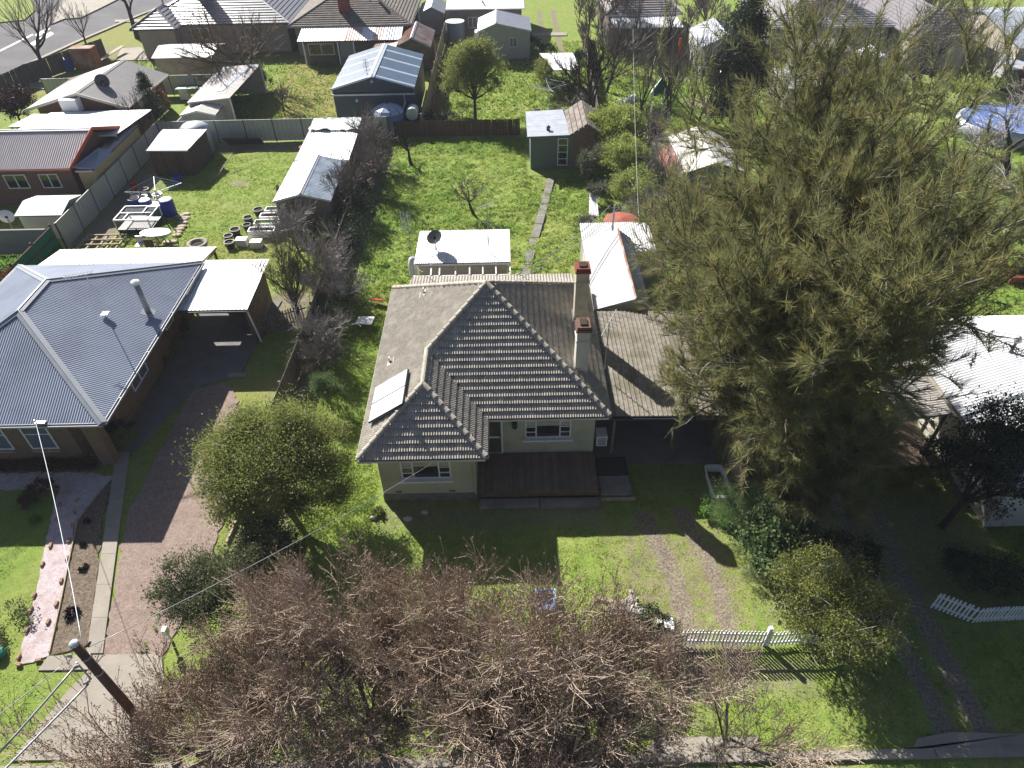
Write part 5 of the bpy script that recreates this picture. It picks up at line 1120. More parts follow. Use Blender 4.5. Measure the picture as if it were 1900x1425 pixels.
# top right: tiled house with verandah, sheds, grey roofs
th = hip_house('tiled_house', 10.6, 18.7, 79.6, 93, 3.1, 5.4, 'speckled tiled house with white verandah strip at the top right of centre', brown_wall, mat('pinkish_speckled_tile', (.36, .32, .31), (.25, .21, .21), 5, .85, stain=(.45, .42, .4), stain_amt=.5, stain_scale=3), gauge=.33)
skillion('verandah', [(10.9, 77.2, 2.5), (18.4, 77.0, 2.5), (18.0, 79.7, 3.0), (11.2, 79.8, 3.0)], 'white verandah roof along the speckled tiled house', brown_wall, pure_white, cat='verandah', walls=(1, 0, 0, 0), period=.25)
gable('garage', 18.8, 23.2, 70.0, 76.0, 2.5, 3.5, 'zinc roofed garage with ridge cap behind the dark cypress', mat('white_door_wall', (.55, .54, .50), (.48, .47, .43), 2, .8), zinc_clean, steel_blue, period=.2, capm=white_metal, cat='garage')
hip_house('grey_roofed_house', 26, 39, 74, 86, 3.0, 4.9, 'pale grey roofed house seen through the bare gnarled tree', grey_wall, mat('pale_grey_tile', (.36, .34, .36), (.29, .27, .29), 3, .7), gauge=.4)
hip_house('grey_roofed_house', 38.5, 45.5, 70, 84, 2.9, 4.5, 'darker grey roofed house left of the big fibro shed', mat('cream_wall_far', (.5, .48, .42), (.45, .43, .38), 2, .8), mat('mid_grey_tile', (.24, .22, .23), (.18, .165, .175), 3, .7), gauge=.4)
skillion('lean_to', [(27.5, 68.2, 2.3), (32.6, 68.4, 2.3), (32.6, 71.5, 2.6), (27.5, 71.3, 2.6)], 'low lean-to with pale edge below the pale grey roof', grey_wall, mat('pale_brown_sheet', (.35, .31, .28), (.28, .25, .23), 2, .8), period=.25)
skillion('garden_shed', [(23.6, 59.5, 2.0), (27.2, 59.8, 2.0), (27.0, 64.0, 2.3), (23.6, 64.0, 2.3)], 'low zinc shed under the gnarled bare tree', grey_wall, mat('mottled_zinc', (.40, .41, .42), (.30, .30, .30), 2, .6), period=.2)
gable('garden_shed', 33.0, 35.2, 65.5, 68.5, 2.2, 2.8, 'bright white gabled shed right of the gnarled bare tree', pure_white, pure_white, zinc_clean, period=.25)
fsd = gable('fibro_shed', 46.5, 60, 66, 80, 3.0, 4.3, 'big fibro walled shed with blue grey iron roof at the top right corner', fibro_wall, mat('blue_grey_iron', (.34, .37, .42), (.28, .31, .36), 1, .5), period=.25, ridge='x', cat='shed')
wf = thing('fibro_wall', (47, 70, 0), 'high weathered beige fibro wall in front of the big shed at top right', 'wall')
M().slab([(44.8, 78.5, 3.0), (45.0, 78.5, 3.0), (48.8, 66.0, 2.6), (48.6, 66.0, 2.6)], 3.0).obj('wall_panel', fibro_wall, wf)
skillion('lean_to', [(44.6, 64.0, 1.8), (47.8, 64.0, 1.8), (48.2, 67.0, 2.2), (45.6, 67.2, 2.2)], 'small blue grey iron lean-to left of the red tiled kennel', grey_wall, zinc_clean, period=.2)
rk = thing('kennel', (47.5, 63, 0), 'low hut with bright red tiled roof at the right edge', 'hut')
M().courses([(45.2, 60.4, .7), (49.5, 59.6, .7), (50.3, 63.6, 2.0), (46.2, 64.2, 2.0)], (0, -1, 0), .33, .05).obj('roof_tiles', tile_red, rk)
M().box(45.9, 49.8, 61.6, 64.0, 0, 1.2).obj('wall', brick_red, rk)
pl = thing('pool', (40, 54.5, 0), 'above ground pool with rumpled blue cover beyond the big tree', 'pool')
M().lathe(40, 54.2, [(4.0, 0), (4.0, 1.1)], 28, 1.0, .8).obj('pool_wall', zinc_clean, pl, smooth=True)
m = M(); rr = np.random.RandomState(6)
for j in range(12):
    for i in range(28): t = 2 * pi * i / 28; r_ = 3.95 * (j + .5) / 12; m.v.append((40 + r_ * cos(t), 54.2 + .8 * r_ * sin(t), 1.08 + rr.rand() * .12))
for j in range(11):
    for i in range(28): k = (i + 1) % 28; m.f.append((j * 28 + i, j * 28 + k, (j + 1) * 28 + k, (j + 1) * 28 + i))
m.obj('pool_cover', mat('blue_cover', (.03, .09, .42), (.30, .36, .46), .8, .35), pl, smooth=True)

# ================================================================ PLANTS
def frusta(S, n):
    """S: rows of x0 y0 z0 x1 y1 z1 r0 r1 -> separate tapered tubes"""
    S = np.asarray(S); P0, P1, R0, R1 = S[:, 0:3], S[:, 3:6], S[:, 6], S[:, 7]; D = P1 - P0; D /= np.linalg.norm(D, axis=1, keepdims=True) + 1e-9
    ref = np.where(np.abs(D[:, 2:3]) < 0.9, np.array([[0, 0, 1.0]]), np.array([[1.0, 0, 0]])); A = np.cross(D, ref); A /= np.linalg.norm(A, axis=1, keepdims=True) + 1e-9; B = np.cross(D, A)
    t = np.arange(n) * 2 * pi / n; ring = A[:, None, :] * np.cos(t)[None, :, None] + B[:, None, :] * np.sin(t)[None, :, None]
    V = np.concatenate([P0[:, None, :] + ring * R0[:, None, None], P1[:, None, :] + ring * R1[:, None, None]], 1).reshape(-1, 3)
    i = np.arange(len(S))[:, None] * 2 * n; k = np.arange(n)[None, :]; k2 = (k + 1) % n
    return V, np.stack([i + k, i + k2, i + n + k2, i + n + k], 2).reshape(-1, 4)
def unit(a): return a / (np.linalg.norm(a, axis=-1, keepdims=True) + 1e-9)
def perp(D, rs):
    R = rs.normal(size=D.shape); return unit(np.cross(D, R))
def blades(P, D, L, W, rs):
    D = unit(D); S = perp(D, rs) * (W[:, None] / 2); V = np.stack([P - S, P + S, P + D * L[:, None]], 1).reshape(-1, 3)
    return V, np.arange(len(V)).reshape(-1, 3)
def leafq(P, D, L, W, rs):
    D = unit(D); S = perp(D, rs) * (W[:, None] / 2); M_ = P + D * (L * .45)[:, None]; V = np.stack([P, M_ + S, P + D * L[:, None], M_ - S], 1).reshape(-1, 3)
    return V, np.arange(len(V)).reshape(-1, 4)
def grow(seed, base, d0, L0, r0, spec, wander=.12, trop=.1, seglen=.5):
    """recursive branching. spec per level: (children, length ratio, spread deg, first fraction)"""
    rg_ = random.Random(seed); segs = {i: [] for i in range(len(spec) + 1)}; tips = []
    def rec(p, d, L, r, lv):
        n = max(2, min(6, int(L / seglen) + 1)); pts = [p]; dd = d
        for i in range(n):
            dd = (dd + Vector((rg_.gauss(0, wander), rg_.gauss(0, wander), rg_.gauss(0, wander * .6) + trop / n * 2))).normalized(); q = pts[-1] + dd * (L / n)
            if q.z < .15: q.z = .15 + rg_.random() * .2
            f0, f1 = 1 - .55 * i / n, 1 - .55 * (i + 1) / n; segs[lv].append((*pts[-1], *q, r * f0, r * f1)); pts.append(q)
        if lv == len(spec): tips.append((*pts[0], *pts[-1])); return
        k, lr, sp, ff = spec[lv]; k = max(1, int(round(k + rg_.uniform(-.4, .4))))
        az0 = rg_.uniform(0, 6.28)
        for j in range(k):
            t = 1.0 if j == 0 else ff + (1 - ff) * rg_.random(); x = t * n; i = min(int(x), n - 1); q = pts[i].lerp(pts[i + 1], x - i)
            ax = (pts[i + 1] - pts[i]).normalized(); az = az0 + j * 2.4 + rg_.uniform(-.5, .5); s = ax.orthogonal().normalized(); s = Matrix.Rotation(az, 3, ax) @ s
            an = radians(sp * rg_.uniform(.55, 1.25)) * (.5 if j == 0 and lv > 0 else 1); nd = (ax * cos(an) + s * sin(an)).normalized()
            rec(q, nd, L * lr * rg_.uniform(.75, 1.2), r * (.42 if j else .5) * (1.15 if k < 4 else 1), lv + 1)
    rec(Vector(base), Vector(d0).normalized(), L0, r0, 0); return segs, np.array(tips)
def wood(root, segs, thick_lv, trunk_m, twig_m, minr=.006):
    a = [s for lv, L_ in segs.items() if lv <= thick_lv for s in L_]; b = [s for lv, L_ in segs.items() if lv > thick_lv for s in L_]
    if a: V, F = frusta(a, 7); npmesh('trunk', V, F, trunk_m, root, per=4, smooth=True)
    if b:
        B = np.array(b); B[:, 6:8] = np.maximum(B[:, 6:8], minr); V, F = frusta(B, 3); npmesh('branches', V, F, twig_m, root, per=4, kind='stuff')
def bare_tree(name, seed, base, L0, r0, spec, label, trunk_m=bark_grey, twig_m=twig_grey, group=None, d0=(0, 0, 1), wander=.12, trop=.12, minr=.008, buds=None, nb=5, bl=.07, cat='tree', thick=1):
    root = thing(name, (base[0], base[1], 0), label, cat, group); segs, tips = grow(seed, (base[0], base[1], -.05), d0, L0, r0, spec, wander, trop)
    wood(root, segs, thick, trunk_m, twig_m, minr)
    if buds is not None:
        rs = np.random.RandomState(seed); T = np.repeat(tips, nb, axis=0); t = rs.rand(len(T), 1) ** .6; P = T[:, :3] * (1 - t) + T[:, 3:] * t + rs.normal(size=(len(T), 3)) * .035
        D = unit(T[:, 3:] - T[:, :3]) + rs.normal(size=P.shape) * .8; V, F = leafq(P, D, bl * (.6 + .8 * rs.rand(len(P))), bl * .6 * (.6 + .8 * rs.rand(len(P))), rs); npmesh('buds', V, F, buds, root, per=4, kind='stuff')
    return root
def leafy(name, seed, base, label, clumps, leafm, n, size, trunk_r=.1, trunk_m=bark_grey, group=None, shape='leaf', up=.3, branch=True, spread=.5, cat='tree', aspect=.45, shell=.5, twigs=0, minz=.05):
    """crown of leaf clumps: clumps = (x, y, z, rx, ry, rz) relative to the base"""
    root = thing(name, (base[0], base[1], 0), label, cat, group); rs = np.random.RandomState(seed); C = np.array(clumps, float); vol = (C[:, 3] * C[:, 4] * C[:, 5]) ** .75; w = vol / vol.sum()
    Ps = []; Os = []; segs = []
    for c_, f in zip(C, w):
        k = int(n * f); ns = max(4, int(k / 90)); u = unit(rs.normal(size=(ns, 3))); u[:, 2] = np.where(u[:, 2] < -.35, -u[:, 2], u[:, 2]); rad = shell + (1 - shell) * rs.rand(ns, 1) ** .6
        sub = c_[:3] + u * c_[3:] * rad * (0.82 + .3 * rs.rand(ns, 1)); idx = rs.randint(0, ns, k); r_ = np.mean(c_[3:]) * spread * (0.35 + .65 * rs.rand(ns, 1))[idx] * .62
        P = sub[idx] + rs.normal(size=(k, 3)) * r_ * np.array([1, 1, .7]); Ps.append(P); Os.append(u[idx])
        for q in sub[:: max(1, int(ns / 26))]: segs.append((*(c_[:3] * np.array([.8, .8, .85])), *q, max(.012, trunk_r * .22), .006))
    P = np.concatenate(Ps); O = np.concatenate(Os); P[:, 2] = np.maximum(P[:, 2], minz + rs.rand(len(P)) * .1); B = np.array([base[0], base[1], 0])
    D = unit(O * .5 + rs.normal(size=P.shape) * .8 + np.array([0, 0, up])); L = size * (.55 + .9 * rs.rand(len(P)))
    V, F = (leafq(P + B, D, L, L * aspect, rs) if shape == 'leaf' else blades(P + B, D, L, L * aspect, rs)); npmesh('crown', V, F, leafm, root, per=4 if shape == 'leaf' else 3)
    if branch:
        S = np.array(segs); S[:, :3] += B; S[:, 3:6] += B; V, F = frusta(S, 4); npmesh('branches', V, F, trunk_m, root, per=4, kind='stuff')
        top = C[:, :3].mean(0); tr = []
        zt = C[:, 2].max() * .32; cr_ = B + np.array([top[0] * .25, top[1] * .25, zt]); tr = [(*(B - [0, 0, .05]), *cr_, trunk_r, trunk_r * .8)]
        for c_ in C[:7]: md = cr_ * .5 + (B + c_[:3]) * .5 + np.array([0, 0, -.12]); tr += [(*cr_, *md, trunk_r * .62, trunk_r * .42), (*md, *(B + c_[:3]), trunk_r * .42, trunk_r * .2)]
        V, F = frusta(np.array(tr), 7); npmesh('trunk', V, F, trunk_m, root, per=4, smooth=True)
    if twigs:
        T = P[rs.randint(0, len(P), twigs)] + B; D = unit(rs.normal(size=(twigs, 3)) + np.array([0, 0, .6])); S = np.concatenate([T, T + D * (.3 + .5 * rs.rand(twigs, 1)), np.full((twigs, 1), .007), np.full((twigs, 1), .004)], 1); V, F = frusta(S, 3); npmesh('bare_twigs', V, F, twig_pale, root, per=4, kind='stuff')
    return root

# --- the big bare budding street trees along the bottom
gf_ = 'bare budding street trees along the front kerb'
specF = [(8, 1.30, 54, .45), (6, .64, 38, .25), (6, .62, 36, .2), (5, .62, 36, .15), (4, .80, 38, .1)]
bare_tree('street_tree', 21, (-8.9, 7.6), 1.5, .16, specF, 'leftmost bare budding street tree, spreading over the pale driveway apron', twig_m=twig_tan, group=gf_, buds=bud_red, nb=4, bl=.058, trop=.10, minr=.0070)
bare_tree('street_tree', 22, (-4.4, 8.5), 1.7, .17, specF, 'dense bare budding street tree second from the left, below the round evergreen bush', twig_m=twig_tan, group=gf_, buds=bud_red, nb=4, bl=.058, trop=.12, minr=.0070)
bare_tree('street_tree', 23, (-0.6, 8.5), 1.8, .18, specF, 'dense bare budding street tree in front of the brown deck, below the blue tub', twig_m=twig_tan, group=gf_, buds=bud_red, nb=4, bl=.058, trop=.12, minr=.0070)
bare_tree('street_tree', 27, (-6.4, 9.2), 1.5, .14, specF, 'bare budding street tree right of the gravel drive, touching the grey green bush', twig_m=twig_tan, group=gf_, buds=bud_red, nb=4, bl=.058, trop=.10, minr=.0070)
bare_tree('street_tree', 28, (-2.4, 10.0), 1.4, .14, specF, 'bare budding street tree set back toward the house in the middle of the row', twig_m=twig_tan, group=gf_, buds=bud_red, nb=4, bl=.058, trop=.14, minr=.0070)
bare_tree('street_tree', 26, (1.3, 7.6), 1.4, .14, specF, 'bare budding street tree leaning over the kerb, below the rubble heap', twig_m=twig_tan, group=gf_, buds=bud_red, nb=4, bl=.058, trop=.10, minr=.0070)
bare_tree('street_tree', 29, (2.6, 8.9), 1.5, .14, specF, 'bare budding street tree just left of the white picket fence', twig_m=twig_tan, group=gf_, buds=bud_red, nb=4, bl=.058, trop=.10, minr=.0070)
bare_tree('street_tree', 24, (5.9, 8.1), 1.1, .09, [(7, 1.35, 58, .4), (5, .65, 40, .3), (5, .62, 36, .25), (4, .62, 34, .2), (3, .75, 30, .2)], 'small sparse bare tree at the kerb in front of the white picket fence', twig_m=twig_tan, group=gf_, buds=bud_red, nb=1, bl=.06, trop=.1, minr=.0075)

# --- she-oaks
def sheoak(seed, base, L0, r0, spec, label, lean=(0, 0, 1), nn=60, length=.5, trop=.10):
    root = thing('sheoak', (base[0], base[1], 0), label, 'tree', 'tall feathery olive trees along the right boundary'); segs, tips = grow(seed, (base[0], base[1], -.05), lean, L0, r0, spec, .10, trop, .8)
    lim = lambda x, y, z: (x < 13.4 + .32 * max(0, z - 6.5)) & (x > 5.3 + .12 * abs(z - 9)) & (y > 13.2)      # edge of the crown against the two roofs
    tips = np.array([t for t in tips if lim(t[3], t[4], t[5])]); segs = {lv: [q for q in L_ if lv < 2 or lim(q[3], q[4], q[5])] for lv, L_ in segs.items()}
    wood(root, segs, 1, bark_dark, mat('sheoak_branch', (.10, .085, .07), (.20, .175, .15), 1.5, .9), .010)
    rs = np.random.RandomState(seed); T = np.repeat(tips, nn, axis=0); t = rs.rand(len(T), 1) * 1.1; P = T[:, :3] * (1 - t) + T[:, 3:] * t; tw = unit(T[:, 3:] - T[:, :3])
    sway = np.repeat(rs.normal(size=(len(tips), 3)) * .25, nn, axis=0); D = tw * .9 + sway + rs.normal(size=P.shape) * .42 + np.array([0, 0, .08]); L = length * (.45 + .9 * rs.rand(len(P)))
    V, F = blades(P, D, L, np.full(len(P), .023), rs); npmesh('foliage', V, F, lf_oak, root); return root
spO = [(12, .66, 40, .26), (7, .66, 46, .12), (6, .60, 44, .12), (5, .52, 42, .1)]
spL = [(9, .74, 50, .22), (6, .66, 44, .15), (5, .60, 42, .15), (5, .52, 40, .1)]
sheoak(41, (10.8, 17.8), 7.2, .34, spO, 'nearest tall feathery tree with the highest crown, standing right of the short fence', (-.05, .14, 1), nn=66, trop=.13, length=.50)
sheoak(42, (10.2, 20.6), 4.6, .24, spL, 'tall feathery tree overhanging the mossy carport roof', (-.22, .10, 1), nn=46, trop=.12)
sheoak(43, (11.6, 20.8), 7.4, .30, spO, 'feathery tree rising behind the nearest one, crown reaching the upper right', (.10, .14, 1), nn=66, length=.52, trop=.13)
sheoak(44, (11.8, 17.2), 3.0, .16, [(6, .74, 50, .22), (5, .66, 44, .15), (5, .60, 42, .15), (4, .52, 40, .1)], 'lower feathery tree with branches hanging over the weathered deck', (.10, .06, 1), nn=42)
sheoak(45, (10.2, 24.2), 4.4, .18, spL, 'smaller feathery tree beside the near end of the long white garage', (.0, .2, 1), nn=42)
sheoak(47, (10.6, 16.6), 2.4, .14, [(8, .80, 52, .2), (5, .66, 44, .15), (5, .60, 42, .15), (4, .52, 40, .1)], 'low young feathery tree between the bathtub and the dirt drive', (.05, .1, 1), nn=64)

# --- evergreens and shrubs near the house
rr_ = random.Random(4)
def ball(h, r, n=7, flat=.8):
    out = [(0, 0, h * .62, r * .75, r * .75, h * .30)]
    for i in range(n): a = i * 2.4 + rr_.random(); q = r * rr_.uniform(.35, .62); out.append((cos(a) * q, sin(a) * q, h * rr_.uniform(.4, .74), r * rr_.uniform(.32, .5), r * rr_.uniform(.32, .5), h * rr_.uniform(.17, .26)))
    return out
leafy('evergreen_tree', 51, (-9.2, 17.6), 'round olive green evergreen tree between the driveway and the tiled house', [(0, 0, 3.0, 1.9, 1.9, 1.2), (-1.5, .2, 2.9, 1.3, 1.2, .9), (1.4, -.4, 2.6, 1.3, 1.1, .9), (.4, 1.2, 3.3, 1.3, 1.1, .9), (-.8, -1.0, 2.5, 1.2, 1.0, .8), (.9, .8, 3.8, .9, .9, .7), (-1.0, .9, 3.7, 1.0, .9, .7), (2.1, .2, 2.0, .8, .8, .6), (1.9, 1.2, 2.9, .8, .8, .6), (-2.1, -.4, 2.2, .8, .8, .6), (-1.0, -1.5, 1.6, 1.1, .8, .7), (1.1, -1.3, 1.5, 1.0, .8, .7), (2.4, -.6, 1.4, .7, .7, .6)], lf_olive, 88000, .085, .15, bark_dark, spread=.62, twigs=600, shell=.3)
leafy('grevillea_bush', 52, (-10.4, 12.9), 'grey green bush at the edge of the reddish gravel drive, behind the leftmost street tree', ball(2.7, 1.9, 10), lf_grev, 26000, .08, .05, bark_grey, spread=.5, cat='bush')
leafy('grevillea_bush', 53, (-9.0, 14.6), 'darker grey green bush below the round evergreen tree', ball(2.5, 1.5, 9), lf_grev, 17000, .08, .05, bark_grey, spread=.5, cat='bush')
leafy('feathery_shrub', 54, (-8.5, 23.5), 'small feathery blue green shrub on the lawn left of the tiled house', [(0, 0, 1.1, .55, .55, .8), (.3, .1, .8, .45, .4, .5), (-.3, -.2, 1.4, .35, .4, .6)], lf_blue, 7000, .13, .04, shape='blade', aspect=.1, up=.8, cat='shrub')
leafy('round_bush', 55, (8.35, 16.1), 'round blue green needle bush below the bathtub', [(0, 0, 1.15, .95, .95, 1.0), (.2, -.2, 1.4, .75, .75, .7)], lf_blue, 20000, .10, .04, shape='blade', aspect=.09, up=.3, cat='bush', shell=.75)
leafy('broadleaf_bush', 56, (9.4, 14.9), 'glossy green round leaved bush between the needle bush and the golden bush', ball(2.6, 1.5, 11), lf_blue, 13000, .12, .05, aspect=.8, cat='bush')
leafy('broadleaf_bush', 67, (9.1, 13.6), 'smaller round leaved bush tucked between the glossy bush and the golden bush', ball(2.2, 1.1, 8), lf_blue, 9000, .11, .05, aspect=.8, cat='bush')
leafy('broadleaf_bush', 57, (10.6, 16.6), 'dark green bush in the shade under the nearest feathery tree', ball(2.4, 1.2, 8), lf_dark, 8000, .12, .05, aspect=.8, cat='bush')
leafy('golden_bush', 58, (10.2, 11.5), 'large golden green bush leaning over the white picket fence', ball(3.3, 2.3, 14), lf_yellow, 42000, .07, .07, bark_dark, cat='bush', spread=.45, twigs=350)
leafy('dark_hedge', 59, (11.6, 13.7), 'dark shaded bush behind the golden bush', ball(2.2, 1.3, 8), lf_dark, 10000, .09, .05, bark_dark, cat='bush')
leafy('lavender_clump', 60, (8.7, 13.9), 'small grey clump at the edge of the wheel tracks', [(0, 0, .35, .45, .4, .3)], lf_grev, 2500, .09, .02, shape='blade', aspect=.1, branch=False, cat='plant')
leafy('dark_bush', 61, (4.55, 11.6), 'dark bush with russet tips left of the white picket fence', ball(1.2, .95, 6), lf_dark, 6000, .07, .04, bark_dark, cat='bush')
leafy('red_bush', 62, (4.7, 10.6), 'little red flowering bush at the left end of the picket fence', [(0, 0, .4, .4, .35, .3)], mat('red_bush_leaf', (.30, .02, .02), (.10, .02, .02), 4, .7), 1300, .07, branch=False, cat='bush')
leafy('weed_patch', 63, (7.9, 16.9), 'bright green weeds at the foot of the bathtub', [(0, 0, .2, .7, .5, .2), (.5, -.4, .2, .5, .4, .2)], lf_weed, 4500, .09, branch=False, cat='plant', minz=.02)
leafy('dark_leafy_tree', 64, (16.5, 16.0), 'dark leafy tree with crooked trunk before the corner of the white roofed house', [(.3, .6, 3.6, 1.5, 1.4, 1.0), (1.4, 1.2, 4.2, 1.3, 1.2, .9), (2.6, .8, 3.6, 1.3, 1.2, .9), (-.6, .9, 3.0, .9, .9, .6), (.8, -.3, 2.7, 1.1, 1.0, .7), (3.2, .1, 2.8, 1.1, 1.0, .8)], lf_dark, 22000, .11, .14, bark_dark, spread=.55)
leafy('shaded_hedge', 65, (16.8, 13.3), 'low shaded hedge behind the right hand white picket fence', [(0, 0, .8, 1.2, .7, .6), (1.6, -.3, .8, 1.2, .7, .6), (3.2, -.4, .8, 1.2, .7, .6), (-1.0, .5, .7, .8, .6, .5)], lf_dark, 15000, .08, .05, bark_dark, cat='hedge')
leafy('garden_shrub', 66, (15.2, 17.6), 'patchy yellow green shrubs below the weathered deck', [(0, 0, .5, 1.2, .8, .4), (1.2, .4, .5, .8, .7, .4), (-1.0, -.3, .4, .8, .6, .4)], lf_yellow, 7000, .09, branch=False, cat='shrub')
# bare bushes along the left boundary
gb_ = 'bare bushes tangled along the left boundary'
specB = [(9, 1.05, 42, .1), (7, .62, 36, .2), (6, .6, 36, .15), (4, .6, 34, .15)]
bare_tree('bare_bush', 71, (-11.5, 30.4), 1.5, .10, [(11, 1.15, 40, .05), (7, .6, 28, .2), (6, .6, 26, .2), (3, .6, 24, .2)], 'tall upright greenish bare bush right of the white roofed carport', bark_dark, mat('green_brown_twig', (.14, .135, .07), (.085, .07, .05), 1.5, .9), gb_, trop=.25, minr=.008, cat='bush')
bare_tree('bare_bush', 72, (-9.9, 28.0), 1.1, .09, specB, 'tangled grey bare bush level with the picket fence', bark_grey, twig_pale, gb_, wander=.25, minr=.009, cat='bush')
bare_tree('bare_bush', 73, (-9.6, 31.6), 1.2, .09, specB, 'grey bare bush behind the tangled one, near the red scrap', bark_grey, twig_pale, gb_, wander=.25, minr=.009, cat='bush')
bare_tree('bare_bush', 74, (-10.6, 34.6), 1.3, .09, specB, 'pale bare bush in front of the clear roofed garden shed', bark_grey, twig_pale, gb_, wander=.22, minr=.010, cat='bush')
bare_tree('bare_bush', 75, (-12.9, 37.2), 1.3, .09, specB, 'bare bush against the wall of the clear roofed garden shed', bark_grey, twig_pale, gb_, wander=.22, minr=.010, cat='bush')
bare_tree('bare_bush', 76, (-10.3, 42.0), 1.4, .10, specB, 'bare bush right of the clear roofed garden shed', bark_grey, twig_grey, gb_, wander=.2, minr=.012, cat='bush')
bare_tree('bare_bush', 77, (-10.2, 46.4), 1.4, .10, specB, 'bare bush right of the white roofed shelter', bark_grey, twig_grey, gb_, wander=.2, minr=.012, cat='bush')
bare_tree('bare_bush', 78, (-10.1, 50.4), 1.4, .10, specB, 'bare bush at the rear left corner of the lawn', bark_grey, twig_grey, gb_, wander=.2, minr=.012, cat='bush')
bare_tree('bare_bush', 79, (-9.3, 25.6), 0.9, .08, specB, 'low twiggy bush behind the small feathery shrub', bark_grey, twig_grey, gb_, wander=.25, minr=.009, cat='bush')
leafy('green_undergrowth', 80, (-9.6, 29.6), 'dull green undergrowth beneath the tangled bare bushes', [(0, 0, .6, .9, 2.6, .5), (.6, 2, .5, .8, 1.6, .4), (-.6, -3, .5, .7, 1.6, .4)], lf_grev, 9000, .09, branch=False, cat='undergrowth')
leafy('ivy_bank', 81, (-9.9, 39.4), 'dark green bank of leaves between the lawn and the garden shed', [(0, 0, .7, 1.2, 2.6, .7), (-.2, 4, .6, .8, 2.2, .5), (-.3, 8.5, .6, .8, 2.6, .5)], lf_dark, 9000, .12, branch=False, cat='undergrowth')
# fruit trees on the rear lawn
specS = [(5, .85, 48, .45), (5, .62, 42, .3), (5, .55, 40, .25), (3, .5, 40, .2)]
gfr = 'small bare fruit trees on the rear lawn'
bare_tree('fruit_tree', 83, (-7.3, 50.2), 1.1, .16, [(3, 1.1, 52, .7), (4, .6, 40, .3), (5, .5, 40, .25)], 'crooked dark bare fruit tree near the rear left corner of the lawn', bark_dark, bark_dark, gfr, d0=(.1, 0, 1), wander=.2, minr=.016)
bare_tree('fruit_tree', 84, (-2.4, 42.4), 1.1, .12, specS, 'twiggy leaning bare fruit tree in the middle of the rear lawn', bark_dark, twig_grey, gfr, d0=(-.25, .1, 1), wander=.2, minr=.012)
# palm like plant by the shed
pm = thing('cycad', (-11.2, 38.7, 0), 'low palm with arching green fronds at the corner of the garden shed', 'palm')
rs = np.random.RandomState(9)
for k in range(16):
    a = k * 2.4; el = radians(35 + 40 * rs.rand()); Lf = 1.5; pts = [Vector((-11.2, 38.7, .4))]; d = Vector((cos(a) * cos(el), sin(a) * cos(el), sin(el)))
    for i in range(7): pts.append(pts[-1] + d * Lf / 7); d = (d + Vector((0, 0, -.17))).normalized()
    m = M(); m.tube(pts, .012, 3)
    for i in range(1, 8):
        for sgn in (-1, 1):
            t = (pts[i] - pts[i - 1]).normalized(); s_ = t.cross(Vector((0, 0, 1))).normalized() * sgn
            for h in (0, .5): p = pts[i - 1].lerp(pts[i], h); m.quad(p, p + t * .04, p + s_ * .26 + t * .14 - Vector((0, 0, .05)))
    m.obj('frond', lf_olive, pm)
# shrubs at the rear right of the lot
leafy('yellow_green_shrub', 86, (8.0, 50.6), 'tall yellow green shrub beside the shingle gable of the sleepout', ball(4.2, 2.3, 11), lf_bright, 24000, .14, .07, cat='shrub')
leafy('yellow_green_shrub', 87, (8.2, 46.0), 'yellow green shrub in the middle of the right rear boundary', ball(3.6, 2.0, 10), lf_bright, 18000, .13, .07, cat='shrub', twigs=300)
leafy('yellow_green_shrub', 88, (8.2, 41.8), 'yellow green shrub behind the rusty lidded tank', ball(3.0, 1.8, 10), lf_bright, 15000, .12, .07, cat='shrub', twigs=500)
leafy('grey_shrub', 89, (5.9, 47.0), 'half bare grey green shrub in front of the sleepout gable', ball(2.6, 1.2, 7), lf_grev, 6000, .12, .06, cat='shrub', twigs=700)
leafy('grey_shrub', 90, (6.0, 43.6), 'low grey green shrub by the propped white sheet', ball(1.4, .9, 6), lf_grev, 4000, .10, .04, cat='shrub', twigs=300)
leafy('grey_shrub', 91, (4.9, 39.6), 'low scrubby shrub left of the rusty lidded tank', ball(.9, .8, 5), lf_grev, 2500, .09, .03, cat='shrub', twigs=300)
bare_tree('bare_bush', 92, (9.4, 38.6), 1.3, .09, specB, 'bare grey bush between the galvanised shed and the feathery trees', bark_grey, twig_pale, 'bare bushes along the right boundary', wander=.2, minr=.010, cat='bush')
bare_tree('bare_bush', 93, (10.2, 43.6), 1.4, .09, specB, 'bare grey bush left of the green fascia garage', bark_grey, twig_pale, 'bare bushes along the right boundary', wander=.2, minr=.011, cat='bush')
bare_tree('bare_bush', 94, (10.6, 50.6), 1.3, .09, specB, 'bare brown bush behind the green fascia garage awning', bark_grey, twig_grey, 'bare bushes along the right boundary', wander=.2, minr=.012, cat='bush')
leafy('spiky_plant', 95, (14.8, 49.5), 'bright spiky plant behind the green fascia garage', ball(3.0, 1.2, 5), lf_bright, 2500, .35, .05, shape='blade', aspect=.1, up=.5, cat='plant')
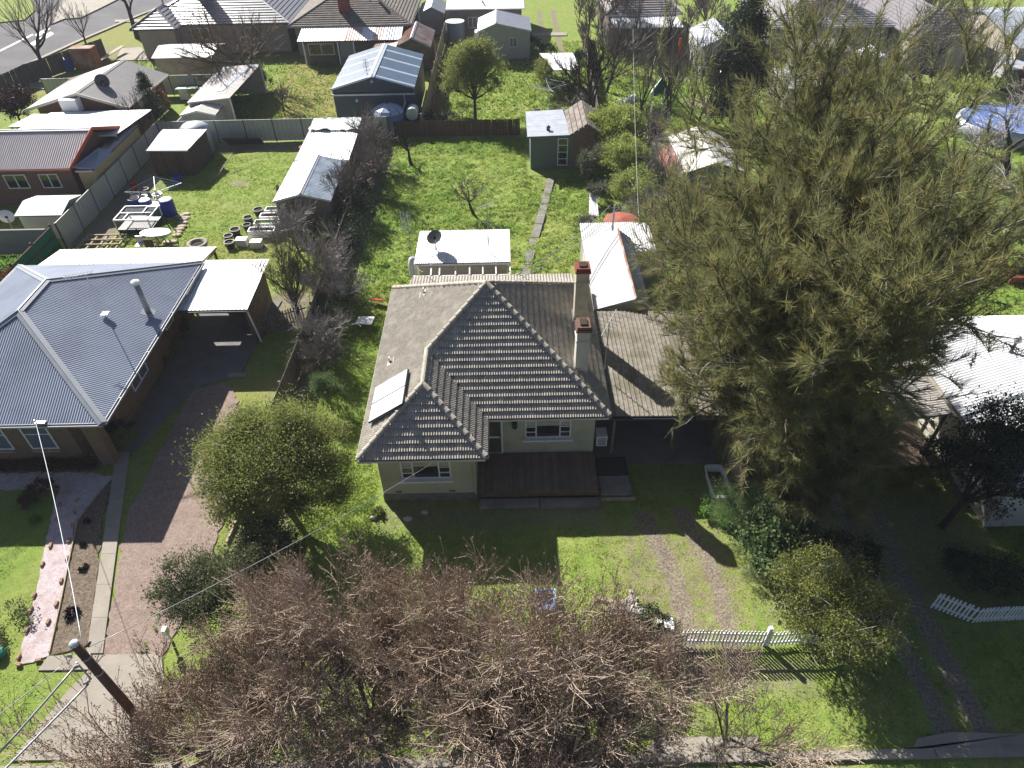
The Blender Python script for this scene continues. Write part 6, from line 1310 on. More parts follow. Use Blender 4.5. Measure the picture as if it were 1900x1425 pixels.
# beyond the back fence
leafy('gum_tree', 96, (-2.7, 59.2), 'olive green gum tree standing behind the back paling fence', [(0, .5, 4.6, 1.7, 1.6, 1.2), (-1.1, .6, 3.8, 1.4, 1.3, 1.3), (1.1, .4, 3.8, 1.3, 1.3, 1.2), (-.4, -.2, 5.3, 1.2, 1.2, .9), (.6, .8, 5.3, 1.1, 1.1, .9), (-1.5, 0, 2.7, 1.0, 1.0, .8), (1.5, .3, 2.6, .8, .8, .7), (0, 0, 3.0, 1.2, 1.2, .9)], lf_olive, 26000, .16, .14, bark_dark, spread=.55, twigs=300, aspect=.35)
specH = [(7, 1.0, 30, .15), (5, .6, 30, .2), (5, .6, 28, .2)]
for i, y in enumerate((57.5, 61.0, 64.5, 68.5, 72.5)):
    bare_tree('hedge_bush', 100 + i, (-5.6 + .1 * i, y), 1.2, .07, specH, ['reddish bare bush at the near end of the fence line hedge', 'second reddish bare hedge bush from the back fence', 'middle reddish bare bush of the fence line hedge, left of the gum tree', 'reddish bare hedge bush below the round water tank', 'farthest reddish bare bush of the fence line hedge'][i], bark_grey, mat('red_brown_twig', (.15, .10, .085), (.10, .075, .065), 1.5, .9), 'bare hedge bushes along the long paling fence', trop=.25, minr=.014, cat='bush')
leafy('low_scrub', 110, (-6.2, 57.6), 'low dark scrub in the corner behind the back fence', [(0, 0, .6, 1.4, 1.6, .5), (1.5, .5, .5, 1, 1, .4)], lf_dark, 4000, .13, branch=False, cat='scrub')
leafy('low_scrub', 111, (-3.2, 57.0), 'dark green scrub at the foot of the gum tree', [(0, 0, .4, 1.0, .6, .4), (2.0, -.3, .3, 1.6, .5, .3)], lf_dark, 3500, .13, branch=False, cat='scrub')
specT = [(7, 1.1, 36, .35), (6, .62, 36, .25), (5, .6, 34, .2), (5, .6, 30, .2)]
bare_tree('bare_tree', 112, (7.6, 57.6), 2.6, .26, specT, 'large dark forked bare tree behind the sleepout gable', bark_dark, bark_dark, None, d0=(-.12, .1, 1), minr=.014, trop=.15)
gt_ = 'slender bare trees in the rear right garden'
specU = [(8, .75, 26, .25), (5, .55, 30, .2), (5, .5, 28, .2)]
for i, (x, y, h, lab) in enumerate([(11.2, 57.4, 3.6, 'slender bare tree nearest the large forked one'), (12.6, 58.0, 3.8, 'twin stemmed slender bare tree left of the green tent'), (13.3, 57.6, 3.6, 'slender bare tree directly below the green tent'), (15.3, 57.4, 4.0, 'tall slender bare tree right of the green tent'), (16.2, 57.8, 3.6, 'slender bare tree beside the small dark bush'), (14.2, 60.5, 2.6, 'thin bare sapling in the far rear garden'), (10.0, 74.5, 3.2, 'bare tree before the speckled tiled house'), (13.5, 75.5, 3.0, 'bare tree against the dark verandah'), (16.5, 75.0, 3.0, 'bare tree at the right end of the dark verandah'), (9.2, 82.0, 3.4, 'bare tree left of the speckled tiled house'), (8.9, 71.0, 2.6, 'bare shrubby tree beside the grey fence'), (20.8, 66.4, 3.2, 'bare tree before the zinc roofed garage')]):
    bare_tree('slender_tree', 120 + i, (x, y), h, .10, specU, lab, bark_dark, twig_grey, gt_, d0=(.05 * sin(i), .05 * cos(i), 1), trop=.3, minr=.015)
for i, (x, y, L_, lab) in enumerate(((9.3, 65.5, 2.2, 'bare tree against the grey fence, halfway up the far garden'), (12.0, 81.0, 2.6, 'tall bare tree over the speckled tile roof'), (21.0, 79.0, 2.6, 'bare tree right of the speckled tiled house'), (29.0, 69.5, 2.4, 'bare tree before the pale grey roofed house'), (34.5, 78.0, 2.6, 'bare tree over the pale grey roof'), (40.5, 68.0, 2.4, 'bare tree at the darker grey roofed house'), (45.5, 80.0, 2.6, 'bare tree above the beige fibro wall'), (22.5, 68.5, 2.0, 'bare tree between the zinc garage and the low zinc shed'))):
    bare_tree('bare_tree', 420 + i, (x, y), L_, .15, specT, lab, bark_dark, twig_grey, None, trop=.2, minr=.016)
for i, (x, y) in enumerate(((10.8, 76.2), (12.2, 76.6), (14.8, 76.4), (17.2, 76.4), (8.6, 78.5), (9.6, 86), (20.5, 84), (22.5, 88), (24, 82), (8.8, 90), (47, 86), (60, 84), (50, 88))):
    bare_tree('scrub_bush', 140 + i, (x, y), 1.3, .07, specH, ['brown scrub bush at the left foot of the dark verandah', 'brown scrub bush under the dark verandah', 'brown scrub bush at the middle of the verandah', 'brown scrub bush at the right foot of the verandah', 'scrub bush by the yellow lit gap', 'scrub bush beside the lane', 'tall scrub behind the zinc garage', 'far scrub at the top right of centre', 'scrub bush between the tiled and pale grey houses', 'far scrub beside the wheel track drive', 'far scrub bush above the big fibro shed', 'far scrub bush at the top right corner', 'far scrub along the top street'][i], bark_grey, twig_grey, 'brown scrub around the far gardens', trop=.2, minr=.02, cat='bush')
leafy('cypress', 160, (18.7, 57.2), 'tall dark green cypress behind the feathery trees', [(0, 0, 1.9, 1.5, 1.5, 1.7), (0, 0, 6.2, 1.6, 1.6, 2.6), (.3, 0, 3.8, 1.8, 1.8, 2.2), (-.2, 0, 8.2, 1.0, 1.0, 1.5), (-1.4, .3, 4.2, 1.2, 1.2, 1.3)], lf_dark, 26000, .16, .2, bark_dark, aspect=.6, shell=.7)
leafy('dark_bush', 161, (17.0, 55.6), 'round very dark bush at the foot of the cypress', ball(2.6, 1.3, 7), lf_dark, 7000, .14, .06, cat='bush')
bare_tree('gnarled_tree', 162, (24.8, 55.0), 2.6, .34, [(5, 1.35, 62, .5), (7, .8, 42, .2), (6, .6, 36, .2), (6, .6, 32, .2)], 'large gnarled bare tree with thick crooked limbs behind the feathery crowns', bark_dark, twig_grey, d0=(-.15, .2, 1), wander=.22, trop=.25, minr=.014)
bare_tree('bare_tree', 163, (36.0, 62.0), 2.4, .2, specT, 'bare tree between the gnarled tree and the big fibro shed', bark_dark, twig_grey, minr=.016)
bare_tree('bare_tree', 164, (43.6, 64.6), .8, .14, [(8, 3.2, 32, .1), (5, .5, 28, .3), (5, .5, 26, .2)], 'many stemmed bare tree in front of the beige fibro wall', bark_grey, twig_pale, trop=.3, minr=.016)
bare_tree('tangled_tree', 165, (28.9, 33.4), 3.6, .42, [(6, .9, 58, .5), (6, .7, 48, .25), (6, .6, 44, .2), (5, .55, 42, .2)], 'thick trunked tree with tangled twigs at the right edge', bark_dark, twig_pale, d0=(.2, .1, 1), trop=-.05, wander=.2, minr=.012)
bare_tree('tangled_tree', 166, (34.0, 44.0), 3.0, .3, [(6, .9, 58, .5), (6, .7, 48, .25), (6, .6, 44, .2), (4, .55, 42, .2)], 'tangled bare tree in front of the blue covered pool', bark_dark, twig_pale, trop=-.05, wander=.2, minr=.014)
leafy('hedge_scrub', 167, (38, 61), 'rough green scrub between the pool and the red tiled hut', [(0, 0, .8, 3.5, 1.5, .7), (4, 1, .8, 3, 1.4, .7), (-5, 1, .8, 3, 1.6, .7)], lf_bright, 6000, .22, branch=False, cat='scrub')
for i, (x, y, lab) in enumerate(((24.5, 38, 'dull scrub under the feathery crowns, left of the thick trunked tree'), (21.5, 44, 'dull scrub in the garden behind the feathery trees'), (28, 50, 'dull scrub in front of the low zinc shed'))):
    leafy('scrub_clump', 168 + i, (x, y), lab, [(0, 0, .6, 2.4, 1.5, .6), (2, .8, .6, 1.6, 1.2, .5)], lf_grev, 3500, .16, branch=False, cat='scrub')
# upper left trees
bare_tree('spreading_tree', 175, (-24.6, 69.8), 2.2, .42, [(7, 1.5, 58, .5), (6, .66, 38, .25), (6, .6, 34, .2), (5, .55, 32, .2)], 'wide spreading bare brown tree over the long open shed', bark_grey, mat('brown_twig', (.19, .14, .095), (.12, .09, .065), 1, .9), trop=.08, minr=.014)
leafy('ivy_heap', 176, (-23.6, 68.4), 'ivy and debris heaped against the spreading bare tree', [(0, 0, 1.3, .8, .8, 1.2), (.7, -.6, .6, .9, .9, .5)], lf_grev, 3500, .14, branch=False, cat='undergrowth')
bare_tree('bare_shrub', 177, (-20.0, 62.6), .9, .08, specH, 'small bare shrub on the dry grass left of the blue shed', bark_grey, twig_grey, minr=.014, cat='shrub')
gs_ = 'bare trees on the verge of the side road'
bare_tree('verge_tree', 178, (-46.6, 73.6), 3.4, .26, [(6, 1.15, 36, .5), (6, .66, 30, .25), (6, .6, 28, .2)], 'nearest bare verge tree, at the end of the tall dark fence', bark_dark, twig_grey, gs_, d0=(-.14, .1, 1), trop=.25, minr=.016)
bare_tree('verge_tree', 179, (-46.4, 82.4), 2.0, .14, [(6, 1.1, 34, .4), (5, .62, 30, .25), (4, .6, 28, .2)], 'small bare verge tree in the middle of the dark fence', bark_dark, twig_grey, gs_, trop=.25, minr=.016)
bare_tree('verge_tree', 180, (-42.6, 86.6), 4.2, .3, [(5, 1.0, 36, .6), (6, .66, 30, .25), (5, .6, 28, .2)], 'tall bare verge tree left of the pinkish tiled house', bark_dark, twig_grey, gs_, d0=(-.1, 0, 1), trop=.25, minr=.018)
bare_tree('verge_tree', 181, (-54.5, 66.5), 2.6, .2, [(6, 1.2, 56, .5), (6, .66, 38, .25), (6, .6, 34, .2)], 'sprawling bare tree overhanging the side road at the left edge', bark_dark, twig_grey, gs_, d0=(.3, .3, 1), trop=.1, minr=.016)
leafy('conifer', 182, (-28.9, 57.2), 'narrow dark conifer with rusty top beside the grey gabled house', [(0, 0, 1.6, .75, .75, 1.5), (.0, 0, 3.2, .55, .55, 1.3), (-.1, .2, 4.2, .4, .4, .7)], lf_dark, 9000, .12, .08, bark_dark, aspect=.4, shell=.6)
leafy('russet_shrub', 183, (-29.3, 59.4), 'russet shrub behind the narrow dark conifer', ball(3.4, .9, 5), lf_rust, 3000, .12, .05, cat='shrub')
bare_tree('bare_shrub', 184, (-29.9, 56.4), 1.6, .06, specH, 'bare wispy shrub left of the narrow dark conifer', bark_grey, twig_grey, minr=.014, trop=.3, cat='shrub')
leafy('plum_bush', 185, (-42.3, 60.3), 'large round dark plum coloured bush at the left edge', ball(2.9, 2.3, 9), lf_plum, 12000, .15, .1, bark_dark, cat='bush', shell=.7)
leafy('green_bush', 186, (-44.2, 56.2), 'small green bush below the plum coloured bush', ball(1.2, 1.0, 5), lf_bright, 2500, .13, .05, cat='bush')
leafy('vine_bank', 187, (-29.6, 33.6), 'brownish vine bank left of the cream verandah', [(0, 0, .7, 1.6, 1.0, .6), (-1.6, -.8, .6, 1.4, 1.0, .5), (.6, 1.2, .5, .8, .8, .4)], lf_rust, 7000, .11, branch=False, cat='vine')
leafy('weed_mound', 188, (-30.2, 35.9), 'bright weeds behind the green shade cloth screen', [(0, 0, .3, 1.6, .9, .3)], lf_weed, 4000, .12, branch=False, cat='plant')
leafy('golden_vine', 189, (3.6, 66.2), 'golden green vine climbing the left side of the flat white shelter', [(0, 0, 1.5, .8, 1.2, 1.0), (.4, -1.4, 1.0, .8, .8, .8), (-.2, 1.0, 1.9, .7, .8, .5)], lf_yellow, 7000, .13, branch=False, cat='vine')
leafy('dark_thicket', 190, (5.0, 64.2), 'dark thicket beneath the flat white shelter', [(0, 0, .8, 1.3, .9, .7)], lf_dark, 3500, .13, branch=False, cat='scrub')
bare_tree('fallen_branches', 191, (5.6, 61.6), .7, .08, [(9, 2.0, 74, .1), (6, .55, 34, .2), (5, .5, 34, .2)], 'heap of cut bare branches beside the rotary clothes line', bark_grey, twig_grey, trop=-.1, minr=.014, cat='branches')
for i, (x, y) in enumerate(((2.9, 79.6), (4.4, 77.0), (7.4, 74.4))): leafy('border_plant', 192 + i, (x, y), ['dark plants along the right wall of the fibro shed', 'low dark plant at the edge of the wheel track drive', 'broad leaved plant beside the grey fence on the wheel track drive'][i], [(0, 0, .6, .8, .9, .5)], lf_dark, 1500, .16, branch=False, cat='plant')

# beds near the left neighbour
for i, (px, py, h, r, mt_, lab) in enumerate([(232, 822, .7, .55, lf_olive, 'potted green plant at the foot of the porch pillar'), (228, 808, .9, .5, lf_dark, 'dark bushy plant behind the porch pillar'), (297, 672, .6, .45, lf_dark, 'dark spiky plant by the side window of the brown brick house'), (322, 645, .7, .5, lf_olive, 'leafy pot plant along the side wall, halfway back'), (338, 615, .7, .5, lf_dark, 'dark pot plant at the mouth of the white roofed carport'), (82, 915, .5, .55, lf_rust, 'russet low shrub on the shaded front lawn'), (62, 930, .35, .4, lf_rust, 'smaller russet shrub left of the other on the shaded front lawn'), (10, 1165, .35, .9, lf_grev, 'grey green ground cover at the edge of the bright front lawn'), (165, 800, .9, .4, lf_dark, 'dark climber on the porch wall'), (150, 835, .3, .35, lf_rust, 'russet plant beneath the front windows'), (135, 1140, .22, .2, lf_plum, 'dark plum tuft in the bed above the power pole'), (155, 1055, .08, .12, lf_plum, 'small dark dead plant in the middle of the pebble bed'), (157, 1010, .08, .13, lf_plum, 'small dark dead plant high in the pebble bed'), (163, 968, .08, .12, lf_plum, 'small dead plant at the shade edge of the pebble bed'), (65, 962, .12, .3, lf_weed, 'little weed tuft at the shade edge of the lawn'), (590, 605, .5, .4, lf_grev, 'low tuft at the end of the picket gate'), (700, 955, .15, .35, lf_yellow, 'dry tuft by the corner of the tiled house')]):
    p = at(px, py); leafy('garden_plant', 200 + i, (p[0], p[1]), lab, [(0, 0, h * .55, r, r, h * .45)], mt_, int(1600 * (r + h)), .08, branch=False, cat='plant', minz=.02)
rs = np.random.RandomState(12); q = 5200; X = rs.uniform(-25, -18, q); Y = 20.1 + rs.normal(size=q) * .16; P = np.stack([X, Y, .05 + .22 * rs.rand(q) * (vnoise(X, Y, .5, 5) + .2)], 1)
V, F = leafq(P, rs.normal(size=P.shape) + [0, 0, .4], .07 + .05 * rs.rand(q), .05 + .02 * rs.rand(q), rs); npmesh('bedding_plants', V, F, lf_rust, per=4, kind='stuff', label='russet bedding plants in the shaded strip under the front windows')

leafy('weed_strip', 250, (-12.55, 12.6), 'thin strip of weeds growing through the lower end of the gravel drive', [(0, 0, .02, .10, .5, .02), (-.1, -.9, .02, .12, .3, .03)], lf_weed, 260, .05, branch=False, cat='plant', minz=.03)
# ---------------------------------------------------------------- grass blades (ground cover)
def tufts(name, seed, n, box, h, keep=None, m_=grass_mat, w=.03, k=3):
    rs = np.random.RandomState(seed); X = rs.uniform(box[0], box[1], n); Y = rs.uniform(box[2], box[3], n); R, Gd, B = cover(X, Y)
    ok = (R + rs.rand(n) * .5 < .62)
    for a, b, c_, d in FLAT: ok &= ~((X > a + .05) & (X < b - .05) & (Y > c_ + .05) & (Y < d - .05))
    if keep is not None: ok &= keep(X, Y)
    ok &= vnoise(X, Y, .45, seed + 3) + .35 * rs.rand(n) > .42
    X, Y = X[ok], Y[ok]; Z = lumps(X, Y); X = np.repeat(X, k); Y = np.repeat(Y, k); Z = np.repeat(Z, k); q = len(X)
    P = np.stack([X + rs.normal(size=q) * .04, Y + rs.normal(size=q) * .04, Z - .01], 1); D = rs.normal(size=(q, 3)) * .75; D[:, 2] = np.abs(D[:, 2]) + .55
    hh = h * (.5 + vnoise(X, Y, 1.1, seed + 5)) * (.5 + .8 * rs.rand(q)); V, F = blades(P, D, hh, np.full(q, w), rs); npmesh(name, V, F, m_, kind='stuff', label='short green grass blades covering the lawns', )
tufts('rear_lawn_grass', 301, 34000, (-10.2, 9.6, 28.5, 55.2), .17, w=.055, m_=grass_mat)
tufts('rear_lawn_weeds', 302, 12000, (-10.2, 9.6, 31, 55.2), .14, w=.10, m_=lf_weed, keep=lambda X, Y: vnoise(X, Y, 1.6, 77) > .5)
tufts('front_lawn_grass', 303, 26000, (-9.8, 9.4, 7.9, 19.6), .085, w=.028)
tufts('side_lawn_grass', 304, 14000, (-10.3, -5.7, 16, 31), .12, w=.04)
tufts('left_yard_grass', 305, 20000, (-28, -11.3, 34, 55), .10, w=.05)
tufts('left_front_grass', 306, 15000, (-21, -11.3, 7.9, 27), .07, w=.028, keep=lambda X, Y: (X < -18.75 + (20 - Y) * .2) | (Y < 11) | (X > -12.6))
tufts('right_lawn_grass', 307, 26000, (9.6, 24, 8.2, 27), .10, w=.035)
tufts('far_lawn_grass', 308, 26000, (-6, 34, 56, 82), .22, w=.12)
tufts('far_right_grass', 309, 14000, (11, 40, 27, 56), .18, w=.10)
tufts('far_left_grass', 310, 9000, (-28, -6, 56, 76), .16, w=.10, keep=lambda X, Y: ~((X > -14.6) & (X < -7.3)))

# ================================================================ SMALL THINGS
# power pole and wires at the lower left
pole = thing('power_pole', (-10.3, 8.05, 0), 'dark timber power pole with metal cap, leaning into view at the lower left', 'power pole')
M().tube([(-10.25, 8.0, -.1), (-10.62, 8.33, 6.6)], [.14, .105], 14).obj('shaft', pole_wood, pole, smooth=True)
M().lathe(-10.62, 8.33, [(.112, 6.56), (.115, 6.61), (.08, 6.64), (.05, 6.645), (.04, 6.655)], 16).obj('cap', zinc_clean, pole, smooth=True)
m = M().lathe(-10.545, 8.265, [(.118, 5.25), (.12, 5.31)], 14).lathe(-10.585, 8.30, [(.114, 5.95), (.116, 6.0)], 14); m.obj('strap', steel_grey, pole)
M().tube([(-10.70, 8.12, 5.2), (-10.74, 8.16, 6.0)], .022, 6).obj('conduit', steel_grey, pole)
for dx, dy, z in ((.17, .1, 6.35), (-.16, -.1, 6.25), (-.05, -.22, 6.0), (-.1, -.24, 5.25)): M().tube([(-10.6 + dx, 8.3 + dy, z), (-10.6 + dx * 1.5, 8.3 + dy * 1.5, z + .08)], [.05, .03], 8).obj('insulator', dark_metal if dx > 0 else steel_grey, pole)
def wire(name, a, b, r, m_, label, sag=.3, cat='wire'):
    a = Vector(a); b = Vector(b); pts = [a.lerp(b, i / 14) - Vector((0, 0, sag * 4 * (i / 14) * (1 - i / 14))) for i in range(15)]
    return M().tube(pts, r, 6).obj(name, m_, label=label, cat=cat, smooth=True)
wire('service_wire', (-10.6, 8.45, 6.3), (-18.9, 19.62, 3.2), .010, zinc_clean, 'white service wire from the pole to the slate blue roof', .25)
wire('service_wire', (-10.42, 8.38, 6.3), (-3.0, 17.2, 2.95), .010, steel_grey, 'thin dark service wire from the pole to the tiled house', .25)
wire('overhead_cable', (-10.72, 8.1, 5.98), (-13.3, 2.2, 6.1), .028, steel_grey, 'upper of the two thick grey cables at the lower left corner', .15)
wire('overhead_cable', (-10.70, 8.0, 5.22), (-13.35, 2.2, 6.0), .028, steel_grey, 'lower of the two thick grey cables at the lower left corner', .12)
wire('overhead_wire', (-10.75, 8.2, 6.2), (-14.4, 3.2, 6.9), .010, steel_grey, 'thin wire left of the two thick grey cables', .15)
cp_ = thing('cable_pole', (5.9, 34.8, 0), 'short grey pole with brackets standing through the galvanised roof', 'pole')
M().tube([(5.9, 35.1, 0), (5.9, 35.1, 4.1)], .06, 8).obj('shaft', steel_grey, cp_); M().beam((5.6, 35.1, 3.9), (6.3, 35.1, 3.9), .07).tube([(5.65, 35.1, 3.92), (5.65, 35.1, 4.08)], .05, 6).tube([(6.2, 35.1, 3.92), (6.2, 35.1, 4.08)], .05, 6).obj('bracket', dark_metal, cp_)
wire('roof_cable', (5.65, 35.1, 4.05), (0.2, 27.6, 4.4), .020, steel_grey, 'left of the two thick cables running down to the tiled roof', .35)
wire('roof_cable', (6.2, 35.0, 4.0), (0.4, 27.4, 4.35), .018, steel_grey, 'right of the two thick cables running down to the tiled roof', .45)
wire('garden_wire', (6.9, 31.5, 3.0), (10.6, 62.0, 6.2), .012, steel_grey, 'long grey wire from the white garage up past the rear boundary', .5)

# picket fences along the front
pf = thing('picket_fence', (6.8, 11.35, 0), 'white picket fence across the wheel tracks below the golden bush', 'fence')
pickets(pf, (5.15, 11.45, 0), (8.35, 11.30, 0), 1.0, .065, .055, pure_white, rails=(.25, .75))
pickets(pf, (8.35, 11.28, 0), (12.15, 11.5, 0), 1.0, .065, .055, pure_white, rails=(.25, .75))
for x, y in ((5.1, 11.45), (8.3, 11.38), (12.2, 11.55)): M().box(x - .06, x + .06, y - .06, y + .06, 0, 1.12).obj('post', pure_white, pf)
pf2 = thing('picket_fence', (12, 13.5, 0), 'shaded white picket fence running back beside the dirt drive', 'fence')
pickets(pf2, (12.25, 11.6, 0), (11.9, 15.0, 0), 1.0, .065, .06, pure_white, rails=(.25, .75))
pf3 = thing('picket_fence', (15.5, 12.0, 0), 'white picket fence at the far right in front of the shaded hedge', 'fence')
pickets(pf3, (14.45, 12.6, 0), (15.55, 12.0, 0), 1.0, .065, .06, pure_white, rails=(.25, .75)); pickets(pf3, (15.6, 12.0, 0), (21.0, 12.2, 0), 1.0, .065, .06, pure_white, rails=(.25, .75))
lb = thing('letterbox', (5.05, 11.7, 0), 'small white letterbox at the left end of the white picket fence', 'letterbox')
M().box(4.98, 5.04, 11.6, 11.66, 0, .9).obj('post', pure_white, lb); M().box(4.88, 5.14, 11.48, 11.8, .9, 1.05).slab([(4.86, 11.46, 1.1), (5.16, 11.46, 1.1), (5.16, 11.82, 1.1), (4.86, 11.82, 1.1)], .05).obj('box', white_metal, lb)
# bathtub planter
bt = thing('bathtub', (8.3, 18.1, 0), 'old white bathtub used as a planter beside the short paling fence', 'bathtub')
def tub(x, y, w, l, z, ang, m_, parent, name):
    m = M(); n = 20; R = Matrix.Rotation(ang, 3, 'Z')
    def ring(f, zz): return [tuple(R @ Vector((w / 2 * f * (abs(cos(t)) ** .28) * (1 if cos(t) > 0 else -1), l / 2 * f * (abs(sin(t)) ** .28) * (1 if sin(t) > 0 else -1), 0)) + Vector((x, y, zz))) for t in [2 * pi * i / n + .08 for i in range(n)]]
    lv = [ring(.82, z - .42), ring(.93, z - .06), ring(1.0, z - .06), ring(1.0, z), ring(.86, z), ring(.72, z - .32)]
    for q in lv: m.v += q
    for k in range(5):
        for i in range(n): j = (i + 1) % n; m.f.append((k * n + i, k * n + j, (k + 1) * n + j, (k + 1) * n + i))
    m.f.append(tuple(range(5 * n, 6 * n))); return m.obj(name, m_, parent)
tub(8.28, 18.1, .80, 1.76, .55, .02, pure_white, bt, 'tub')
M().slab([(8.02, 17.5, .40), (8.54, 17.5, .40), (8.54, 18.7, .40), (8.02, 18.7, .40)], .1).obj('soil', soil, bt)
rs = np.random.RandomState(5); q = 500; P = np.stack([rs.uniform(8.05, 8.5, q), 17.45 + 1.1 * rs.rand(q) ** 1.3, np.full(q, .42)], 1); V, F = leafq(P, rs.normal(size=P.shape) * .8 + [0, 0, .6], .06 + .1 * rs.rand(q), .03 + .03 * rs.rand(q), rs); npmesh('withered_plants', V, F, mat('straw_plant', (.30, .22, .11), (.10, .12, .04), 6, .9), bt, per=4, kind='stuff')
# blue tub under the twigs
bb = thing('plastic_tub', (1.05, 13.0, 0), 'light blue plastic tub on the lawn behind the bare crown', 'tub')
m = M().box(.72, 1.36, 12.66, 13.42, 0, .04)
for a in ((.72, .77, 12.66, 13.42), (1.31, 1.36, 12.66, 13.42), (.77, 1.31, 12.66, 12.71), (.77, 1.31, 13.37, 13.42)): m.box(*a, .04, .34)
m.obj('shell', lightblue, bb); M().box(.68, 1.40, 12.62, 12.66, .31, .35).box(.68, 1.40, 13.42, 13.46, .31, .35).box(.68, .72, 12.66, 13.42, .31, .35).box(1.36, 1.40, 12.66, 13.42, .31, .35).obj('rim', mat('pale_blue_rim', (.38, .52, .72), (.3, .44, .65), 4, .5), bb)
# rubble heap and planks
rg2 = random.Random(8); RB = M()
for i in range(26):
    x, y = 3.95 + rg2.gauss(0, .42), 12.85 + rg2.gauss(0, .22); s_ = rg2.uniform(.05, .17); m = RB; z = rg2.uniform(0, .15)
    pts = [Vector((x + rg2.uniform(-s_, s_), y + rg2.uniform(-s_, s_), z + rg2.uniform(0, s_))) for _ in range(4)]
    a = rg2.uniform(0, 3); u = Vector((cos(a), sin(a), rg2.uniform(-.3, .3))) * s_; v = Vector((-sin(a), cos(a), rg2.uniform(-.2, .2))) * s_ * rg2.uniform(.5, 1); w_ = Vector((0, 0, s_ * .35)); c_ = Vector((x, y, z + .03))
    for sg in (1, -1): m.quad(*(c_ + w_ * sg + u * p_ + v * q_ for p_, q_ in ((1, 1), (-1, 1), (-1, -1), (1, -1))))
    for p_, q_ in (((1, 1), (-1, 1)), ((-1, 1), (-1, -1)), ((-1, -1), (1, -1)), ((1, -1), (1, 1))): m.quad(c_ + w_ + u * p_[0] + v * p_[1], c_ + w_ + u * q_[0] + v * q_[1], c_ - w_ + u * q_[0] + v * q_[1], c_ - w_ + u * p_[0] + v * p_[1])
    pass
RB.obj('rubble', mat('rubble', (.50, .46, .43), (.24, .21, .19), 3, .9), kind='stuff', label='heap of broken pale plaster and concrete on the front lawn')
for a, b, lab in (((2.75, 13.25, .06), (3.75, 12.95, .12), 'long pale plank lying left of the rubble heap'), ((3.1, 12.75, .05), (4.1, 13.15, .2), 'brown plank sticking out of the rubble heap'), ((3.3, 12.6, .05), (3.9, 12.9, .08), 'short plank at the near side of the rubble heap')):
    M().beam(a, b, .11, .03).obj('plank', pale_wood, label=lab, cat='plank')
M().box(4.85, 5.02, 12.2, 12.36, 0, .10).obj('paper_scrap', pure_white, label='small white scrap on the wheel track near the picket fence', cat='scrap')
for px, py, s_, lab in ((757, 964, .16, 'white stone by the left corner of the tiled house'), (788, 952, .13, 'smaller white stone right of the other by the house corner'), (693, 962, .12, 'pale stone at the foot of the house corner')):
    p = at(px, py); M().lathe(p[0], p[1], [(s_ * .8, 0), (s_, .06), (s_ * .5, .13)], 7, 1.2, .8).obj('stone', mat('pale_stone', (.55, .52, .48), (.4, .38, .35), 6, .9), label=lab, cat='stone')
p = at(960, 1404); M().tube([(p[0] - .2, p[1], .1), (p[0] + .12, p[1] + .08, .12)], .09, 8).obj('yellow_marker', yellow_paint, label='yellow plastic marker by the kerb under the bare trees', cat='marker')
p = at(320, 1190); M().box(p[0] - .07, p[0] + .07, p[1] - .1, p[1] + .1, .55, .85).box(p[0] - .03, p[0] + .03, p[1] - .03, p[1] + .03, 0, .55).obj('meter_box', pure_white, label='small white box on a stake right of the gravel drive', cat='letterbox')
p = at(0, 1212, .15); M().lathe(p[0], p[1], [(.05, 0), (.16, .06), (.2, .16), (.16, .28), (.05, .33)], 12).obj('watering_can', teal_plastic, label='green watering pot at the left edge of the front lawn', cat='watering can')
for px, py in ((430, 985), (435, 962)): p = at(px, py); M().beam((p[0], p[1] - .6, .08), (p[0] + .1, p[1] + .7, .10), .08, .1).obj('timber_edge', pale_wood, label=('near' if py > 970 else 'far') + ' piece of pale timber edging at the right of the gravel drive', cat='edging', group='pale timber edging by the gravel drive')
# path edging bricks and timber strips of the pink path
bk = [(107, 965, .2), (140, 953, .9), (135, 977, .5), (95, 1014, .3), (129, 1004, .3), (80, 1048, .2), (126, 1038, .3), (115, 1079, .3), (65, 1106, .2), (106, 1122, .2), (59, 1132, .2), (91, 1155, .2), (51, 1171, .1), (36, 1220, .1), (36, 1234, 1.5), (73, 1226, 1.9), (112, 938, .4), (163, 880, .8), (126, 915, .2), (145, 930, .1)]
bl_ = ['just below the shade edge on the left of the pink path', 'at the shade edge on the right of the pink path', 'second in the sun on the right of the pink path', 'second in the sun on the left of the pink path', 'third down on the right of the pink path', 'third down on the left of the pink path', 'fourth down on the right of the pink path', 'fifth down on the right of the pink path', 'fourth down on the left of the pink path', 'sixth down on the right, next to the plum tuft', 'fifth down on the left of the pink path', 'last on the right of the pink path, nearest the pole top', 'beside the grey green ground cover on the left of the pink path', 'at the lower left corner of the pink path', 'lying across the lower left corner of the pink path', 'lying across the lower end of the pink path', 'in the shade on the left of the pink path', 'in the shade by the end of the porch', 'in the shade near the russet shrub', 'in the shade right of the pink path']
for (px, py, a), t_ in zip(bk, bl_):
    p = at(px, py); r_ = thing('edging_brick', (p[0], p[1], 0), 'loose terracotta brick ' + t_, 'brick', 'loose bricks set along the pink path')
    m = M().box(-.045, .045, -.095, .095, .03, .12); q = Matrix.Translation((p[0], p[1], 0)) @ Matrix.Rotation(a - .15, 4, 'Z'); m.v = [tuple(q @ Vector(v)) for v in m.v]; m.obj('brick_body', brick_loose, r_)
    for k in (-.06, 0, .06): m = M().box(-.018, .018, k - .018, k + .018, .1202, .1212); m.v = [tuple(q @ Vector(v)) for v in m.v]; m.obj('brick_hole', mat('brick_hole', (.12, .05, .03), (.1, .04, .03)), r_)
m = M()
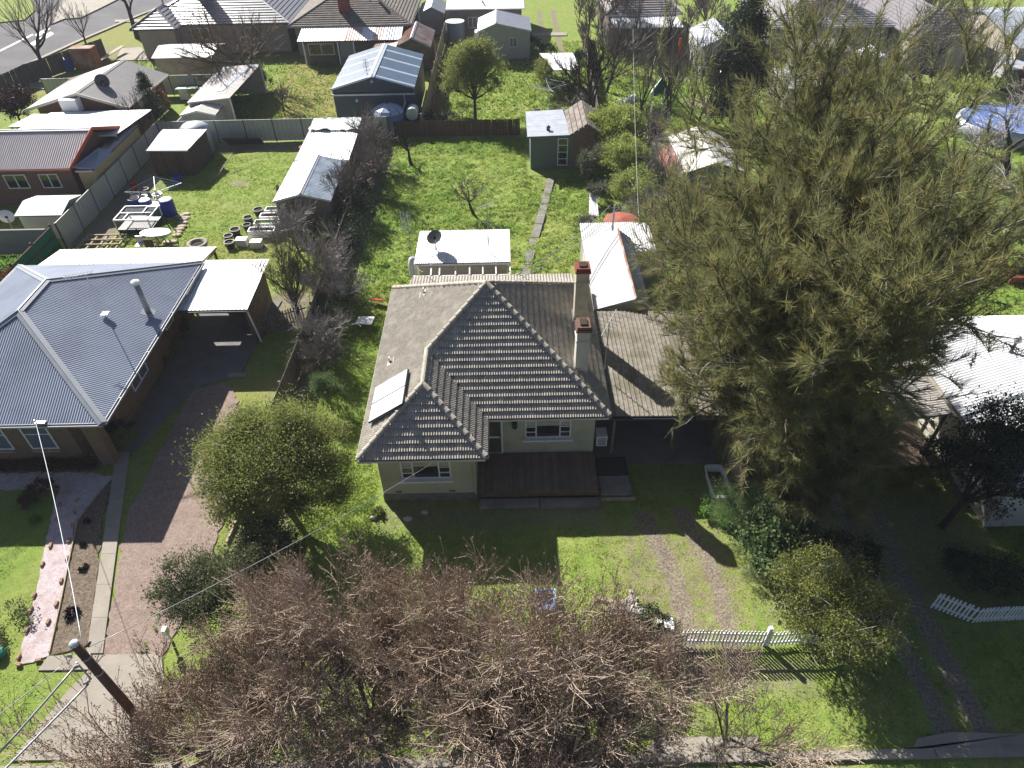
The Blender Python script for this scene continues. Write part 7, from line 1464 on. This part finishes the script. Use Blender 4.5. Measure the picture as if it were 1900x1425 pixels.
for a, b in zip([g2(93, 1214), g2(114, 1120), g2(134, 1020), g2(146, 966)], [g2(114, 1120), g2(134, 1020), g2(146, 966), (-17.15, 18.7)]): m.beam((*a, .06), (*b, .06), .035, .07)
m.obj('timber_edging', pale_wood, label='thin timber strip between the pink path and the pebble bed', cat='edging')

# left rear yard clutter
def hoist(x, y, h, r, a0, label, m_=zinc_clean):
    t = thing('clothes_hoist', (x, y, 0), label, 'clothes line'); M().tube([(x, y, 0), (x, y, h)], .035, 8).obj('pole', m_, t)
    e = [Vector((x + r * cos(a0 + k * pi / 2), y + r * sin(a0 + k * pi / 2), h + .15)) for k in range(4)]
    for p in e: M().tube([(x, y, h - .2), p], .022, 6).obj('arm', m_, t)
    m = M()
    for f in (1, .8, .6, .4):
        for k in range(4): c_ = Vector((x, y, h)); m.tube([c_.lerp(e[k], f), c_.lerp(e[(k + 1) % 4], f)], .014 if f == 1 else .006, 4)
    m.obj('lines', m_, t); return t
hoist(-23.3, 42.6, 2.0, 1.75, .35, 'rotary clothes hoist among the blue barrels in the left yard')
hoist(3.7, 60.8, 2.1, 1.7, .15, 'rotary clothes hoist on the lawn beyond the back fence')
def barrel(x, y, h, r, m_, label, top=None):
    b = M().lathe(x, y, [(r * .94, 0), (r, .05), (r, h * .33), (r * 1.03, h * .35), (r, h * .37), (r, h * .66), (r * 1.03, h * .68), (r, h * .7), (r, h * .95), (r * .92, h)], 16).obj('barrel', m_, label=label, cat='barrel', smooth=False)
    if top: M().lathe(x, y, [(r * .85, h + .002), (r * .8, h + .03)], 14).obj('lid', top, b)
barrel(-25.45, 43.5, 1.0, .42, blue_plastic, 'left open blue barrel behind the white framed cage', soil)
barrel(-24.55, 43.2, 1.0, .4, blue_plastic, 'middle blue barrel with white scraps on top', white_metal)
barrel(-23.0, 42.9, 1.15, .46, mat('deep_blue_plastic', (.015, .03, .30), (.01, .02, .25), 3, .4), 'right hand deep blue barrel with white lid by the stepping stones', pure_white)
tc = M().box(-24.1, -23.45, 42.6, 43.3, 0, .75).obj('teal_crate', teal_plastic, label='teal plastic box between the blue barrels', cat='box'); M().box(-24.15, -23.4, 42.55, 43.35, .751, .80).obj('box_lid', white_metal, tc)
cg = thing('mesh_cage', (-24.4, 41.2, 0), 'low white framed mesh cage on the grass in the left yard', 'cage')
x0, x1, y0, y1, zt = -25.4, -23.2, 40.3, 42.2, 1.05
for a, b in (((x0, y0), (x1, y0)), ((x1, y0), (x1, y1)), ((x1, y1), (x0, y1)), ((x0, y1), (x0, y0)), ((x0, 41.25), (x1, 41.25)), ((-24.8, y0), (-24.8, 41.25)), ((-23.9, 41.25), (-23.9, y1))): M().beam((*a, zt), (*b, zt), .06, .05).obj('frame_bar', pure_white, cg)
for x, y in ((x0, y0), (x1, y0), (x1, y1), (x0, y1)): M().box(x - .03, x + .03, y - .03, y + .03, .35, zt - .03).obj('frame_post', pure_white, cg)
m = M()
for i in range(23): x = x0 + .05 + i * .095; m.beam((x, y0, .4), (x, y0, zt), .010); m.beam((x, y0, .98), (x, y1, .98), .010)
for i in range(20): y = y0 + i * .1; m.beam((x1, y, .4), (x1, y, zt), .010); m.beam((x0, y, .4), (x0, y, zt), .010); m.beam((x0, y, .98), (x1, y, .98), .010)
m.obj('wire_mesh', mesh_grey, cg, kind='stuff'); M().box(x0, x1, y0, y1, .22, .36).obj('tray', dark_metal, cg); M().lathe(-25.2, 40.4, [(.2, 0), (.2, .2)], 8).obj('wheel', dark_metal, cg); M().lathe(-23.4, 40.4, [(.2, 0), (.2, .2)], 8).obj('wheel', dark_metal, cg)
tb_ = thing('garden_table', (-22.4, 39.2, 0), 'white oval garden table on the left lawn', 'table')
M().lathe(-22.4, 39.2, [(.98, .70), (1.0, .72), (.98, .745)], 20, 1.0, .55).obj('tabletop', pure_white, tb_)
for x, y in ((-22.95, 39.0), (-21.85, 39.0), (-22.95, 39.4), (-21.85, 39.4)): M().box(x - .03, x + .03, y - .03, y + .03, 0, .7).obj('leg', pure_white, tb_)
cs = thing('wooden_chair', (-22.3, 38.2, 0), 'brown slatted wooden chair in front of the white oval table', 'chair')
M().box(-22.6, -22.05, 37.9, 38.4, .4, .45).obj('seat', brown_wood, cs)
for k in range(5): M().box(-22.6 + k * .115, -22.51 + k * .115, 37.85, 37.9, .45, .95).obj('slat', brown_wood, cs)
for x in (-22.57, -22.08):
    for y in (37.93, 38.37): M().box(x - .03, x + .03, y - .03, y + .03, 0, .4).obj('leg', brown_wood, cs)
gc = thing('garden_chair', (-23.1, 38.3, 0), 'pale plastic garden chair left of the wooden chair', 'chair')
M().box(-23.35, -22.9, 38.0, 38.45, .4, .44).obj('seat', white_metal, gc); M().box(-23.35, -22.9, 38.45, 38.5, .44, .9).obj('backrest', zinc_clean, gc)
for x in (-23.3, -22.95):
    for y in (38.05, 38.42): M().box(x - .02, x + .02, y - .02, y + .02, 0, .4).obj('leg', white_metal, gc)
M().lathe(-23.7, 37.6, [(.3, 0), (.34, .2), (.2, .34)], 10).obj('red_bucket', red_paint, label='small red and white toy bucket left of the pale garden chair', cat='bucket')
pt_ = thing('stone_planter', (-19.45, 38.1, 0), 'round concrete planter on the left lawn near the cream verandah', 'planter')
M().lathe(-19.45, 38.1, [(.42, 0), (.60, .42), (.63, .50), (.63, .56), (.46, .56), (.42, .42)], 20).obj('bowl', concrete, pt_, smooth=True); M().lathe(-19.45, 38.1, [(.44, .40), (.1, .48)], 12).obj('soil', soil, pt_)
M().box(-20.1, -19.1, 37.2, 37.45, .02, .2).obj('stone_bench', concrete, label='low pale stone slab in front of the round planter', cat='slab')
for i, (px, py) in enumerate(((333, 402), (346, 398), (340, 408), (341, 414), (338, 421), (334, 426), (330, 432), (328, 437), (345, 405), (322, 449), (312, 450))):
    p = at(px, py); M().lathe(p[0], p[1], [(.26, 0), (.28, .07), (.2, .11)], 7, 1.2, .8).obj('stepping_stone', mat('warm_stone', (.45, .38, .27), (.33, .28, .2), 5, .9), label=['stepping stone nearest the deep blue barrel', 'stepping stone at the far right end of the curve', 'third stepping stone of the curve', 'fourth stepping stone of the curve', 'fifth stepping stone of the curve', 'sixth stepping stone of the curve', 'seventh stepping stone of the curve', 'last stepping stone of the curve', 'stepping stone beside the far right end one', 'lone stepping stone toward the verandah', 'stepping stone closest to the white oval table'][i], cat='stone', group='curved line of stepping stones on the left lawn')
fr = thing('garden_bed_grid', (-26, 39, 0), 'grid of weathered timber garden bed frames beside the green screen fence', 'frame')
for x in (-27.2, -26.55, -25.9, -25.3, -24.7): M().beam((x, 38.0, .2), (x + .05, 39.8, .2), .09, .12).obj('long_board', pale_wood, fr)
for y in (38.0, 38.6, 39.2, 39.8): M().beam((-27.2, y, .29), (-24.65, y, .29), .09, .06).obj('cross_board', pale_wood, fr)
# pots along the fence bed
ps_ = [(-26.3, 45.4, .28, 'near dark plant pot against the panel fence'), (-25.6, 45.0, .30, 'open dark tub behind the left blue barrel'), (-25.2, 44.5, .26, 'small tub left of the middle blue barrel'), (-24.7, 45.3, .32, 'wide tub under the clothes hoist arm'), (-24.3, 44.6, .25, 'small pot under the middle of the hoist'), (-25.9, 46.2, .24, 'far small pot beneath the hoist')]
for x, y, r_, lab in ps_:
    t = thing('plant_pot', (x, y, 0), lab, 'pot', 'plant pots below the clothes hoist'); M().lathe(x, y, [(r_ * .8, 0), (r_, .35), (r_ * 1.08, .36), (r_ * 1.08, .4), (r_ * .9, .4), (r_ * .88, .34)], 14).obj('pot_wall', zinc_clean if r_ > .27 else black_plastic, t); M().lathe(x, y, [(r_ * .87, .33), (.05, .36)], 10).obj('soil', soil, t)
M().tube([(-27.0, 46.9, 0), (-27.0, 46.9, .6)], .2, 8).obj('red_canister', red_paint, label='small red canister against the panel fence', cat='canister')
M().lathe(-24.3, 48.0, [(.3, 0), (.36, .3), (.36, .5)], 12).obj('blue_bin', blue_plastic, label='round blue bin in the shadow of the dark weathered shed', cat='bin')
M().beam((-21.6, 48.6, .1), (-20.9, 50.9, .9), .05).tube([(-22.0, 51.1, .8), (-20.9, 51.2, .85)], .03, 5).obj('leaning_pole', pale_wood, label='pale pole leaning at the right of the dark weathered shed', cat='pole')
M().slab([(-22.6, 53.9, .9), (-19.8, 54.3, .7), (-19.6, 54.6, .2), (-22.4, 54.5, .2)], .1).obj('tarp_bundle', dark_metal, label='dark folded tarpaulin against the rear panel fence', cat='tarpaulin')
M().lathe(-15.9, 52.6, [(.3, 0), (.36, .6), (.4, .62)], 12).obj('rusty_drum', rust, label='small rusty drum at the edge of the mown yard left of the shelter', cat='drum')
# bathtub-like planters by the clear roofed shed
for i, (y, fill, lab) in enumerate(((39.7, 'straw_plant', 'nearest white trough planter, filled with straw'), (40.7, None, 'second white trough planter, with green seedlings'), (41.6, None, 'third white trough planter, with dark pots'), (42.5, None, 'farthest white trough planter beside the clear roofed shed'))):
    t = thing('trough_planter', (-15.8, y, 0), lab, 'planter', 'white trough planters along the garden shed'); m = M()
    X0, X1, Y0, Y1 = -16.7 + i * .12, -15.0, y - .3, y + .3
    m.box(X0, X1, Y0, Y1, .1, .35); [m.box(*q, .35, .55) for q in ((X0, X1, Y0, Y0 + .07), (X0, X1, Y1 - .07, Y1), (X0, X0 + .07, Y0 + .07, Y1 - .07), (X1 - .07, X1, Y0 + .07, Y1 - .07))]; m.obj('trough', white_metal, t)
    M().box(X0 + .25, X1 - .25, Y0 + .1, Y1 - .1, .3505, .42).obj('soil', MATS.get(fill) or soil, t)
    rs = np.random.RandomState(i); q = 220; P = np.stack([rs.uniform(X0 + .3, X1 - .3, q), rs.uniform(Y0 + .1, Y1 - .1, q), np.full(q, .42)], 1); V, F = leafq(P, rs.normal(size=P.shape) + [0, 0, .8], np.full(q, .12), np.full(q, .07), rs); npmesh('seedlings', V, F, lf_weed if i % 2 else lf_rust, t, per=4, kind='stuff')
for i, (x, y, r_) in enumerate(((-17.3, 41.6, .3), (-17.1, 40.6, .26), (-16.9, 42.7, .34), (-17.7, 40.0, .32), (-17.9, 39.2, .28), (-17.6, 38.4, .3))):
    t = thing('plant_pot', (x, y, 0), ['black pot left of the third trough planter', 'small black pot left of the second trough', 'purple grey tub left of the farthest trough', 'wide black pot left of the nearest trough', 'black pot in front of the nearest trough', 'frontmost black pot of the trough row'][i], 'pot', 'black pots along the trough planters')
    M().lathe(x, y, [(r_ * .8, 0), (r_, .38), (r_ * 1.1, .42), (r_ * .9, .42), (r_ * .85, .34)], 12).obj('pot_wall', black_plastic, t); M().lathe(x, y, [(r_ * .86, .33), (.05, .37)], 10).obj('soil', soil, t)
for x, y, lab in ((-16.9, 38.7, 'white plastic box in front of the trough planters'), (-15.9, 38.4, 'white crate right of the white plastic box')): M().box(x - .35, x + .35, y - .25, y + .25, 0, .45).obj('plastic_box', white_metal, label=lab, cat='box')
st = thing('garden_statue', (-15.9, 44.6, 0), 'small grey garden statue left of the clear roofed shed', 'statue')
M().box(-16.1, -15.7, 44.4, 44.8, 0, .3).obj('pedestal', white_metal, st); M().lathe(-15.9, 44.6, [(.16, .3), (.2, .5), (.12, .75), (.17, .95), (.08, 1.05), (.11, 1.15), (.02, 1.27)], 10).obj('figure', concrete_grey, st, smooth=True)
# own rear yard bits
M().slab([(-7.9, 31.9, .25), (-7.2, 31.7, .35), (-6.9, 31.9, .2), (-7.6, 32.2, .15)], .04).obj('red_scrap', red_paint, label='bright red sheet scrap among the bare bushes on the left of the lawn', cat='sheet')
M().slab([(-8.3, 29.6, .35), (-7.4, 29.4, .4), (-7.3, 30.1, .4), (-8.2, 30.2, .35)], .04).obj('white_board', pure_white, label='white board lying under the bare bushes left of the tiled house', cat='board')
M().beam((-1.0, 35.7, .1), (0.3, 35.3, .35), .16, .05).obj('red_plank', rust_red, label='rusty red piece behind the white roofed outbuilding', cat='scrap')
for x in (.45, 1.35): M().tube([(x, 32.2, 0), (x, 32.2, .9)], .04, 6).obj('bollard', steel_grey, label='grey steel bollard on the ' + ('left' if x < 1 else 'right') + ' side of the path end', cat='bollard', group='pair of bollards at the path end')
M().tube([(-1.3, 55.3, 0), (-1.3, 55.3, .05)], .1, 6)
# things beyond the back fence
wb = thing('lattice_fence', (5.6, 58.6, 0), 'white lattice topped panel fence behind the sleepout', 'fence'); pickets(wb, (4.0, 58.5, 0), (7.2, 58.6, 0), 1.0, .10, .08, pure_white, rails=(.3, .8))
ch = thing('garden_chair', (2.6, 58.7, 0), 'small timber garden chair beyond the back fence', 'chair'); M().box(2.35, 2.85, 58.5, 58.9, .4, .46).obj('seat', yellow_paint if False else pale_wood, ch); M().box(2.35, 2.85, 58.9, 58.95, .46, .95).obj('backrest', pale_wood, ch)
for x in (2.4, 2.8):
    for y in (58.53, 58.87): M().box(x - .03, x + .03, y - .03, y + .03, 0, .4).obj('leg', pale_wood, ch)
hx, hy = at(1222, 172)[:2]; tn = thing('green_hutch', (hx, hy, 0), 'small green and white A-frame hutch on the rear right lawn', 'hutch')
M().quad((hx - .9, hy - .5, 0), (hx + .9, hy - .9, 0), (hx + .3, hy + .1, 1.5)).quad((hx + .9, hy - .9, 0), (hx + 1.0, hy + .8, 0), (hx + .3, hy + .1, 1.5)).obj('green_side', mat('dark_green_canvas', (.02, .14, .08), (.015, .10, .06), 3, .8), tn); M().quad((hx - .9, hy - .5, .0), (hx + .3, hy + .1, 1.5), (hx - .5, hy + .8, 0)).obj('white_side', pure_white, tn)
p = at(1170, 197); leafy('white_heap', 260, (p[0], p[1]), 'heap of crumpled white plastic on the rear right lawn', [(0, 0, .3, .8, .6, .3)], pure_white, 500, .35, branch=False, cat='rubbish', aspect=.8)
p = at(1330, 150); leafy('rubbish_pile', 261, (p[0], p[1]), 'grey and white rubbish pile before the zinc roofed garage', [(0, 0, .5, 1.6, .8, .45), (-1.2, .4, .7, .7, .5, .6)], zinc_clean, 900, .4, branch=False, cat='rubbish', aspect=.8)
p = at(1258, 108); M().beam((p[0], p[1], 0), (p[0], p[1], 1.9), .25).obj('orange_flag', mat('orange_fabric', (.65, .10, .02), (.55, .08, .02), 3, .7), label='tall orange red flag like post in the far garden', cat='post')
for i, (px, py) in enumerate(((1210, 135), (1225, 168), (1228, 195), (1208, 190), (1205, 222), (1223, 225), (1203, 250), (1221, 255))):
    p = at(px, py); M().tube([(p[0], p[1], 0), (p[0] + .1, p[1] - .1, 1.5)], .06, 6).obj('white_stake', pure_white, label=('left' if i % 2 == 0 else 'right') + ' row white stake, ' + ['farthest', 'second farthest', 'second nearest', 'nearest'][i // 2] + ' of four beside the bare trees', cat='stake', group='double row of white stakes')
for i, (px, py) in enumerate(((1690 + 150, 490), (1885, 520))):
    p = at(px, py); M().box(p[0] - .6, p[0] + .6, p[1] - .35, p[1] + .35, 0, .4).obj('brick_planter', mat('red_planter', (.22, .06, .04), (.16, .05, .03), 4, .9), label=('low red brick planter left of the thick trunk' if i == 0 else 'low red brick planter right of the thick trunk'), cat='planter')
M().lathe(19.6, 29.6, [(1.3, 0), (1.35, .5), (1.25, .5), (1.2, .2)], 20).obj('round_bed', zinc_clean, label='round corrugated garden bed behind the white corrugated roof', cat='garden bed')
tr_ = thing('trampoline', (-32.0, 68.5, 0), 'green topped table against the cream panel fence', 'table'); M().slab([(-30.4, 65.4, 1.0), (-27.4, 65.6, 1.0), (-27.2, 66.4, 1.05), (-30.2, 66.3, 1.05)], .05).obj('top', teal_plastic, tr_); M().box(-30.2, -29.4, 65.5, 66.1, .0, .94).obj('base', pure_white, tr_)
hb = M().slab([(-38.6, 73.9, .3), (-31.9, 79.0, .5), (-31.8, 79.2, .5), (-38.5, 74.1, .3)], .25)
M().beam(at(170, 121, .4), at(228, 85, .6), .5, .06).obj('long_plank', pale_wood, label='long pale plank leaning in the courtyard of the pinkish house', cat='plank')
M().box(*[v for q in zip(at(158, 128)[:2], at(190, 122)[:2]) for v in q], 0, .5).obj('garden_box', pale_wood, label='pale low box at the foot of the long plank', cat='box')
ht = at(130, 130); bn = thing('wheelie_bin', (ht[0], ht[1], 0), 'dark blue bin beside the brown shed door in the corner yard', 'bin'); M().slab([(ht[0] - .4, ht[1] - .4, 1.1), (ht[0] + .4, ht[1] - .4, 1.1), (ht[0] + .45, ht[1] + .4, 1.15), (ht[0] - .45, ht[1] + .4, 1.15)], .08).obj('lid', blue_plastic, bn); M().box(ht[0] - .35, ht[0] + .35, ht[1] - .35, ht[1] + .35, 0, 1.02).obj('body', blue_plastic, bn)
dr = at(148, 128); M().box(dr[0] - .3, dr[0] + 2.0, dr[1] - .2, dr[1] + 1.0, 0, 2.0).obj('small_shed', rust, label='small rust brown tool shed against the tall dark fence', cat='shed')
sg = thing('sign_post', (-34, 92, 0), 'grey street light pole behind the striped grey roof', 'pole'); p = at(307, 20); M().tube([(p[0], p[1], 0), (p[0], p[1], 7)], .12, 8).obj('shaft', steel_grey, sg)
p = at(12, 440); M().tube([(p[0], p[1], 0), (p[0] + .2, p[1], 1.2)], .04, 5)
M().lathe(-31.6, 40.4, [(.5, 1.3), (.52, 1.33), (.3, 1.35)], 12)
gd = dish(-31.3, 39.3, 1.9, .42, radians(-25), radians(5), 'small pale satellite dish left of the small white steel shed', mast=.9, m_=white_metal)
w_ = M().box(-31.6, -31.2, 45.0, 45.4, 4.3, 4.31)

# thin air haze round the whole place
hz = M().box(-260, 260, -80, 320, -1.3, 23.5).obj('haze', None, kind='stuff', label='thin pale haze in the air over the gardens')
hm = bpy.data.materials.new('haze'); hm.use_nodes = True; hn = hm.node_tree; hn.nodes.clear(); pv = hn.nodes.new('ShaderNodeVolumePrincipled'); ho = hn.nodes.new('ShaderNodeOutputMaterial')
pv.inputs['Color'].default_value = (0.86, 0.90, 1.0, 1); pv.inputs['Density'].default_value = 0.00035; hn.links.new(pv.outputs[0], ho.inputs['Volume']); hz.data.materials.append(hm)
